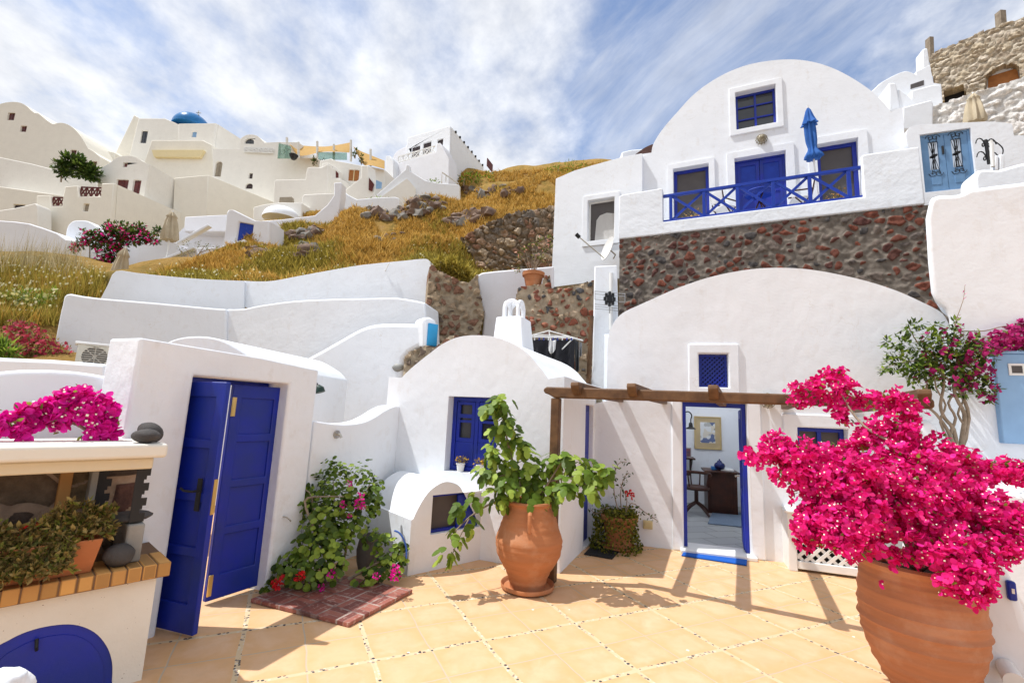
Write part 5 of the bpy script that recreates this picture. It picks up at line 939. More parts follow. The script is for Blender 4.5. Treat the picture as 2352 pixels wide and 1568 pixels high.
# ---------------------------------------------------------------- fig in the tall amphora
f6, f7, f12 = cv1(6), cv1(7), cv1(12)
C0 = G(*f6(905, 1262)); Yp = C0.y
def potprof(c, uc, rows, f, ss=1.0):
    pr = []
    for y, xl, xr in rows:
        v = f(0, y)[1]; z = max(0, atz(c, v)); pr.append(((f(xr, 0)[0] - f(xl, 0)[0]) / 2 * (Vector((c.x, c.y, z)) - CAM).dot(_f) / F_PX * ss, z))
    return pr
rows = [(1262, 812, 1020), (1235, 808, 1022), (1200, 803, 1032), (1150, 785, 1055), (1100, 752, 1085), (1050, 728, 1108), (1000, 720, 1115), (960, 722, 1112), (900, 745, 1097), (850, 765, 1085), (800, 790, 1070), (770, 800, 1062)]
pr = potprof(C0, 917, rows, f6, .985); pr[0] = (pr[0][0], .02); rt_, zt_ = pr[-1]
det = []
for a, b in zip(pr, pr[1:]):
    for k in range(4): t = k / 4; det.append((a[0] + (b[0] - a[0]) * t, a[1] + (b[1] - a[1]) * t))
det.append(pr[-1]); det = [(r + .0025 * math.sin(z * 95) + (.006 if any(abs(z - zb) < .012 for zb in (zt_ * .58, zt_ * .63, zt_ * .40)) else 0), z) for r, z in det]
det += [(rt_ + .012, zt_ + .012), (rt_ + .022, zt_ + .03), (rt_ + .014, zt_ + .045), (rt_ - .015, zt_ + .045), (rt_ - .03, zt_ + .02), (rt_ - .03, zt_ - .08), (.0, zt_ - .09)]
def clay(name, c, band):
    m, t, b = newmat(name); o = nd(t, 'ShaderNodeTexCoord').outputs['Object']; st_ = nd(t, 'ShaderNodeMapping', {'Vector': o, 'Scale': (1.2, 1.2, 9)}).outputs[0]
    a = noi(t, st_, 1.6, 5, .6); d = noi(t, o, 3.5, 6, .65)
    col = mixc_(t, mrange(t, a, .35, .65), c, tuple(x * .82 for x in c)); col = mixc_(t, mth(t, 'MULTIPLY', mrange(t, d, .5, .72), .5), col, band); t.links.new(col, b.inputs[0]); b.inputs['Roughness'].default_value = .78; b.inputs['Specular IOR Level'].default_value = .2
    setbump(t, b, mth(t, 'ADD', mth(t, 'MULTIPLY', noi(t, nd(t, 'ShaderNodeMapping', {'Vector': o, 'Scale': (1, 1, 14)}).outputs[0], 3, 4), 1), mth(t, 'MULTIPLY', noi(t, o, 45, 5), .3)), .35, .008); return m
CLAY = clay('amphora_clay', (.48, .195, .085), (.55, .33, .21)); CLAY2 = clay('ribbed_clay', (.47, .20, .10), (.56, .35, .24)); SOIL = M('dark_soil', (.045, .03, .02), None, 9, 1, .6)
AM = thing('amphora_pot', C0, 'tall plain terracotta amphora holding the fig, standing in a saucer', 'pot')
obj('body', lathe(BM(), det, C0, 56), CLAY, AM, ang=50)
bm = BM(); a_ = -1.62
for zz in (.83,): tube(bm, [C0 + Vector(((rt_ + o_) * math.cos(a_), (rt_ + o_) * math.sin(a_), zt_ * zz + h)) for o_, h in ((.03, .10), (.085, .085), (.10, .02), (.085, -.05), (.05, -.09))], [.022, .02, .02, .018, .012], 8)
obj('handle', bm, CLAY, AM)
obj('soil', lathe(BM(), [(.001, zt_ - .03), (rt_ - .032, zt_ - .035)], C0, 24), SOIL, AM)
sr = 148 * .3906 * mpp(Yp); obj('saucer', lathe(BM(), [(sr * .85, .003), (sr * .98, .02), (sr, .05), (sr * .985, .058), (sr * .95, .05), (sr * .88, .022), (.01, .02)], C0, 48), CLAY, ang=50, label='wide terracotta saucer under the tall amphora', cat='saucer')
FT = thing('fig_tree', C0 + Vector((0, 0, zt_)), 'young fig tree with lobed green leaves and pale branches, growing in the amphora', 'tree')
bm = BM(); lv = Leaves()
brs = [([(1208, 1160), (1190, 1100), (1172, 1040), (1160, 985), (1150, 930)], .016, .006, .0), ([(1200, 1165), (1165, 1145), (1120, 1160), (1075, 1190), (1045, 1220)], .014, .006, -.25), ([(1080, 1185), (1055, 1235), (1040, 1270)], .007, .004, -.27),
       ([(1222, 1160), (1245, 1130), (1268, 1095), (1290, 1060)], .016, .007, -.05), ([(1262, 1105), (1310, 1095), (1360, 1095), (1395, 1085)], .011, .005, -.15), ([(1268, 1095), (1300, 1085), (1320, 1070)], .008, .004, .1), ([(1205, 1160), (1225, 1120), (1240, 1080)], .012, .006, .2), ([(1190, 1100), (1160, 1090), (1135, 1100)], .008, .004, -.1), ([(1300, 1095), (1340, 1110), (1370, 1120)], .007, .004, -.3)]
for p, r0, r1, dy in brs: stems(bm, p, Yp, r0, r1, lambda t, dy=dy: dy * t)
obj('branch', bm, BARK, FT, ang=60)
figb = [(1150, 922, 0, 28, 26), (1122, 935, -.05, 20, 8), (1165, 965, 0, 26, 20), (1140, 985, .0, 22, 10), (1172, 1010, 0, 30, 18), (1200, 1020, .05, 26, 18), (1130, 1045, -.1, 30, 22), (1165, 1060, 0, 30, 20), (1215, 1050, .1, 24, 10), (1125, 1085, -.1, 28, 20), (1165, 1105, -.12, 36, 26), (1205, 1090, .1, 34, 22), (1150, 1140, -.15, 28, 18),
        (1240, 1090, .1, 34, 24), (1275, 1060, .0, 32, 24), (1305, 1050, -.05, 28, 18), (1335, 1070, -.1, 32, 24), (1370, 1090, -.15, 28, 20), (1395, 1085, -.2, 22, 14), (1350, 1115, -.2, 26, 16), (1300, 1120, -.2, 30, 18), (1260, 1130, -.1, 28, 14), (1090, 1140, -.2, 20, 7), (1060, 1165, -.25, 22, 10), (1075, 1195, -.25, 18, 7), (1045, 1225, -.3, 20, 10), (1032, 1270, -.3, 16, 8), (1215, 1130, -.1, 30, 14)]
for u, v, dy, r, n in figb:
    for _ in range(int(n * 1.08)):
        p, d = inblob(*pb(u, v, Yp + dy, r), shell=.2); dd = (d * .7 + Vector((U(-.5, .5), U(-.6, .2), -.75))).normalized()
        lv.fan(p, dd, (d + Vector((0, -.5, .9))).normalized(), FIG, U(.085, .15), U(-.2, .3), U(.05, .35))
lv.build('foliage', FIGL, FT)

# ---------------------------------------------------------------- bougainvillea in the ribbed jar
f8 = cv1(8); CB = G(2130, 1612); Yb = CB.y
rows2 = [(1640, 725, 985), (1568, 690, 1020), (1480, 625, 1055), (1400, 585, 1072), (1320, 560, 1072), (1260, 556, 1066), (1200, 560, 1058), (1150, 566, 1050), (1110, 572, 1045)]
pr = potprof(CB, 810, rows2, f8, .79); pr[0] = (pr[0][0] * .9, 0); d2_ = []
for a, b in zip(pr, pr[1:]):
    for k in range(8): t = k / 8; d2_.append([a[0] + (b[0] - a[0]) * t, a[1] + (b[1] - a[1]) * t])
rt2, zt2 = pr[-1]; d2_.append([rt2, zt2])
bands = [zt2 * k for k in (.16, .27, .38, .49, .60, .71, .83)]
d2_ = [(r + .010 * max(math.exp(-((z - zb) / .012) ** 2) for zb in bands) + .002 * math.sin(z * 120), z) for r, z in d2_]
d2_ += [(rt2 + .005, zt2 + .01), (rt2 + .03, zt2 + .025), (rt2 + .035, zt2 + .045), (rt2 + .02, zt2 + .06), (rt2 - .02, zt2 + .055), (rt2 - .04, zt2 + .02), (rt2 - .04, zt2 - .08), (.0, zt2 - .09)]
JR = thing('ribbed_jar', CB, 'big round ribbed terracotta jar holding the crimson bougainvillea, lower right', 'pot')
obj('body', lathe(BM(), d2_, CB, 72), CLAY2, JR, ang=50); obj('soil', lathe(BM(), [(.001, zt2 - .02), (rt2 - .042, zt2 - .03)], CB, 24), SOIL, JR)
BG = thing('bougainvillea', CB + Vector((0, 0, zt2)), 'large crimson bougainvillea bush in full bloom in the ribbed jar', 'shrub')
bm = BM(); root = (2110, 1310)
for p, r0, r1, dy in (([root, (2080, 1240), (2020, 1180), (1950, 1120), (1850, 1060)], .024, .008, .0), ([root, (2100, 1220), (2080, 1120), (2060, 1030), (2060, 950)], .024, .008, .15), ([root, (2130, 1230), (2180, 1150), (2240, 1080)], .022, .008, .1), ([root, (2150, 1250), (2230, 1210), (2310, 1170)], .02, .007, -.1), ([(2060, 1020), (2000, 990), (1960, 950), (1930, 900)], .011, .005, .3), ([root, (2050, 1270), (1980, 1240), (1920, 1220)], .016, .006, -.25), ([root, (2160, 1290), (2210, 1310)], .016, .006, -.35), ([(2180, 1150), (2190, 1080), (2200, 1020)], .01, .005, .2)): stems(bm, p, Yb, r0, r1, lambda t, dy=dy: dy * t)
obj('branch', bm, BARK, BG, ang=60)
bb = [(1720, 1052, .1, 16), (1750, 1045, .1, 24), (1790, 1030, .1, 36), (1830, 1040, .05, 42), (1800, 1075, .0, 34), (1840, 1090, 0, 44), (1880, 1060, .1, 46), (1870, 1120, 0, 44), (1910, 1110, -.1, 50), (1930, 1050, .15, 44), (1960, 1090, -.15, 52), (1990, 1040, .1, 46), (2010, 1100, -.1, 56), (2060, 1060, 0, 54), (2050, 1120, -.2, 54), (2110, 1080, -.1, 52), (2100, 1140, -.2, 50), (1920, 1160, -.1, 46), (1860, 1170, -.1, 36), (1850, 1205, -.15, 32), (1890, 1215, -.2, 40), (1940, 1220, -.25, 44), (1990, 1190, -.25, 44), (1960, 1250, -.3, 28), (1920, 1245, -.3, 26), (1865, 1238, -.2, 20), (1995, 1240, -.25, 26), (2040, 1190, -.25, 44), (2085, 1190, -.25, 40),
      (1900, 900, .35, 26), (1940, 890, .35, 30), (1920, 865, .35, 24), (1880, 880, .35, 24), (1950, 915, .35, 20), (1835, 895, .35, 18), (1840, 918, .35, 16), (1925, 945, .3, 16), (1950, 960, .3, 14), (2000, 925, .25, 22), (2040, 920, .25, 30), (2080, 935, .25, 30), (2095, 960, .2, 22), (2050, 985, .1, 34), (2010, 985, .15, 28), (2090, 1010, .1, 36), (2000, 1010, .15, 26), (2098, 1028, .05, 18),
      (2150, 1070, 0, 40), (2170, 1110, -.1, 46), (2155, 1160, -.2, 44), (2200, 1060, .1, 38), (2205, 1052, .15, 24), (2160, 1003, .15, 8), (2230, 1090, .1, 34), (2265, 1085, .1, 28), (2310, 1080, .1, 30), (2345, 1085, .1, 26), (2230, 1130, 0, 34), (2215, 1180, -.1, 40), (2260, 1170, -.1, 40), (2300, 1180, -.15, 42), (2270, 1215, -.2, 44), (2320, 1215, -.2, 40), (2345, 1180, -.1, 30), (2310, 1255, -.25, 28), (2280, 1250, -.25, 34), (2200, 1240, -.3, 44), (2160, 1225, -.3, 40), (2215, 1280, -.4, 40), (2170, 1275, -.4, 36), (2230, 1320, -.45, 36), (2210, 1350, -.45, 32), (2255, 1290, -.35, 30), (2130, 1260, -.35, 24), (2090, 1275, -.3, 18), (2060, 1278, -.3, 14), (2190, 1320, -.45, 30), (2240, 1365, -.45, 18), (1975, 1150, -.2, 46), (1930, 1190, -.2, 36)]
br_, st, gl = Leaves(), Leaves(), Leaves()
def bract(p, d, br_=br_, st=None, s=1.0):
    d = Vector(d).normalized(); x = d.orthogonal().normalized(); y = d.cross(x); a0 = U(0, 6.28); L = U(.029, .043) * s
    for k in range(3):
        a = a0 + k * 2.09 + U(-.2, .2); r = x * math.cos(a) + y * math.sin(a); br_.fan(p, (r + d * U(.35, .8)).normalized(), d, BRACT, L, U(.1, .5), U(-.2, .3))
    if st is not None and rnd() < .3:
        q = Vector(p) + d * L * .75; k = len(st.V); w = L * .16; st.V += [q + x * w, q + y * w, q - x * w, q - y * w]; st.F.append((k, k + 1, k + 2, k + 3))
for u, v, dy, r in bb:
    c, rr = pb(u, v, Yb + dy, r * .88, r * 1.1); n = int((r / 10) ** 2 * 1.2) + 3
    for _ in range(n):
        # bracts gather in tight heads of a few
        p, d = inblob(c, rr, .62); hd = (d + Vector((0, -.3, .35))).normalized()
        for _k in range(5): bract(p + rdir() * .034, (hd + rdir() * .6), br_, st)
    for _ in range(int(n * 1.3)): p, d = inblob(c, [q * .95 for q in rr], .1); gl.fan(p, (d + rdir() * .7), (0, 0, 1), OVAL, U(.03, .05))
for u, v in ((1718, 1062), (1742, 1075), (2046, 1303), (2020, 1340), (1700, 1048)): bract(at(u, v, Yb - .3), (0, -1, .3), br_, st)
br_.build('flowers', PINK, BG); st.build('stamens', WHF, BG); gl.build('foliage', GREEN, BG)

# ---------------------------------------------------------------- geranium bed by the parapet
GB0 = G(760, 1345); GE = thing('geranium_bush', GB0, 'tangled green geranium bush with pink flowers against the white wall', 'shrub'); bm = BM(); Yg = GB0.y
gl = Leaves(); dk = Leaves(); blobs = [(760, 1075, .35, 28), (790, 1080, .35, 24), (720, 1110, .3, 30), (760, 1110, .25, 40), (830, 1090, .35, 36), (860, 1110, .35, 26), (700, 1150, .2, 26), (740, 1160, .15, 42), (790, 1150, .15, 42), (835, 1140, .25, 38), (690, 1190, .15, 20), (760, 1200, .05, 46), (810, 1200, .1, 40), (720, 1220, .05, 34), (860, 1160, .3, 22), (700, 1255, -.05, 32), (740, 1255, -.05, 38), (780, 1250, -.05, 36), (660, 1290, -.15, 28), (640, 1320, -.2, 18), (690, 1310, -.2, 32), (730, 1310, -.2, 34), (770, 1300, -.15, 30), (875, 1245, .2, 26), (900, 1270, .15, 30), (915, 1300, .1, 22), (880, 1300, .05, 28), (840, 1330, -.05, 26), (860, 1320, 0, 20), (920, 1265, .15, 16), (715, 1340, -.2, 22), (620, 1345, -.2, 14), (850, 1230, .2, 18)]
for u, v, dy, r in blobs:
    for _ in range(int((r / 10) ** 2 * 6.5) + 5):
        p, d = inblob(*pb(u, v, Yg + dy, r), shell=.3); n = (d + Vector((.0, -.4, .9))).normalized(); t = n.orthogonal() + rdir() * .5; (gl if rnd() < .8 else dk).fan(p, t, n, ROUND, U(.034, .068) if v > 1130 else U(.026, .05), U(.1, .45))
for p, dy in (([(750, 1340), (740, 1250), (720, 1170), (710, 1130), (650, 1100)], .2), ([(760, 1340), (770, 1220), (765, 1100)], .3), ([(780, 1335), (810, 1200), (850, 1110)], .3), ([(740, 1340), (690, 1280), (650, 1290)], -.15), ([(800, 1330), (870, 1290), (910, 1270)], .1), ([(720, 1210), (700, 1150), (735, 1140), (790, 1140)], .05)): stems(bm, p, Yg, .014, .004, lambda t, dy=dy: dy * t)
for u, v in ((655, 1100), (648, 1108), (672, 1118), (690, 1125), (700, 1140), (646, 1098)): p = at(u, v, Yg + .2); [dk.fan(p, rdir(), rdir(.5), OVAL, .06) for _ in range(3)]
obj('stem', bm, BARK, GE, ang=60); gl.build('foliage', GREEN, GE); dk.build('dark_foliage', DKGREEN, GE)
def head(L, u, v, Y, r, n=40):
    for _ in range(n): p, d = inblob(*pb(u, v, Y, r), shell=.6); L.fan(p, (d + rdir() * .5), d, BRACT, r * mpp(Y) * .75, .3)
for u, v, r in ((828, 1140, 7), (826, 1157, 9), (788, 1158, 6), (803, 1184, 4), (802, 1110, 5), (762, 1317, 7), (738, 1348, 6), (908, 1303, 7), (908, 1322, 9), (864, 1323, 6), (836, 1164, 4)): q = Leaves(); head(q, u, v, Yg - .25 if v > 1290 else Yg + .0, r, 26); q.build('pink_flower', MAG, GE)
for u, v, r in ((640, 1336, 11), (688, 1322, 8)): q = Leaves(); head(q, u, v, Yg - .35, r, 50); q.build('red_flower', REDF, GE)
u0 = G(848, 1318); bm = BM(); lathe(bm, [(.09, 0), (.12, .10), (.13, .22), (.11, .32), (.125, .36), (.10, .36), (.09, .25)], u0 + Vector((-.05, .1, 0)), 24); obj('urn', bm, M('grey_clay', (.16, .14, .13), None, 5, .85, .4), ang=50, label='grey clay urn half hidden among the geraniums', cat='pot')
bm = BM(); tube(bm, [at(*f12(x, y), Yg + .12) for x, y in smooth([(1105, 708), (1140, 722), (1170, 760), (1190, 810), (1200, 860), (1198, 930)], 3)], .009, 7); obj('garden_hose', bm, M('blue_hose', (.06, .16, .55), None, 3, .4, 0), label='thin curved blue hose beside the white nook', cat='hose')
# succulents in the trough
GBp, a0_, a1_, zP_ = TRP; SU = thing('succulents', GBp.P(((a0_ + a1_) / 2, zP_ + .15), .08), 'mass of olive-green succulents with small red flowers in the terracotta trough', 'plant'); sv, sg, sf = Leaves(), Leaves(), Leaves()
for _ in range(2300):
    s = U(a0_ - .05, a1_ + .1); hz_ = .35 + .04 * math.sin(s * 7) + .04 * math.sin(s * 17); t = rnd(); c = GBp.P((s, 0), .085 - .24 * max(0, .8 - t) - U(0, .05)); z = zP_ + .06 + (hz_ - .06) * t
    if s < a0_ + .12 and t < .5: continue
    p = Vector((c.x, c.y, z + U(-.02, .02))); o = rdir(.6)
    for k in range(7): d = (o + rdir() * .9).normalized(); (sv if rnd() < .7 else sg).fan(p, d, rdir(), SLIM if rnd() < .4 else OVAL, U(.026, .05), .3)
for _ in range(15): s = U(a0_, a1_); t = U(.2, 1); c = GBp.P((s, zP_ + .30 * t + .03), .06 - .20 * max(0, .75 - t)); sf = Leaves(); [sf.fan(c + rdir() * .008, rdir(.4), rdir(), BRACT, .024, .2) for _ in range(9)]; sf.build('flower', REDF, SU)
sv.build('foliage', OLIVE, SU); sg.build('green_foliage', SUCC, SU)
# bougainvillea branch on the slab
f9 = cv1(9); BB = thing('bougainvillea_branch', GB.P((.5, ZT), .2), 'arching magenta bougainvillea branch lying along the grill slab', 'branch'); bm = BM(); ml, ms, mg_ = Leaves(), Leaves(), Leaves(); Yq = 3.15
yy = lambda u: 2.78 + .38 * u / 265
pts = [(-30, 740), (100, 738), (200, 735), (330, 728), (450, 735), (560, 765), (650, 820), (740, 885)]; pp = smooth([f9(*p) for p in pts], 3); tube(bm, [at(u, v, yy(u)) for u, v in pp], .010, 7); tube(bm, [at(*f9(x, y), yy(f9(x, y)[0])) for x, y in ((330, 765), (370, 800), (405, 825))], [.006, .004, .002], 5)
tube(bm, [at(*f9(x, y), yy(f9(x, y)[0])) for x, y in ((170, 800), (260, 795), (285, 770), (330, 730))], .005, 5); obj('stem', bm, BARK, BB, ang=60)
for x, y, r in ((20, 730, 22), (20, 800, 40), (70, 800, 38), (160, 780, 45), (170, 840, 26), (180, 700, 42), (240, 680, 50), (290, 740, 40), (350, 640, 55), (420, 640, 60), (480, 570, 62), (540, 560, 50), (600, 550, 52), (520, 640, 64), (600, 630, 66), (440, 720, 50), (680, 640, 64), (740, 600, 54), (640, 700, 62), (700, 720, 62), (790, 680, 46), (790, 750, 50), (740, 790, 60), (810, 830, 46), (680, 850, 30), (450, 755, 34), (370, 690, 40), (560, 700, 40)):
    u, v = f9(x, y); c, rr = pb(u, v, yy(u) - .02, r * .25 * U(.8, 1.5), r * .3); 
    for _ in range(int((r / 10) ** 2 * .62) + 3): p, d = inblob(c, rr, .5); bract(p, d + Vector((0, -.4, .2)), ml, ms, 1.45)
    [mg_.fan(c + rdir() * .055, rdir(), rdir(), OVAL, .045) for _ in range(4)]
ml.build('flowers', MAG, BB); ms.build('stamens', WHF, BB); mg_.build('foliage', GREEN, BB)

# ---------------------------------------------------------------- vine with twisted trunks on the right wall
Yv = WP.px(2180, 1000).y - .25; VN = thing('climbing_vine', at(2190, 1020, Yv), 'old climbing vine with twisted bare trunks and purple flowers against the right wall', 'vine'); bm = BM(); vl, vf_, vd = Leaves(), Leaves(), Leaves()
for p, r0, r1 in (([(2200, 1040), (2190, 985), (2170, 960), (2160, 930), (2168, 880), (2160, 830)], .023, .011), ([(2205, 1040), (2212, 990), (2215, 950), (2195, 910), (2190, 870), (2200, 820)], .026, .011), ([(2195, 1030), (2175, 985), (2150, 950), (2125, 925), (2130, 880)], .02, .01), ([(2205, 1030), (2225, 960), (2205, 900), (2165, 860), (2130, 830)], .022, .01), ([(2198, 1035), (2182, 1000), (2195, 960), (2178, 925), (2198, 890), (2180, 840)], .018, .008), ([(2208, 1035), (2222, 990), (2200, 950), (2215, 910), (2195, 860)], .016, .007), ([(2190, 1030), (2160, 970), (2172, 930), (2150, 890), (2145, 840)], .014, .006), ([(2160, 830), (2110, 790), (2085, 745)], .01, .004), ([(2200, 820), (2230, 780), (2260, 790)], .012, .004), ([(2190, 790), (2195, 740), (2212, 690), (2216, 655)], .006, .002), ([(2160, 830), (2080, 830), (2020, 850)], .008, .003), ([(2200, 760), (2260, 760), (2300, 750), (2352, 745)], .008, .004)): stems(bm, p, Yv, r0, r1)
obj('trunk', bm, BARK, VN, ang=60)
for u, v, r in ((2090, 760, 22), (2075, 790, 24), (2040, 785, 16), (2050, 840, 24), (2085, 835, 32), (2120, 810, 36), (2150, 780, 32), (2130, 850, 30), (2160, 830, 36), (2190, 800, 38), (2195, 840, 38), (2220, 810, 36), (2185, 765, 22), (2240, 850, 34), (2255, 810, 30), (2260, 890, 26), (2225, 880, 30), (2270, 910, 16), (2240, 780, 22), (2150, 745, 14), (2105, 745, 12), (2030, 850, 12), (2195, 745, 12), (2170, 870, 22), (2140, 880, 18), (2200, 900, 18), (2100, 870, 18), (2150, 800, 36), (2110, 850, 30), (2205, 860, 30), (2060, 815, 22)):
    for _ in range(int((r / 10) ** 2 * 11) + 5):
        p, d = inblob(*pb(u, v, Yv, r), shell=.2); (vl if rnd() < .55 else vd).fan(p, (d + rdir() * .8 + Vector((0, 0, -.2))), (0, -.5, 1), OVAL, U(.04, .085), .2)
    if u > 2120:
        for _ in range(int((r / 10) ** 2 * (2.4 if u > 2215 else .7))): p, d = inblob(*pb(u, v, Yv - .03, r), shell=.5); bract(p, d + Vector((0, -.4, 0)), vf_, None, 1.15)
for u, v, r in ((2290, 775, 16), (2315, 770, 26), (2345, 770, 30), (2345, 795, 22), (2300, 800, 16), (2350, 748, 18), (2275, 795, 14)):
    for _ in range(int((r / 10) ** 2 * 6) + 5): p, d = inblob(*pb(u, v, Yv, r), shell=.5); bract(p, d + Vector((0, -.4, .2)), vf_, None, 1.15)
    for _ in range(int((r / 10) ** 2 * 2.5)): p, d = inblob(*pb(u, v, Yv, r), shell=.2); vl.fan(p, rdir(), rdir(), OVAL, .05)
for k in range(12): u, v = 2216 - k * 1.5, 655 + k * 11; vf_.fan(at(u, v, Yv), rdir(), rdir(), SLIM, .05)
vl.build('foliage', GREEN, VN); vd.build('dark_foliage', DKGREEN, VN); vf_.build('flowers', PURP, VN)
dp = Leaves(); Yd = LP_.px(2300, 1090).y + .15
for _ in range(500): u, v = U(2235, 2400), U(1062, 1092); dp.fan(at(u, v, Yd + U(-.2, .2)), rdir(.5), rdir(), SLIM, U(.04, .08), .2)
dp.build('planter_plants', leafmat('dry_reddish_leaves', (.16, .09, .05), (.24, .16, .07)), label='low dry reddish plants along the right planter ledge', cat='plant')
rp, rg = Leaves(), Leaves(); Yr = QP.px(2330, 410).y + .3; RF_ = thing('red_geraniums', at(2335, 418, Yr), 'small red geraniums on the parapet below the sky-blue door', 'plant')
for _ in range(240): p = at(U(2302, 2380), U(400, 416), Yr + U(-.1, .2)); (rp if rnd() < .55 else rg).fan(p, rdir(.3), rdir(), ROUND, U(.06, .1), .2)
rp.build('flowers', REDF, RF_); rg.build('foliage', GREEN, RF_)

# ---------------------------------------------------------------- small potted plants
def cup(c, r, h, mat, name='pot', **k): return obj(name, lathe(BM(), [(r * .72, 0), (r * .95, h * .9), (r * 1.05, h * .9), (r * 1.05, h), (r * .9, h), (r * .85, h * .8), (.001, h * .8)], c, 24), mat, ang=50, **k)
for i, (u, v, l) in enumerate(((1052, 1083, 'small white cup of yellow flowers on the cottage sill, the left one'), (1098, 1086, 'small white cup of yellow flowers on the cottage sill, half behind the fig leaves'))):
    c = MA.px(u, v, .06); c.z = rM[1] + .003; T = thing('flower_cup', c, l, 'flower pot', 'white cups on the window sill'); r = .052
    obj('pot', lathe(BM(), [(r * .75, 0), (r, .085), (r * 1.08, .085), (r * 1.08, .1), (r * .9, .1), (r * .85, .07), (.001, .07)], c, 20), WHITEP, T, ang=50); a, b = Leaves(), Leaves()
    for _ in range(70): d = rdir(.9); p = c + Vector((0, 0, .09)) + d * U(.03, .09); a.fan(p, d + rdir() * .5, rdir(), OVAL, U(.02, .035), .2)
    for _ in range(9): d = rdir(.8); p = c + Vector((0, 0, .1)) + Vector((d.x * .11, d.y * .05, abs(d.z) * .08)); [b.fan(p, rdir(), rdir(), BRACT, .018, .2) for _ in range(6)]
    a.build('foliage', OLIVE, T); b.build('flowers', YELF, T)
ci = G(1422, 1258); IV = thing('ivy_pot', ci, 'terracotta pot smothered in trailing greenery, in the corner by the side door', 'potted plant'); r = 36 * mpp(ci.y)
obj('pot', lathe(BM(), [(r * .7, .03), (r * .98, .36), (r * 1.1, .36), (r * 1.12, .42), (r * .98, .42), (r * .9, .34), (.001, .34)], ci, 32), CLAY, IV, ang=50); obj('saucer', lathe(BM(), [(r * .95, 0), (r * 1.1, .03), (r * 1.05, .04), (r * .9, .02), (.001, .02)], ci, 28), CLAY, IV, ang=50)
a, b, c_ = Leaves(), Leaves(), Leaves(); bm = BM()
for _ in range(1500): an = U(0, 6.28); zz = U(.0, .46); k = 1.06 + .28 * rnd() + (.25 if zz < .12 else 0); p = ci + Vector((math.cos(an) * r * k - .06, math.sin(an) * r * k - .05, zz)); a.fan(p, rdir(-.2), rdir(), ROUND, U(.02, .035), .2)
for _ in range(500): p = ci + Vector((U(-r, r), U(-r, r), .42 + U(0, .08))); a.fan(p, rdir(.3), rdir(), ROUND, U(.02, .035), .2)
for p in ([(1425, 1190), (1412, 1140), (1410, 1100), (1420, 1065), (1440, 1060)], [(1430, 1190), (1425, 1140), (1432, 1100), (1445, 1085)], [(1432, 1190), (1450, 1155), (1480, 1175), (1510, 1195)], [(1415, 1190), (1395, 1165), (1370, 1180), (1358, 1170)], [(1430, 1190), (1440, 1150), (1425, 1110)]):
    stems(bm, p, ci.y - .05, .008, .004)
    for q in smooth(p, 4)[4:]:
        for _ in range(3): b.fan(at(*q, ci.y - .05) + rdir() * .05, rdir(), rdir(), OVAL, U(.03, .055), .2)
head(c_, 1447, 1135, ci.y - .06, 8, 30); obj('stem', bm, BARK, IV, ang=60); a.build('foliage', leafmat('trailing_leaves', (.11, .13, .012), (.22, .22, .025)), IV); b.build('sprig_leaves', DKGREEN, IV); c_.build('flower', REDF, IV)
hc_ = RLl.px(*f5(1168, 232), .25); HP = thing('hill_pot', hc_, 'terracotta pot with a straggly pink-flowered plant on top of the rubble wall', 'potted plant'); r = 24 * mpp(hc_.y); h = .36
obj('pot', lathe(BM(), [(r * .7, 0), (r * .95, h * .75), (r * 1.1, h * .78), (r * 1.12, h), (r * .9, h), (.001, h * .9)], hc_, 28), CLAY, HP, ang=50); a, b, bm = Leaves(), Leaves(), BM()
for u, v in ((1195, 585), (1205, 570), (1225, 560), (1245, 575), (1258, 565), (1250, 600), (1190, 620), (1232, 590), (1262, 545), (1240, 550)):
    stems(bm, [(1220, 640), ((1220 + u) / 2, (640 + v) / 2 - 8), (u, v)], hc_.y, .012, .005)
    for _ in range(26): p, d = inblob(*pb(u, v, hc_.y, 12), shell=.1); (a if rnd() < .7 else b).fan(p, rdir(), rdir(), OVAL, U(.05, .09), .2)
obj('stem', bm, BARK, HP, ang=60); a.build('foliage', SUCC, HP); b.build('flowers', leafmat('salmon_petals', (.62, .30, .22), (.75, .45, .34)), HP)

# ---------------------------------------------------------------- hillside vegetation
def hy(u, v, Y0=8, Y1=70):                                       # where the line of sight meets the slope
    d = raydir(u, v); d = d / d.y; prev = None
    for Y in np.linspace(Y0, Y1, 90):
        p = CAM + d * Y
        if p.z < hillz(p.x, p.y):
            a, b = (prev or Y), Y
            for _ in range(7):
                m = (a + b) / 2; q = CAM + d * m
                if q.z < hillz(q.x, q.y): b = m
                else: a = m
            return CAM + d * b
        prev = Y
    return None
def onhill(x, y): return Vector((x, y, hillz(x, y)))
gg, go_, stw, dz_ = Leaves(), Leaves(), Leaves(), Leaves()
def tuft(p, n, h, w, L, sp=.35):
    for _ in range(n): b = p + Vector((U(-1, 1) * h * .4, U(-1, 1) * h * .4, -.03)); L.blade(b, b + Vector((U(-1, 1) * h * sp, U(-1, 1) * h * sp, h * U(.6, 1.1))), w)
random.seed(11); cnt = 0
def inpoly(u, v, P):
    c = False; n = len(P)
    for i in range(n):
        a, b = P[i], P[(i + 1) % n]
        if (a[1] > v) != (b[1] > v) and u < (b[0] - a[0]) * (v - a[1]) / (b[1] - a[1]) + a[0]: c = not c
    return c
HP1 = [(330, 640), (480, 585), (580, 538), (640, 505), (730, 488), (830, 468), (930, 428), (1060, 396), (1200, 394), (1300, 384), (1380, 374), (1380, 470), (1290, 480), (1290, 640), (1080, 650), (990, 620), (650, 660), (350, 650)]
HP2 = [(-80, 600), (140, 600), (240, 640), (235, 700), (150, 690), (130, 745), (-80, 745)]
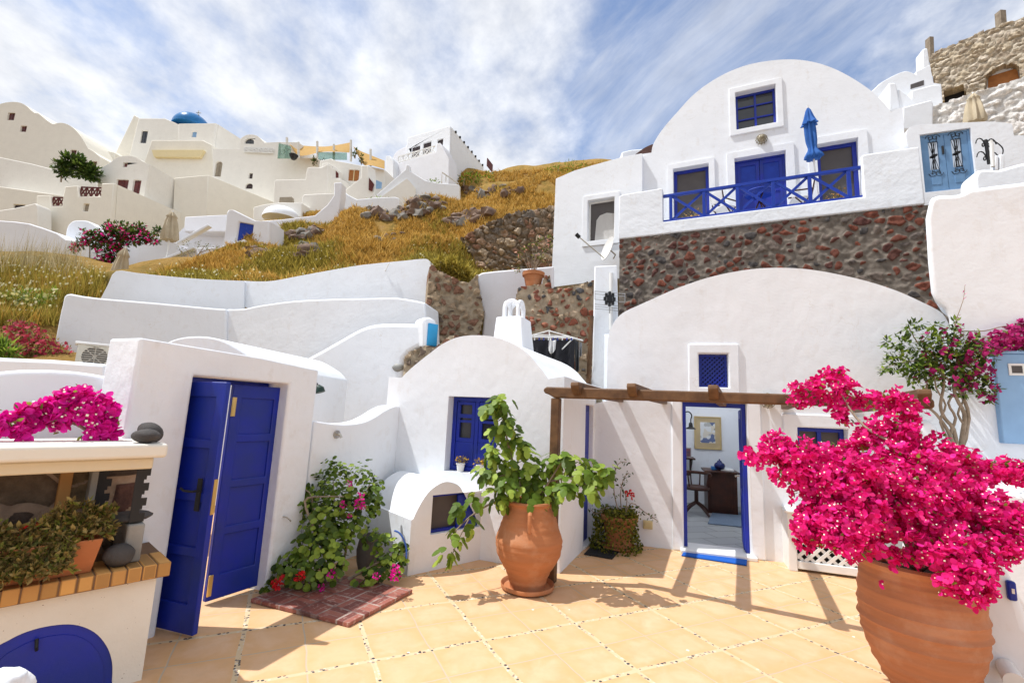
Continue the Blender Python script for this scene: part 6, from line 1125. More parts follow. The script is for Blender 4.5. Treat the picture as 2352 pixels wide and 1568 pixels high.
def scatter(P, N, g):
    us, vs = [p[0] for p in P], [p[1] for p in P]; k = 0
    while k < N:
        u, v = U(min(us), max(us)), U(min(vs), max(vs))
        if not inpoly(u, v, P): continue
        k += 1; p = hy(u, v)
        if p: g(p, u, v)
def gold(p, u, v):
    n = noise.noise((p.x * .25, p.y * .25, 2)) + (v - 560) / 260 + .25 * noise.noise((p.x, p.y, 5)); h = U(.12, .30) * (.7 + p.y / 60) * (1.5 if rnd() < .06 else 1); L = gg if n + U(-.25, .25) > .18 else go_
    if noise.noise((p.x * .5, p.y * .5, 20)) > .42: return
    tuft(p, 7, h, .010 + .0008 * p.y, L, .7)
    if n > .15 and rnd() < .035 and p.y < 26: q = p + Vector((U(-.1, .1), 0, h)); dz_.fan(q, (0, 0, 1), (0, -1, .2), ROUND, .05)
scatter(HP1, 19000, gold)
def green(p, u, v):
    h = U(.25, .6); tuft(p, 7, h, .014, gg if rnd() < .8 else go_)
    if rnd() < .09: q = p + Vector((0, 0, h * .9)); dz_.fan(q, (0, 0, 1), (0, -1, .2), ROUND, .06)
scatter(HP2, 2600, green)
def straw(p, u, v): tuft(p, 5, U(.8, 1.6), .010, stw, .25)
scatter([(0, 600), (160, 600), (190, 640), (0, 640)], 160, straw)
gg.build('meadow_grass', GRASSG, kind='stuff'); go_.build('golden_grass', GRASSO, kind='stuff'); stw.build('straw_grass', STRAW, kind='stuff'); dz_.build('daisies', DAISY, kind='stuff')
def bush(name, blobs, Y, mat, lab, leaf=OVAL, L=(.1, .2), dens=4, flow=None, fmat=None, trunk=None, cat='bush', fd=1.0):
    T = thing(name, at(blobs[0][0], max(b[1] + b[2] for b in blobs), Y), lab, cat); a, f = Leaves(), Leaves(); bm = BM()
    for u, v, r in blobs:
        for _ in range(int((r / 5) ** 2 * dens) + 8):
            p, d = inblob(*pb(u, v, Y, r), shell=.2); a.fan(p, d + rdir() * .8, (0, 0, 1), leaf, U(*L), .2)
            if flow and rnd() < flow * fd: p, d = inblob(*pb(u, v, Y - .1, r), shell=.7); f.fan(p, rdir(), (0, -1, .3), BRACT, U(*L) * .8, .2)
    u, v, r = blobs[0]
    for p in (trunk or [[(u, max(b[1] + b[2] for b in blobs) + 3), (u + 2, v), (u + 5, v - r * .5)]]): stems(bm, p, Y, .05 * Y / 30, .015 * Y / 30)
    obj('trunk', bm, BARK, T, ang=60); a.build('foliage', mat, T)
    if flow: f.build('flowers', fmat, T)
    return T
bush('round_tree', [(140, 385, 16), (160, 372, 20), (185, 385, 24), (205, 395, 20), (150, 395, 16), (215, 400, 14), (180, 365, 12)], 37.5, DKGREEN, 'dense dark green tree in front of the far-left vaulted house', L=(.25, .5), dens=17, cat='tree')
bush('red_bougainvillea', [(205, 545, 20), (225, 555, 18), (250, 540, 24), (280, 535, 26), (310, 540, 24), (335, 545, 18), (255, 580, 26), (240, 610, 24), (250, 640, 20), (275, 560, 20), (355, 555, 10), (170, 570, 10), (185, 560, 12), (250, 520, 10), (325, 520, 8)], 23, DKGREEN, 'dark bougainvillea bush with crimson flowers below the cream houses', L=(.12, .24), dens=15, flow=.13, fmat=PINK, cat='bush')
bush('pink_shrub', [(60, 765, 30), (25, 775, 28), (95, 782, 26), (115, 800, 24), (145, 808, 18), (75, 805, 28), (20, 810, 26), (40, 745, 18)], 9.2, OLIVE, 'low reddish shrub with pink flowers left of the stepped white walls', SLIM, (.05, .1), 11, .2, DULLRED)
bush('wild_flower_bush', [(15, 690, 24), (55, 680, 26), (95, 690, 22), (50, 715, 24), (5, 722, 24), (85, 718, 18), (120, 672, 14)], hy(50, 712).y - .25, GREEN, 'green wild bushes with pale yellow daisies on the bank at the left edge', SLIM, (.07, .14), 11, .09, leafmat('pale_yellow_petals', (.75, .68, .25), (.85, .80, .5), .3))
bush('red_groundcover', [(180, 665, 16), (200, 660, 16), (225, 655, 14), (160, 680, 14), (215, 670, 10)], 15, OLIVE, 'small red-flowered shrub beside the topmost white garden wall', SLIM, (.06, .12), 11, .4, DULLRED)
bush('palm_leaf_shrub', [(5, 800, 18), (-12, 810, 18), (20, 812, 14)], 5.6, GREEN, 'bright green long-leaved shrub at the left edge above the garden wall', SLIM, (.10, .16), 9)
bush('sparse_shrub', [(415, 570, 9), (430, 560, 9), (455, 560, 10), (475, 565, 10), (495, 572, 9), (440, 580, 8), (420, 585, 8)], 21.5, SUCC, 'thin bare-branched shrub in front of the longest white coping', L=(.06, .11), dens=5, trunk=[[(438, 610), (440, 590), (425, 570)], [(438, 610), (455, 585), (470, 565)], [(445, 600), (460, 580), (495, 570)], [(430, 600), (420, 580), (410, 572)]])
bush('ridge_shrub', [(1065, 412, 12), (1080, 406, 14), (1098, 410, 14), (1118, 400, 8), (1130, 408, 9)], 47, GREEN, 'dark green shrub on the ridge in front of the cube house', L=(.2, .35), dens=6)
bush('ridge_shrub', [(935, 438, 10), (960, 432, 12), (985, 424, 12), (1000, 418, 9), (975, 440, 10)], 43, GREEN, 'pale green shrub at the foot of the cube house stair', L=(.2, .35), dens=6)
bush('ridge_shrub', [(1280, 392, 16), (1310, 386, 18), (1340, 382, 16), (1260, 396, 10)], 45, GREEN, 'yellow-green shrub on the ridge at the wall of the upper house', SLIM, (.3, .5), 7)
bush('slope_shrub', [(850, 465, 9), (870, 462, 11), (890, 462, 9), (905, 466, 9)], 37, GREEN, 'small green shrub on the rocky brow of the hill', L=(.15, .3), dens=6)
bush('slope_shrub', [(690, 556, 8), (800, 575, 9), (815, 578, 8), (785, 577, 8)], 19, DKGREEN, 'grey-green shrub in the golden grass', SLIM, (.12, .2), 6)
bush('bank_grass', [(1010, 605, 14), (1035, 612, 18), (1060, 625, 18), (1075, 640, 10), (1030, 630, 12)], 11.4, GRASSG, 'tuft of yellow-green grass on top of the brown rubble bank', SLIM, (.12, .28), 22)
bush('cactus', [(360, 534, 7), (365, 528, 5), (357, 527, 5)], 27, DKGREEN, 'small spiky potted cactus beside the upper beige umbrella', L=(.15, .3), dens=10, cat='plant')
for i, (u, v, Y) in enumerate(((720, 372, 46), (740, 376, 46), (655, 352, 46), (815, 355, 45), (830, 368, 45))):
    bush('terrace_plant', [(u, v, 6), (u + 3, v - 8, 5)], Y, DKGREEN, ['small plant behind the glass screen, the left one', 'small plant behind the glass screen, the right one', 'slim dark shrub at the left end of the sail terrace', 'tall plant between the two orange sails', 'bushy plant under the smaller orange sail'][i], L=(.2, .35), dens=9, cat='plant')
# loose stones on the slope
random.seed(5); k = 0
ROCK = M('brown_rock', (.22, .15, .11), (.13, .09, .075), 2, .9, .6, 8, .06); ROCKG = M('grey_rock', (.26, .24, .21), (.16, .15, .14), 2, .9, .6, 8, .06)
names = []
for (P, N, s) in (([(830, 500), (860, 475), (930, 452), (1000, 455), (1040, 465), (980, 495), (900, 505)], 80, .5), ([(640, 575), (700, 560), (740, 575), (690, 590)], 10, .4), ([(1010, 510), (1100, 480), (1140, 485), (1060, 520)], 40, .45), ([(560, 575), (610, 560), (620, 585), (575, 600)], 14, .35), ([(660, 540), (720, 520), (740, 535), (690, 550)], 18, .45), ([(1060, 435), (1180, 425), (1200, 445), (1080, 455)], 30, .45), ([(860, 540), (930, 535), (920, 555), (870, 560)], 10, .3)):
    us, vs = [p[0] for p in P], [p[1] for p in P]; c = 0
    while c < N:
        u, v = U(min(us), max(us)), U(min(vs), max(vs))
        if not inpoly(u, v, P): continue
        c += 1; p = hy(u, v)
        if not p: continue
        r = s * U(.3, 1.15) * (.6 + p.y / 50); bm = BM(); blob(bm, p + Vector((0, 0, -r * .12)), (r, r * .8, r * U(.45, .8)), 2, .5, 1.6, Matrix.Rotation(U(0, 3), 3, 'Z'))
        obj('rock', bm, ROCK if rnd() < .65 else ROCKG, ang=40, label='rough brown or grey boulder scattered in the golden grass of the slope', cat='rock', group='rocks scattered on the grassy slope')
# ================================================================ pergola
f7 = cv1(7); q0 = G(1266, 1336); bdir = Vector((.894, -.447, 0)); PG = Pl(q0, q0 + bdir); ZB0, ZB1 = 1.90, 2.02
sEnd = PG.sz(2132, 900)[0]; PGt = thing('pergola', q0, 'rustic brown wooden pergola with five rafters in front of the open doorway', 'pergola')
def timber(bm, a, b, w, h, nose=0): return bar(bm, a, b, w, h)
bm = BM(); PGd = Pl(q0 - PG.n.to_3d() * .055, q0 - PG.n.to_3d() * .055 + bdir); o = [(-.13, ZB1 - .02), (-.14, ZB1 - .045), (-.12, ZB1 - .07), (-.075, ZB1 - .085), (-.045, ZB0 + .02), (-.01, ZB0), (sEnd, ZB0 - .01), (sEnd + .02, ZB0 + .01), (sEnd + .02, ZB1 - .06), (sEnd, ZB1 - .045), (-.10, ZB1)]
WOOD.node_tree.nodes; obj('beam', slab(BM(), PGd, o, (), 0, .10), WOOD, PGt, bev=.014, seg=2)
for s, z in ((.0, ZB0), (PG.sz(2090, 980)[0], ZB0 - .012)): a = PG.P((s, 0)); obj('post', bar(BM(), a, a + Vector((0, 0, z - .002)), .095, .095, up=(PG.n.x, PG.n.y, 0)), WOOD, PGt, bev=.01)
nv = Vector((PG.n.x, PG.n.y, 0))
for u in (1330, 1457, 1640, 1850, 2108):
    s = PG.sz(u, 892)[0]; a = PG.P((s, 1.955), -.16); d2 = Vector((nv.x, nv.y)); k = (FA.a - Vector((a.x, a.y))).dot(FA.n) / d2.dot(FA.n) - .01
    RPn = Pl(a - bdir * .045, a - bdir * .045 + nv); RPn.n = Vector((bdir.x, bdir.y)); zt = ZB1 + .05 - .03 * s / sEnd
    obj('rafter', slab(BM(), RPn, [(0, zt - .04), (.03, zt - .095), (.09, zt - .13), (k, zt - .13), (k, zt - .005), (.012, zt)], (), 0, .09), WOOD, PGt, bev=.01)
# ================================================================ mats, trellis box, small fittings
def flatmat(name, pts, mat, th_, **k): bm = BM(); f = bm.faces.new([bm.verts.new((p[0], p[1], .004)) for p in pts]); r = bmesh.ops.extrude_face_region(bm, geom=[f]); bmesh.ops.translate(bm, verts=[v for v in r['geom'] if isinstance(v, bmesh.types.BMVert)], vec=(0, 0, th_)); return obj(name, bm, mat, bev=.004, **k)
def basket():
    m, t, b = newmat('red_brick_tile_mat'); o = nd(t, 'ShaderNodeTexCoord').outputs['Object']; mp_ = nd(t, 'ShaderNodeMapping', {'Vector': o, 'Rotation': (0, 0, -A_ang)}).outputs[0]
    s = nd(t, 'ShaderNodeSeparateXYZ', {0: mp_}); C = .20; x, y = (mth(t, 'DIVIDE', s.outputs[i], C) for i in (0, 1)); par = mth(t, 'ABSOLUTE', mth(t, 'MODULO', mth(t, 'ADD', mth(t, 'FLOOR', x), mth(t, 'FLOOR', y)), 2))
    fx, fy = mth(t, 'FRACT', x), mth(t, 'FRACT', y); q = nd(t, 'ShaderNodeMix', {0: par, 2: fx, 3: fy}).outputs[0]; l = mth(t, 'ABSOLUTE', mth(t, 'SUBTRACT', mth(t, 'FRACT', mth(t, 'MULTIPLY', q, 3)), .5))
    e = mth(t, 'MAXIMUM', mth(t, 'MAXIMUM', mth(t, 'ABSOLUTE', mth(t, 'SUBTRACT', fx, .5)), mth(t, 'ABSOLUTE', mth(t, 'SUBTRACT', fy, .5))), mth(t, 'SUBTRACT', l, .015)); g = mth(t, 'GREATER_THAN', e, .455)
    idn = nd(t, 'ShaderNodeTexWhiteNoise', {'Vector': nd(t, 'ShaderNodeCombineXYZ', {0: mth(t, 'FLOOR', x), 1: mth(t, 'FLOOR', y), 2: mth(t, 'FLOOR', mth(t, 'MULTIPLY', q, 3))}).outputs[0]}, noise_dimensions='3D').outputs[0]
    c = ramp(t, idn, [(0, (.16, .045, .035)), (.5, (.26, .075, .055)), (1, (.34, .12, .085))]); n = noi(t, o, 22, 6, .7); c = mixc_(t, mrange(t, n, .55, .7), c, (.50, .36, .30)); c = mixc_(t, mth(t, 'MULTIPLY', g, .8), c, mixc_(t, mrange(t, noi(t, o, 6, 4), .4, .6), (.10, .04, .035), (.45, .38, .33)))
    t.links.new(c, b.inputs[0]); b.inputs['Roughness'].default_value = .6; setbump(t, b, mth(t, 'SUBTRACT', mth(t, 'MULTIPLY', n, .4), g), .5, .006); return m
mA, mB, mC = G(575, 1384), G(800, 1441), G(947, 1362); mD = mA + mC - mB; A_ang = math.atan2((mC - mB).y, (mC - mB).x)
flatmat('brick_mat', [mA, mB, mC, mD], basket(), .032, label='dark red brick-tiled platform under the geranium bush', cat='mat')
FELT = M('blue_doormat', (.008, .10, .46), (.007, .085, .40), 60, .95, .6, 220, .006); flatmat('doormat', [G(*q) for q in ((1578, 1259), (1717, 1275), (1715, 1300), (1565, 1277))], FELT, .014, label='bright blue doormat in front of the open doorway', cat='doormat')
flatmat('doormat', [G(*q) for q in ((1341, 1274), (1367, 1247), (1427, 1262), (1406, 1285))], M('black_doormat', (.02, .02, .022), None, 40, .95, .6, 200, .005), .014, label='black doormat at the side door of the small cottage', cat='doormat')
ta, tb = G(1813, 1309), G(2012, 1336); TP = Pl(ta, tb); wT = (tb - ta).length; zT = TP.sz(1808, 1176)[1]; TL = thing('lattice_screen', ta, 'white wooden lattice screen standing behind the ribbed jar', 'lattice'); bm = BM()
for s in (0, wT): pbox(bm, TP, s, .0, s + .09, zT, -.01, .08)
pbox(bm, TP, .09, .03, wT, .12, .0, .06); pbox(bm, TP, .09, zT - .14, wT, zT - .06, .0, .06); obj('frame', bm, WHITEP, TL, bev=.008); bm = BM(); pbox(bm, TP, -.03, zT, wT + .12, zT + .03, -.04, .11); obj('top_rail', bm, WHITEP, TL, bev=.008)
bm = BM(); s0, z0, s1, z1 = .09, .12, wT, zT - .14; k = -1.2
for sg, dd in ((1, .022), (-1, .036)):
    k = -1.5
    while k < wT + 1.5:
        t0, t1 = -9, 9
        for p, d, a, b in ((k, .7071, s0, s1), (.4, .7071 * sg, z0, z1)): x0, x1 = (a - p) / d, (b - p) / d; t0, t1 = max(t0, min(x0, x1)), min(t1, max(x0, x1))
        if t1 > t0 + .02: bar(bm, TP.P((k + t0 * .7071, .4 + t0 * .7071 * sg), dd), TP.P((k + t1 * .7071, .4 + t1 * .7071 * sg), dd), .036, .012, up=(TP.n.x, TP.n.y, 0))
        k += .115
obj('lattice', bm, WHITEP, TL)
bm = BM(); pbox(bm, TP, .002, .0, .04, zT - .002, .082, .36); obj('added_side_panel', bm, WHITEP, TL, bev=.005); bm = BM(); pbox(bm, TP, .0, zT + .0, wT, zT + .025, .112, .40); obj('lid', bm, WHITEP, TL, bev=.005); bm = BM(); pbox(bm, TP, .10, .02, wT, zT - .05, .2, .34); obj('shade_backing', bm, M('painted_shade', (.06, .05, .045)), TL)  # dark backing paints shade behind the lattice; lid and side added for shade
def cagelamp(c, n, r, lab, up=False):
    T = thing('wall_lamp', c, lab, 'lamp'); bm = BM(); blob(bm, c + n * r * .4, (r * .75, r * .6, r * .85), 3, 0, 1); obj('globe', bm, M('frosted_lamp_glass', (.55, .50, .38), None, 5, .3, 0), T, ang=180); bm = BM()
    for k in range(6): a = PI * k / 6; t = n.cross(Vector((0, 0, 1))); tube(bm, [c + (t * math.cos(a) + Vector((0, 0, 1)) * math.sin(a)) * r * math.cos(b) + n * (r * math.sin(b) * .95 + r * .1) for b in np.linspace(0, PI, 9)], r * .06, 5)
    for q in (.3, .75): t = n.cross(Vector((0, 0, 1))); tube(bm, [c + n * (r * math.sin(q) + r * .1) + (t * math.cos(a) + Vector((0, 0, 1)) * math.sin(a)) * r * math.cos(q) for a in np.linspace(0, 2 * PI, 17)], r * .05, 5)
    obj('cage', bm, M('cage_metal', (.26, .22, .14), None, 5, .5, .1), T)
cagelamp(SW.px(1371, 921), Vector((-ow.x, -ow.y, 0)), .075, 'small round caged lamp above the blue side door, under the beam end')
cagelamp(FA.px(1761, 920, -.03), Vector((-FA.n.x, -FA.n.y, 0)), .10, 'round caged lamp under the beam, right of the open doorway')
cagelamp(RF.px(1749, 322), Vector((-RF.n.x, -RF.n.y, 0)), .15, 'small caged lamp above the balcony door of the upper house')
p = GA.P((g1, 0), .15); p.z = 1.98; bm = BM(); e = Vector((.10, .05, -.06)); tube(bm, [p + Vector((-.04, 0, .03)), p + Vector((.04, .02, .03)), p + e], .010, 6); sh = obj('shower_pipe', bm, IRON, label='small dark shower head on the end of the gate wall', cat='shower')
bm = BM(); tube(bm, [p + e, p + e + Vector((.015, 0, -.03)), p + e + Vector((.03, 0, -.075))], [.02, .05, .055], 12); obj('shower_head', bm, M('dark_green_plastic', (.02, .05, .04), None, 5, .4, 0), sh)
c = T0.px(772, 997); bm = BM(); n_ = Vector((T0.n.x, T0.n.y, 0)); tube(bm, [c, c - n_ * .02], .045, 16); tp_ = obj('tap', bm, STEEL, label='small round metal tap on the white parapet', cat='tap'); bm = BM(); tube(bm, [c - n_ * .02, c - n_ * .06, c - n_ * .08 + Vector((0, 0, -.03))], .014, 8); obj('spout', bm, STEEL, tp_)
c = GA.px(650, 1186); n_ = Vector((GA.n.x, GA.n.y, 0)); bm = BM(); tube(bm, [c, c - n_ * .05, c - n_ * .055 + Vector((.02, .02, -.025)), c - n_ * .05 + Vector((.025, .03, -.04))], .008, 6); obj('wall_hook', bm, STEEL, label='tiny metal hook on the gate wall beside the geraniums', cat='hook')
r = FA.rect(1477, 1194, 1499, 1213); bm = BM(); pbox(bm, FA, *r, -.04, .005); ob = obj('socket_box', bm, M('ivory_plastic', (.68, .58, .33), None, 5, .5, 0), bev=.008, label='ivory outdoor socket box low on the wall beside the ivy pot', cat='socket'); bm = BM(); pbox(bm, FA, r[0] + .02, r[1] + .02, r[2] - .02, r[3] - .02, -.048, -.039); obj('cover', bm, M('ivory_cover', (.62, .52, .28), None, 5, .5, 0), ob, bev=.004)
# air conditioner
AP = Pl.uY(172, 5.9, 242, 6.1); r = AP.rect(174, 792, 250, 846); T = thing('air_conditioner', AP.P((r[0], r[1])), 'beige air conditioner unit behind the garden wall at left', 'air conditioner'); cs, cz, cr = r[0] + (r[2] - r[0]) * .56, (r[1] + r[3]) / 2, (r[3] - r[1]) * .42
ci_ = [(cs + cr * math.cos(a), cz + cr * math.sin(a)) for a in np.linspace(0, 2 * PI, 28, endpoint=False)]
obj('casing', slab(BM(), AP, rc(r), [ci_], 0, .34), M('beige_metal', (.62, .58, .48), None, 3, .5, .05), T, bev=.012); obj('fan', slab(BM(), AP, ci_, (), .05, .07), M('fan_grey', (.22, .20, .17), None, 4, .6, 0), T)
bm = BM()
for k in range(9): z = cz - cr + 2 * cr * (k + .5) / 9; w = math.sqrt(max(0, cr * cr - (z - cz) ** 2)); pbox(bm, AP, cs - w, z - .005, cs + w, z + .005, .004, .02)
for a in np.linspace(0, PI, 5)[:-1]: bar(bm, AP.P((cs + cr * math.cos(a), cz + cr * math.sin(a)), .012), AP.P((cs - cr * math.cos(a), cz - cr * math.sin(a)), .012), .008)
obj('grille', bm, M('grille_metal', (.55, .50, .42), None, 4, .5, 0), T); bm = BM(); pbox(bm, AP, r[0] - .03, r[3] + .002, r[2] + .03, r[3] + .03, -.03, .36); obj('lid', bm, WHITEP, T, bev=.008)
# courtyard odds and ends
SB = Pl.uY(960, 8.5, 1003, 8.75); wall('niche', SB, smooth([f5(372, 690), f5(368, 520), f5(372, 485), f5(400, 467), f5(440, 478), f5(468, 520), f5(470, 690)], 2), WHITE, d1=.35, bev=.04, label='small white rounded cupboard surround at the end of the sloping wall', cat='cupboard'); r = SB.rect(*f5(396, 517), *f5(467, 682)); bm = BM(); pbox(bm, SB, *r, -.03, .01); obj('shutter', bm, M('cyan_paint', (.03, .32, .62), None, 4, .45, .1), bev=.01, label='bright turquoise shutter door at the end of the sloping white wall', cat='shutter')
c = T1.px(*f5(182, 838)); bm = BM(); blob(bm, c, (.11, .05, .08), 2, .2, 1.5); obj('bulkhead_light', bm, M('grey_lamp', (.32, .32, .30), None, 6, .5, .2), ang=180, label='small grey bulkhead light on the sloping white wall', cat='light')
# washing line
Yw = 8.9; W_ = lambda x, y, dY=0: at(*f5(x, y), Yw + dY); T = thing('clothes_airer', W_(1330, 790), 'white rotary clothes airer hung with dark washing behind the cottage roof', 'clothes airer'); bm = BM()
for a, b in ((W_(1165, 612), W_(1470, 622)), (W_(1165, 602, .3), W_(1290, 568, .6)), (W_(1290, 568, .6), W_(1540, 640, .3)), (W_(1470, 622), W_(1310, 780, .2)), (W_(1180, 600, .2), W_(1440, 612, .4)), (W_(1470, 622), W_(1540, 642, .3)), (W_(1290, 568, .6), W_(1330, 780, .3))): tube(bm, [a, b], .013, 6)
obj('frame', bm, WHITEP, T); bm = BM()
for k in range(4): tube(bm, [W_(1180 + k * 20, 606 - k * 8, .1 + .13 * k), W_(1480 + k * 16, 625 + k * 3, .1 + .1 * k)], .004, 4)
obj('line', bm, WHITEP, T)
BLK = M('black_cloth', (.018, .018, .022), (.03, .03, .036), 5, .9, .3, 60, .01)
def cloth(pts, mat, name, lab, dY=0, **k):
    bm = BM(); tp_, bt = pts; tp_, bt = smooth(tp_, 4), smooth(bt, 4); n = min(len(tp_), len(bt)); V = []
    for i in range(n):
        for j in range(7):
            t = j / 6; V.append(bm.verts.new(W_(tp_[i][0] * (1 - t) + bt[i][0] * t, tp_[i][1] * (1 - t) + bt[i][1] * t, dY + .05 * t * math.sin(i * 1.1 + t))))
    for i in range(n - 1):
        for j in range(6): bm.faces.new((V[i * 7 + j], V[i * 7 + j + 1], V[i * 7 + j + 8], V[i * 7 + j + 7]))
    r = bmesh.ops.extrude_face_region(bm, geom=list(bm.faces)); bmesh.ops.translate(bm, verts=[v for v in r['geom'] if isinstance(v, bmesh.types.BMVert)], vec=(0, .012, 0)); return obj(name, bm, mat, ang=80, label=lab, cat='clothes', **k)
cloth(([(1170, 630), (1220, 632), (1270, 633), (1300, 632)], [(1172, 800), (1210, 770), (1260, 760), (1310, 790)]), BLK, 'black_garment', 'black garment hanging at the left end of the airer')
cloth(([(1310, 632), (1370, 633), (1430, 632), (1480, 635)], [(1310, 790), (1370, 790), (1430, 830), (1480, 850)]), BLK, 'black_garment', 'long black garment hanging in the middle of the airer', .1)
cloth(([(1480, 640), (1490, 641), (1500, 642), (1510, 643)], [(1485, 870), (1495, 865), (1505, 868), (1512, 860)]), M('dark_grey_cloth', (.05, .055, .06), None, 4, .9, .3), 'grey_garment', 'narrow dark grey garment at the right end of the airer', .15)
cloth(([(1515, 650), (1522, 652), (1530, 654), (1535, 656)], [(1508, 800), (1515, 760), (1525, 755), (1532, 750)]), M('checked_cloth', (.34, .35, .36), (.12, .12, .13), 40, .9, .3), 'checked_garment', 'checked grey garment at the far right of the airer', .25)
cloth(([(1292, 634), (1305, 640), (1320, 640), (1345, 634)], [(1285, 700), (1300, 735), (1320, 730), (1338, 705)]), M('white_cloth', (.7, .7, .7), None, 4, .9, .3), 'white_garment', 'small white garment pegged on the airer', -.06)
for k in range(9):
    x = 1185 + k * 34; bm = BM(); box(bm, W_(x, 629, -.02), (.022, .022, .05)); obj('clothes_peg', bm, BLUE2 if k % 3 else WHITEP, label='small peg clipped along the washing line of the airer', cat='clothes peg', group='pegs on the airer')
bm = BM(); a, b = PLl.px(*f5(1607, 470), -.12), PLl.px(*f5(1582, 960), -.12); tube(bm, [a, b], .045, 8); obj('brown_pole', bm, WOOD, label='brown wooden pole leaning at the left edge of the white pillar', cat='pole')
bm = BM(); tube(bm, [PLl.px(*f5(1748, 150), -.05), PLl.px(*f5(1748, 565), -.05)], .04, 10); obj('drain_pipe', bm, WHITEP, label='white drainpipe on the face of the white pillar', cat='pipe')
bm = BM(); P_ = lambda x, y, d=-.35: PLl.px(*f5(x, y), d)
for y0, y1 in ((310, 330), (330, 347), (368, 390), (402, 415), (418, 432), (433, 450)): tube(bm, [P_(1632, y0), P_(1845 if y0 < 400 else 1800, y1)], .006, 5)
tube(bm, [P_(1633, 306), P_(1633, 370)], .006, 5); tube(bm, [P_(1846, 325), P_(1846, 385)], .006, 5); tube(bm, [P_(1737, 455, -.2), P_(1740, 310, -.35), P_(1742, 300, -.05)], .012, 6); an_ = obj('aerial', bm, M('aerial_metal', (.42, .42, .42), None, 4, .4, 0, metal=.6), label='television aerial with black clamp on the white pillar', cat='aerial')
bm = BM(); c = P_(1737, 370, -.40)
for k in range(8): a = k * PI / 4; box(bm, c + Vector((math.cos(a) * .09, 0, math.sin(a) * .11)), (.05, .05, .07))
box(bm, c, (.1, .08, .14)); obj('clamp', bm, IRON, an_)
# satellite dish
dc_ = LW.px(1402, 582, -.5); dn = (Vector((-.93, -.25, .25))).normalized(); T = thing('satellite_dish', dc_, 'white satellite dish on a bracket at the corner of the upper house', 'satellite dish'); bm = BM(); x = dn.orthogonal().normalized(); x = Vector((0, 0, 1)).cross(dn).normalized(); y = dn.cross(x); R_ = .37; rings = []
for k in range(7): r = R_ * k / 6; rings.append([bm.verts.new(dc_ + (x * math.cos(a) * .92 + y * math.sin(a)) * r + dn * (r * r * .55 - .09)) for a in np.linspace(0, 2 * PI, 28, endpoint=False)] if k else [bm.verts.new(dc_ - dn * .09)])
for i in range(28): bm.faces.new((rings[0][0], rings[1][i], rings[1][(i + 1) % 28]))
for a, b in zip(rings[1:], rings[2:]):
    for i in range(28): bm.faces.new((a[i], b[i], b[(i + 1) % 28], a[(i + 1) % 28]))
r = bmesh.ops.extrude_face_region(bm, geom=list(bm.faces)); bmesh.ops.translate(bm, verts=[v for v in r['geom'] if isinstance(v, bmesh.types.BMVert)], vec=-dn * .015); obj('dish', bm, WHITEP, T, ang=50)
fo = LW.px(1348, 568, -1.0); bm = BM(); tube(bm, [dc_ - y * R_ * .9, fo], .016, 6); tube(bm, [dc_ - dn * .08, dc_ - dn * .3 + Vector((0, 0, -.1)), dc_ + Vector((.25, .2, -.25))], .022, 6); obj('arm', bm, M('arm_metal', (.5, .47, .38), None, 5, .4, 0, metal=.5), T); bm = BM(); tube(bm, [fo + Vector((-.05, 0, .05)), fo + Vector((.05, 0, -.05))], .06, 10); obj('receiver', bm, IRON, T)
# ================================================================ inside the room
RM = lambda u, v, d: FA.px(u, v, d)
def inn(d): return FA.off(d)
BKp = inn(3.74); r = BKp.rect(*f7(632, 488), *f7(791, 680)); T = thing('framed_picture', BKp.P((r[0], r[1])), 'framed pale picture of white houses on the back wall of the room', 'picture'); obj('frame', slab(BM(), BKp, rc(r), [rc(r, -.025)], -.03, -.001), M('gilt_wood', (.62, .47, .22), None, 6, .5, .2), T, bev=.004)
bm = BM(); pbox(bm, BKp, r[0] + .02, r[1] + .02, r[2] - .02, r[3] - .02, -.012, -.002); obj('mount', bm, M('tan_mount', (.60, .47, .27), None, 4, .8, 0), T); i_ = (r[0] + .12, r[1] + .13, r[2] - .12, r[3] - .12)
m_, t_, b_ = newmat('pale_print'); vv = nd(t_, 'ShaderNodeTexVoronoi', {'Vector': nd(t_, 'ShaderNodeTexCoord').outputs['Object'], 'Scale': 9}, distance='MANHATTAN'); cc_ = nd(t_, 'ShaderNodeSeparateColor', {0: vv.outputs['Color']}); t_.links.new(ramp(t_, cc_.outputs[0], [(0, (.70, .72, .72)), (.3, (.45, .46, .44)), (.45, (.75, .76, .78)), (.7, (.30, .30, .27)), (.8, (.66, .62, .52)), (.93, (.12, .16, .30))], 'CONSTANT'), b_.inputs[0]); bm = BM(); pbox(bm, BKp, *i_, -.016, -.011); obj('print', bm, m_, T)
dk_ = inn(2.75); r = dk_.rect(*f7(706, 795), *f7(895, 1020)); T = thing('desk', dk_.P((r[0], .03)), 'dark wooden desk against the back wall of the room', 'desk'); zt = .80
bm = BM(); pbox(bm, dk_, r[0] + .02, .03, r[2] - .02, zt - .035, .02, .60); obj('cabinet', bm, DKWOOD, T, bev=.008); bm = BM(); pbox(bm, dk_, r[0] - .03, zt - .032, r[2] + .03, zt, -.02, .64); obj('desk_top', bm, DKWOOD, T, bev=.006); bm = BM()
for k in (0, 1): pbox(bm, dk_, r[0] + .07 + k * .36, .12, r[0] + .38 + k * .36 if k == 0 else r[2] - .07, zt - .12, .008, .021)
obj('panel', bm, DKWOOD, T, bev=.006)
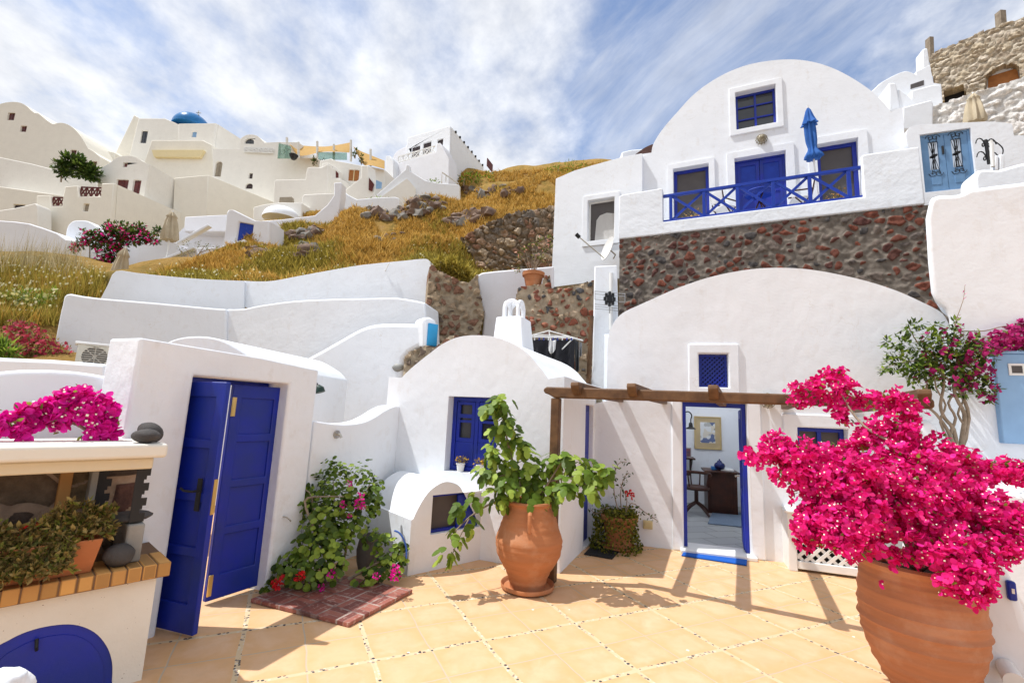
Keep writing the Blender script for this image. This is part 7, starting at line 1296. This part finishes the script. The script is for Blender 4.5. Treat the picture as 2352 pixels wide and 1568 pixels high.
bl = dk_.P((r[0] + (r[2] - r[0]) * .47, zt + .001), .2); T = thing('vase', bl, 'small round dark blue lidded jar on the desk', 'vase'); obj('body', lathe(BM(), [(.03, 0), (.085, .04), (.10, .09), (.085, .13), (.05, .15), (.045, .16), (.001, .16)], bl, 24), M('blue_glaze', (.02, .03, .13), None, 4, .12, 0), T, ang=50); obj('lid', lathe(BM(), [(.05, .16), (.03, .185), (.012, .19), (.015, .21), (.001, .215)], bl, 16), M('blue_glaze_lid', (.02, .03, .13), None, 4, .12, 0), T, ang=50)
bm = BM(); s = r[0] + .12; pbox(bm, dk_, s, zt + .002, s + .20, zt + .06, .2, .36); obj('blue_box', bm, M('blue_box', (.03, .17, .42), None, 4, .5, .1), bev=.006, label='flat blue box lying on the desk', cat='box')
bm = BM(); pbox(bm, dk_, r[2] - .28, zt + .002, r[2] - .05, zt + .03, .15, .4); obj('papers', bm, WHITEP, bev=.003, label='stack of white papers on the right side of the desk', cat='papers')
cb = inn(2.55); cs = cb.sz(*f7(645, 980))[0]; base = cb.P((cs, .03)); T = thing('desk_chair', base, 'dark wooden swivel chair with curved arms beside the desk', 'chair'); bm = BM()
for k in range(4): a = k * PI / 2 + .4; tube(bm, [base + Vector((0, 0, .22)), base + Vector((math.cos(a) * .15, math.sin(a) * .15, .14)), base + Vector((math.cos(a) * .30, math.sin(a) * .30, .02))], [.03, .026, .022], 8)
tube(bm, [base + Vector((0, 0, .18)), base + Vector((0, 0, .44))], .035, 10); obj('pedestal', bm, DKWOOD, T); bm = BM(); lathe(bm, [(.001, .44), (.22, .44), (.24, .47), (.22, .50), (.001, .495)], base, 28); obj('seat', bm, DKWOOD, T); bm = BM()
tube(bm, [base + Vector((.25 * math.cos(a), .25 * math.sin(a), .72)) for a in np.linspace(-.7, 3.84, 16)], .028, 8)
for a in (-.6, .1, .9, 1.6, 2.3, 3.0, 3.75): tube(bm, [base + Vector((.21 * math.cos(a), .21 * math.sin(a), .49)), base + Vector((.25 * math.cos(a), .25 * math.sin(a), .71))], .013, 6)
obj('backrest', bm, DKWOOD, T)
wl_ = inn(3.0); lc = wl_.px(*f7(612, 562)); T = thing('hooded_lamp', lc, 'small black hooded lamp on a curved arm inside the room', 'lamp'); bm = BM(); lathe(bm, [(.095, 0), (.085, .025), (.04, .045), (.035, .11), (.02, .13), (.001, .13)], lc, 20); obj('shade', bm, IRON, T, ang=50); ar = smooth([wl_.sz(*f7(x, y)) for x, y in ((612, 505), (617, 480), (600, 460), (575, 462), (520, 470))], 4); obj('arm', tube(BM(), [wl_.P(q) for q in [(wl_.sz(*f7(612, 545)))] + ar], .012, 6), IRON, T)
shp = inn(3.2); s_ = shp.sz(*f7(640, 735)); bm = BM(); pbox(bm, shp, s_[0] - .8, s_[1] - .03, s_[0], s_[1], 0, .5); sh_ = obj('shelf', bm, DKWOOD, bev=.004, label='dark wooden wall shelf just inside the doorway', cat='shelf'); bm = BM(); bar(bm, shp.P((s_[0] - .06, s_[1] - .03), .45), shp.P((s_[0] - .06, s_[1] - .28), .45), .03); bar(bm, shp.P((s_[0] - .06, s_[1] - .03), .06), shp.P((s_[0] - .06, s_[1] - .26), .44), .025); obj('bracket', bm, DKWOOD, sh_)
bm = BM(); pbox(bm, shp, s_[0] - .20, s_[1] + .001, s_[0] - .06, s_[1] + .20, .2, .22); fr_ = obj('photo_frame', bm, M('silver_frame', (.5, .5, .5), None, 4, .3, 0), bev=.004, label='small standing photo frame on the wall shelf', cat='photo frame'); bm = BM(); pbox(bm, shp, s_[0] - .185, s_[1] + .02, s_[0] - .075, s_[1] + .18, .195, .2); obj('photo', bm, M('dark_photo', (.10, .08, .12), (.3, .1, .1), 14, .4, 0), fr_)
bm = BM(); lathe(bm, [(.04, 0), (.04, .12), (.015, .17), (.015, .24), (.001, .24)], shp.P((s_[0] - .30, s_[1]), .25), 14); obj('bottle', bm, M('pale_glass', (.45, .52, .50), None, 3, .1, 0), ang=50, label='pale glass bottle on the wall shelf', cat='bottle')
RUGM = M('blue_grey_rug', (.17, .22, .30), (.14, .19, .26), 30, .95, .6, 160, .006)
q = [G(*f7(*p), .034) for p in ((742, 1045), (945, 1055), (945, 1142), (712, 1118))]; bm = BM(); f = bm.faces.new([bm.verts.new((p.x, p.y, .034)) for p in q]); r_ = bmesh.ops.extrude_face_region(bm, geom=[f]); bmesh.ops.translate(bm, verts=[v for v in r_['geom'] if isinstance(v, bmesh.types.BMVert)], vec=(0, 0, .012)); obj('rug', bm, RUGM, label='blue-grey rug on the slab floor inside the doorway', cat='rug')
# ================================================================ balcony furniture
BF = BP.off(.7); tz = BZ + .002
def bpos(u, v, d=.7): p = BP.off(d).px(u, v); p.z = tz; return p
c = bpos(1745, 470, .62); T = thing('balcony_table', c, 'round table with a bright blue top on the balcony', 'table'); obj('table_top', lathe(BM(), [(.001, .70), (.36, .70), (.38, .72), (.36, .745), (.001, .745)], c, 32), BLUE2, T, ang=50)
for k in range(4): a = k * PI / 2 + .5; obj('leg', tube(BM(), [c + Vector((math.cos(a) * .3, math.sin(a) * .3, 0)), c + Vector((-math.cos(a) * .1, -math.sin(a) * .1, .7))], .018, 6), DKWOOD, T)
def chair(c, rz, lab, cm):
    T = thing('balcony_chair', c, lab, 'chair', 'chairs on the balcony'); R = Matrix.Rotation(rz, 3, 'Z'); X = lambda x, y, z: c + R @ Vector((x, y, z)); bm = BM(); 
    for x in (-.21, .21): tube(bm, [X(x, -.22, 0), X(x, .18, .44)], .018, 6); tube(bm, [X(x, .22, 0), X(x, -.16, .44)], .018, 6); tube(bm, [X(x, .20, .42), X(x, .30, .92)], .018, 6); tube(bm, [X(x, -.22, .62), X(x, .26, .64)], .02, 6)
    obj('frame', bm, DKWOOD, T); obj('seat', box(BM(), X(0, 0, .45), (.44, .44, .05), R), cm, T, bev=.015); bm = BM(); bar(bm, X(0, .245, .58), X(0, .30, .90), .42, .04, up=(R @ Vector((0, 1, 0)))); obj('backrest', bm, cm, T, bev=.015)
chair(bpos(1838, 460, .75), -1.9, 'dark wooden chair with a pale cushion right of the blue balcony table', WHITEP); chair(bpos(1665, 475, .7), 1.9, 'pale cushioned chair left of the blue balcony table', WHITEP)
for u, l in ((1592, 'left window'), (1925, 'right window')):
    c = bpos(u, 470, .75); T = thing('balcony_pot', c, 'white pot of dry orange flowers on the balcony in front of the ' + l, 'potted plant', 'flower pots on the balcony'); obj('pot', lathe(BM(), [(.09, 0), (.13, .2), (.14, .2), (.14, .24), (.11, .24), (.001, .2)], c, 20), WHITEP, T, ang=50); a, b = Leaves(), Leaves()
    for _ in range(60): d = rdir(.8); p = c + Vector((0, 0, .26)) + d * U(.05, .32); a.fan(p, d, rdir(), SLIM, U(.06, .12), .2)
    for _ in range(26): d = rdir(.8); p = c + Vector((0, 0, .28)) + d * U(.1, .36); b.fan(p, rdir(), rdir(), BRACT, .05, .2)
    a.build('foliage', OLIVE, T); b.build('flowers', leafmat('orange_petals', (.55, .25, .05), (.7, .4, .1)), T)
def umbrella(base, top, r, mat, lab, tiers=True, pole=None):
    """A closed parasol: gathered canopy hanging in folds round its pole."""
    base, top = Vector(base), Vector(top); ax = top - base; H = ax.length; ax.normalize(); x = ax.orthogonal().normalized(); y = ax.cross(x); T = thing('closed_parasol', base, lab, 'parasol'); bm = BM(); n = 36
    prof = [(.02, 1.0), (.30, .93), (.55, .80), (.80, .70), (1.0, .66), (.62, .65), (.66, .5), (.62, .34), (.48, .22), (.52, .18), (.95, .08), (1.05, .03), (.7, .0)] if tiers else [(.02, 1.0), (.2, .96), (.42, .88), (.62, .80), (.50, .78), (.68, .62), (.85, .38), (1.0, .10), (.92, 0)]; rings = []
    for q, t in prof: rings.append([bm.verts.new(base + ax * H * t + (x * math.cos(a) + y * math.sin(a)) * r * q * (1 + (.24 * math.sin(a * 8 + t * 2) if q > .1 else 0) + .06 * math.sin(a * 3 + t * 5))) for a in np.linspace(0, 2 * PI, n, endpoint=False)])
    for a, b in zip(rings, rings[1:]):
        for k in range(n): bm.faces.new((a[k], a[(k + 1) % n], b[(k + 1) % n], b[k]))
    bm.faces.new(rings[0]); bm.faces.new(rings[-1][::-1]); obj('canopy', bm, mat, T, ang=60); bm = BM(); tube(bm, [base - ax * (pole or H * .5), base + ax * H * 1.03], r * .12, 8); obj('pole', bm, WHITEP, T)
UB = BP.off(.35); umbrella(UB.px(1869, 366), UB.px(1855, 246), .17, M('blue_canvas', (.03, .13, .42), (.02, .10, .36), 4, .8, .2, 60, .004), 'tall closed blue parasol on the balcony of the upper house', True, 1.3)
umbrella(at(262, 668, 16.5), at(289, 568, 16.5), .26, BEIGE, 'lower closed beige parasol just above the topmost white garden wall', False, .8)
umbrella(at(388, 552, 26.3), at(397, 486, 26.3), .40, BEIGE, 'upper closed beige parasol in front of the cream houses', False, 1.2)
umbrella(DP.off(1.9).px(*f4(1560, 950)), DP.off(1.9).px(*f4(1545, 722)), .20, BEIGE, 'closed beige parasol behind the porch wall at upper right', False, 1.5)
# diner on the hilltop terrace: dark pan-shaped grill and a seated head are too small to read; the round dark planter is
c = at(*f2(395, 395), 45.0); bm = BM(); lathe(bm, [(.2, -.5), (.4, -.2), (.45, .0), (.001, .0)], c, 16); obj('dark_planter', bm, IRON, ang=50, label='round dark planter under the larger orange sail', cat='planter')
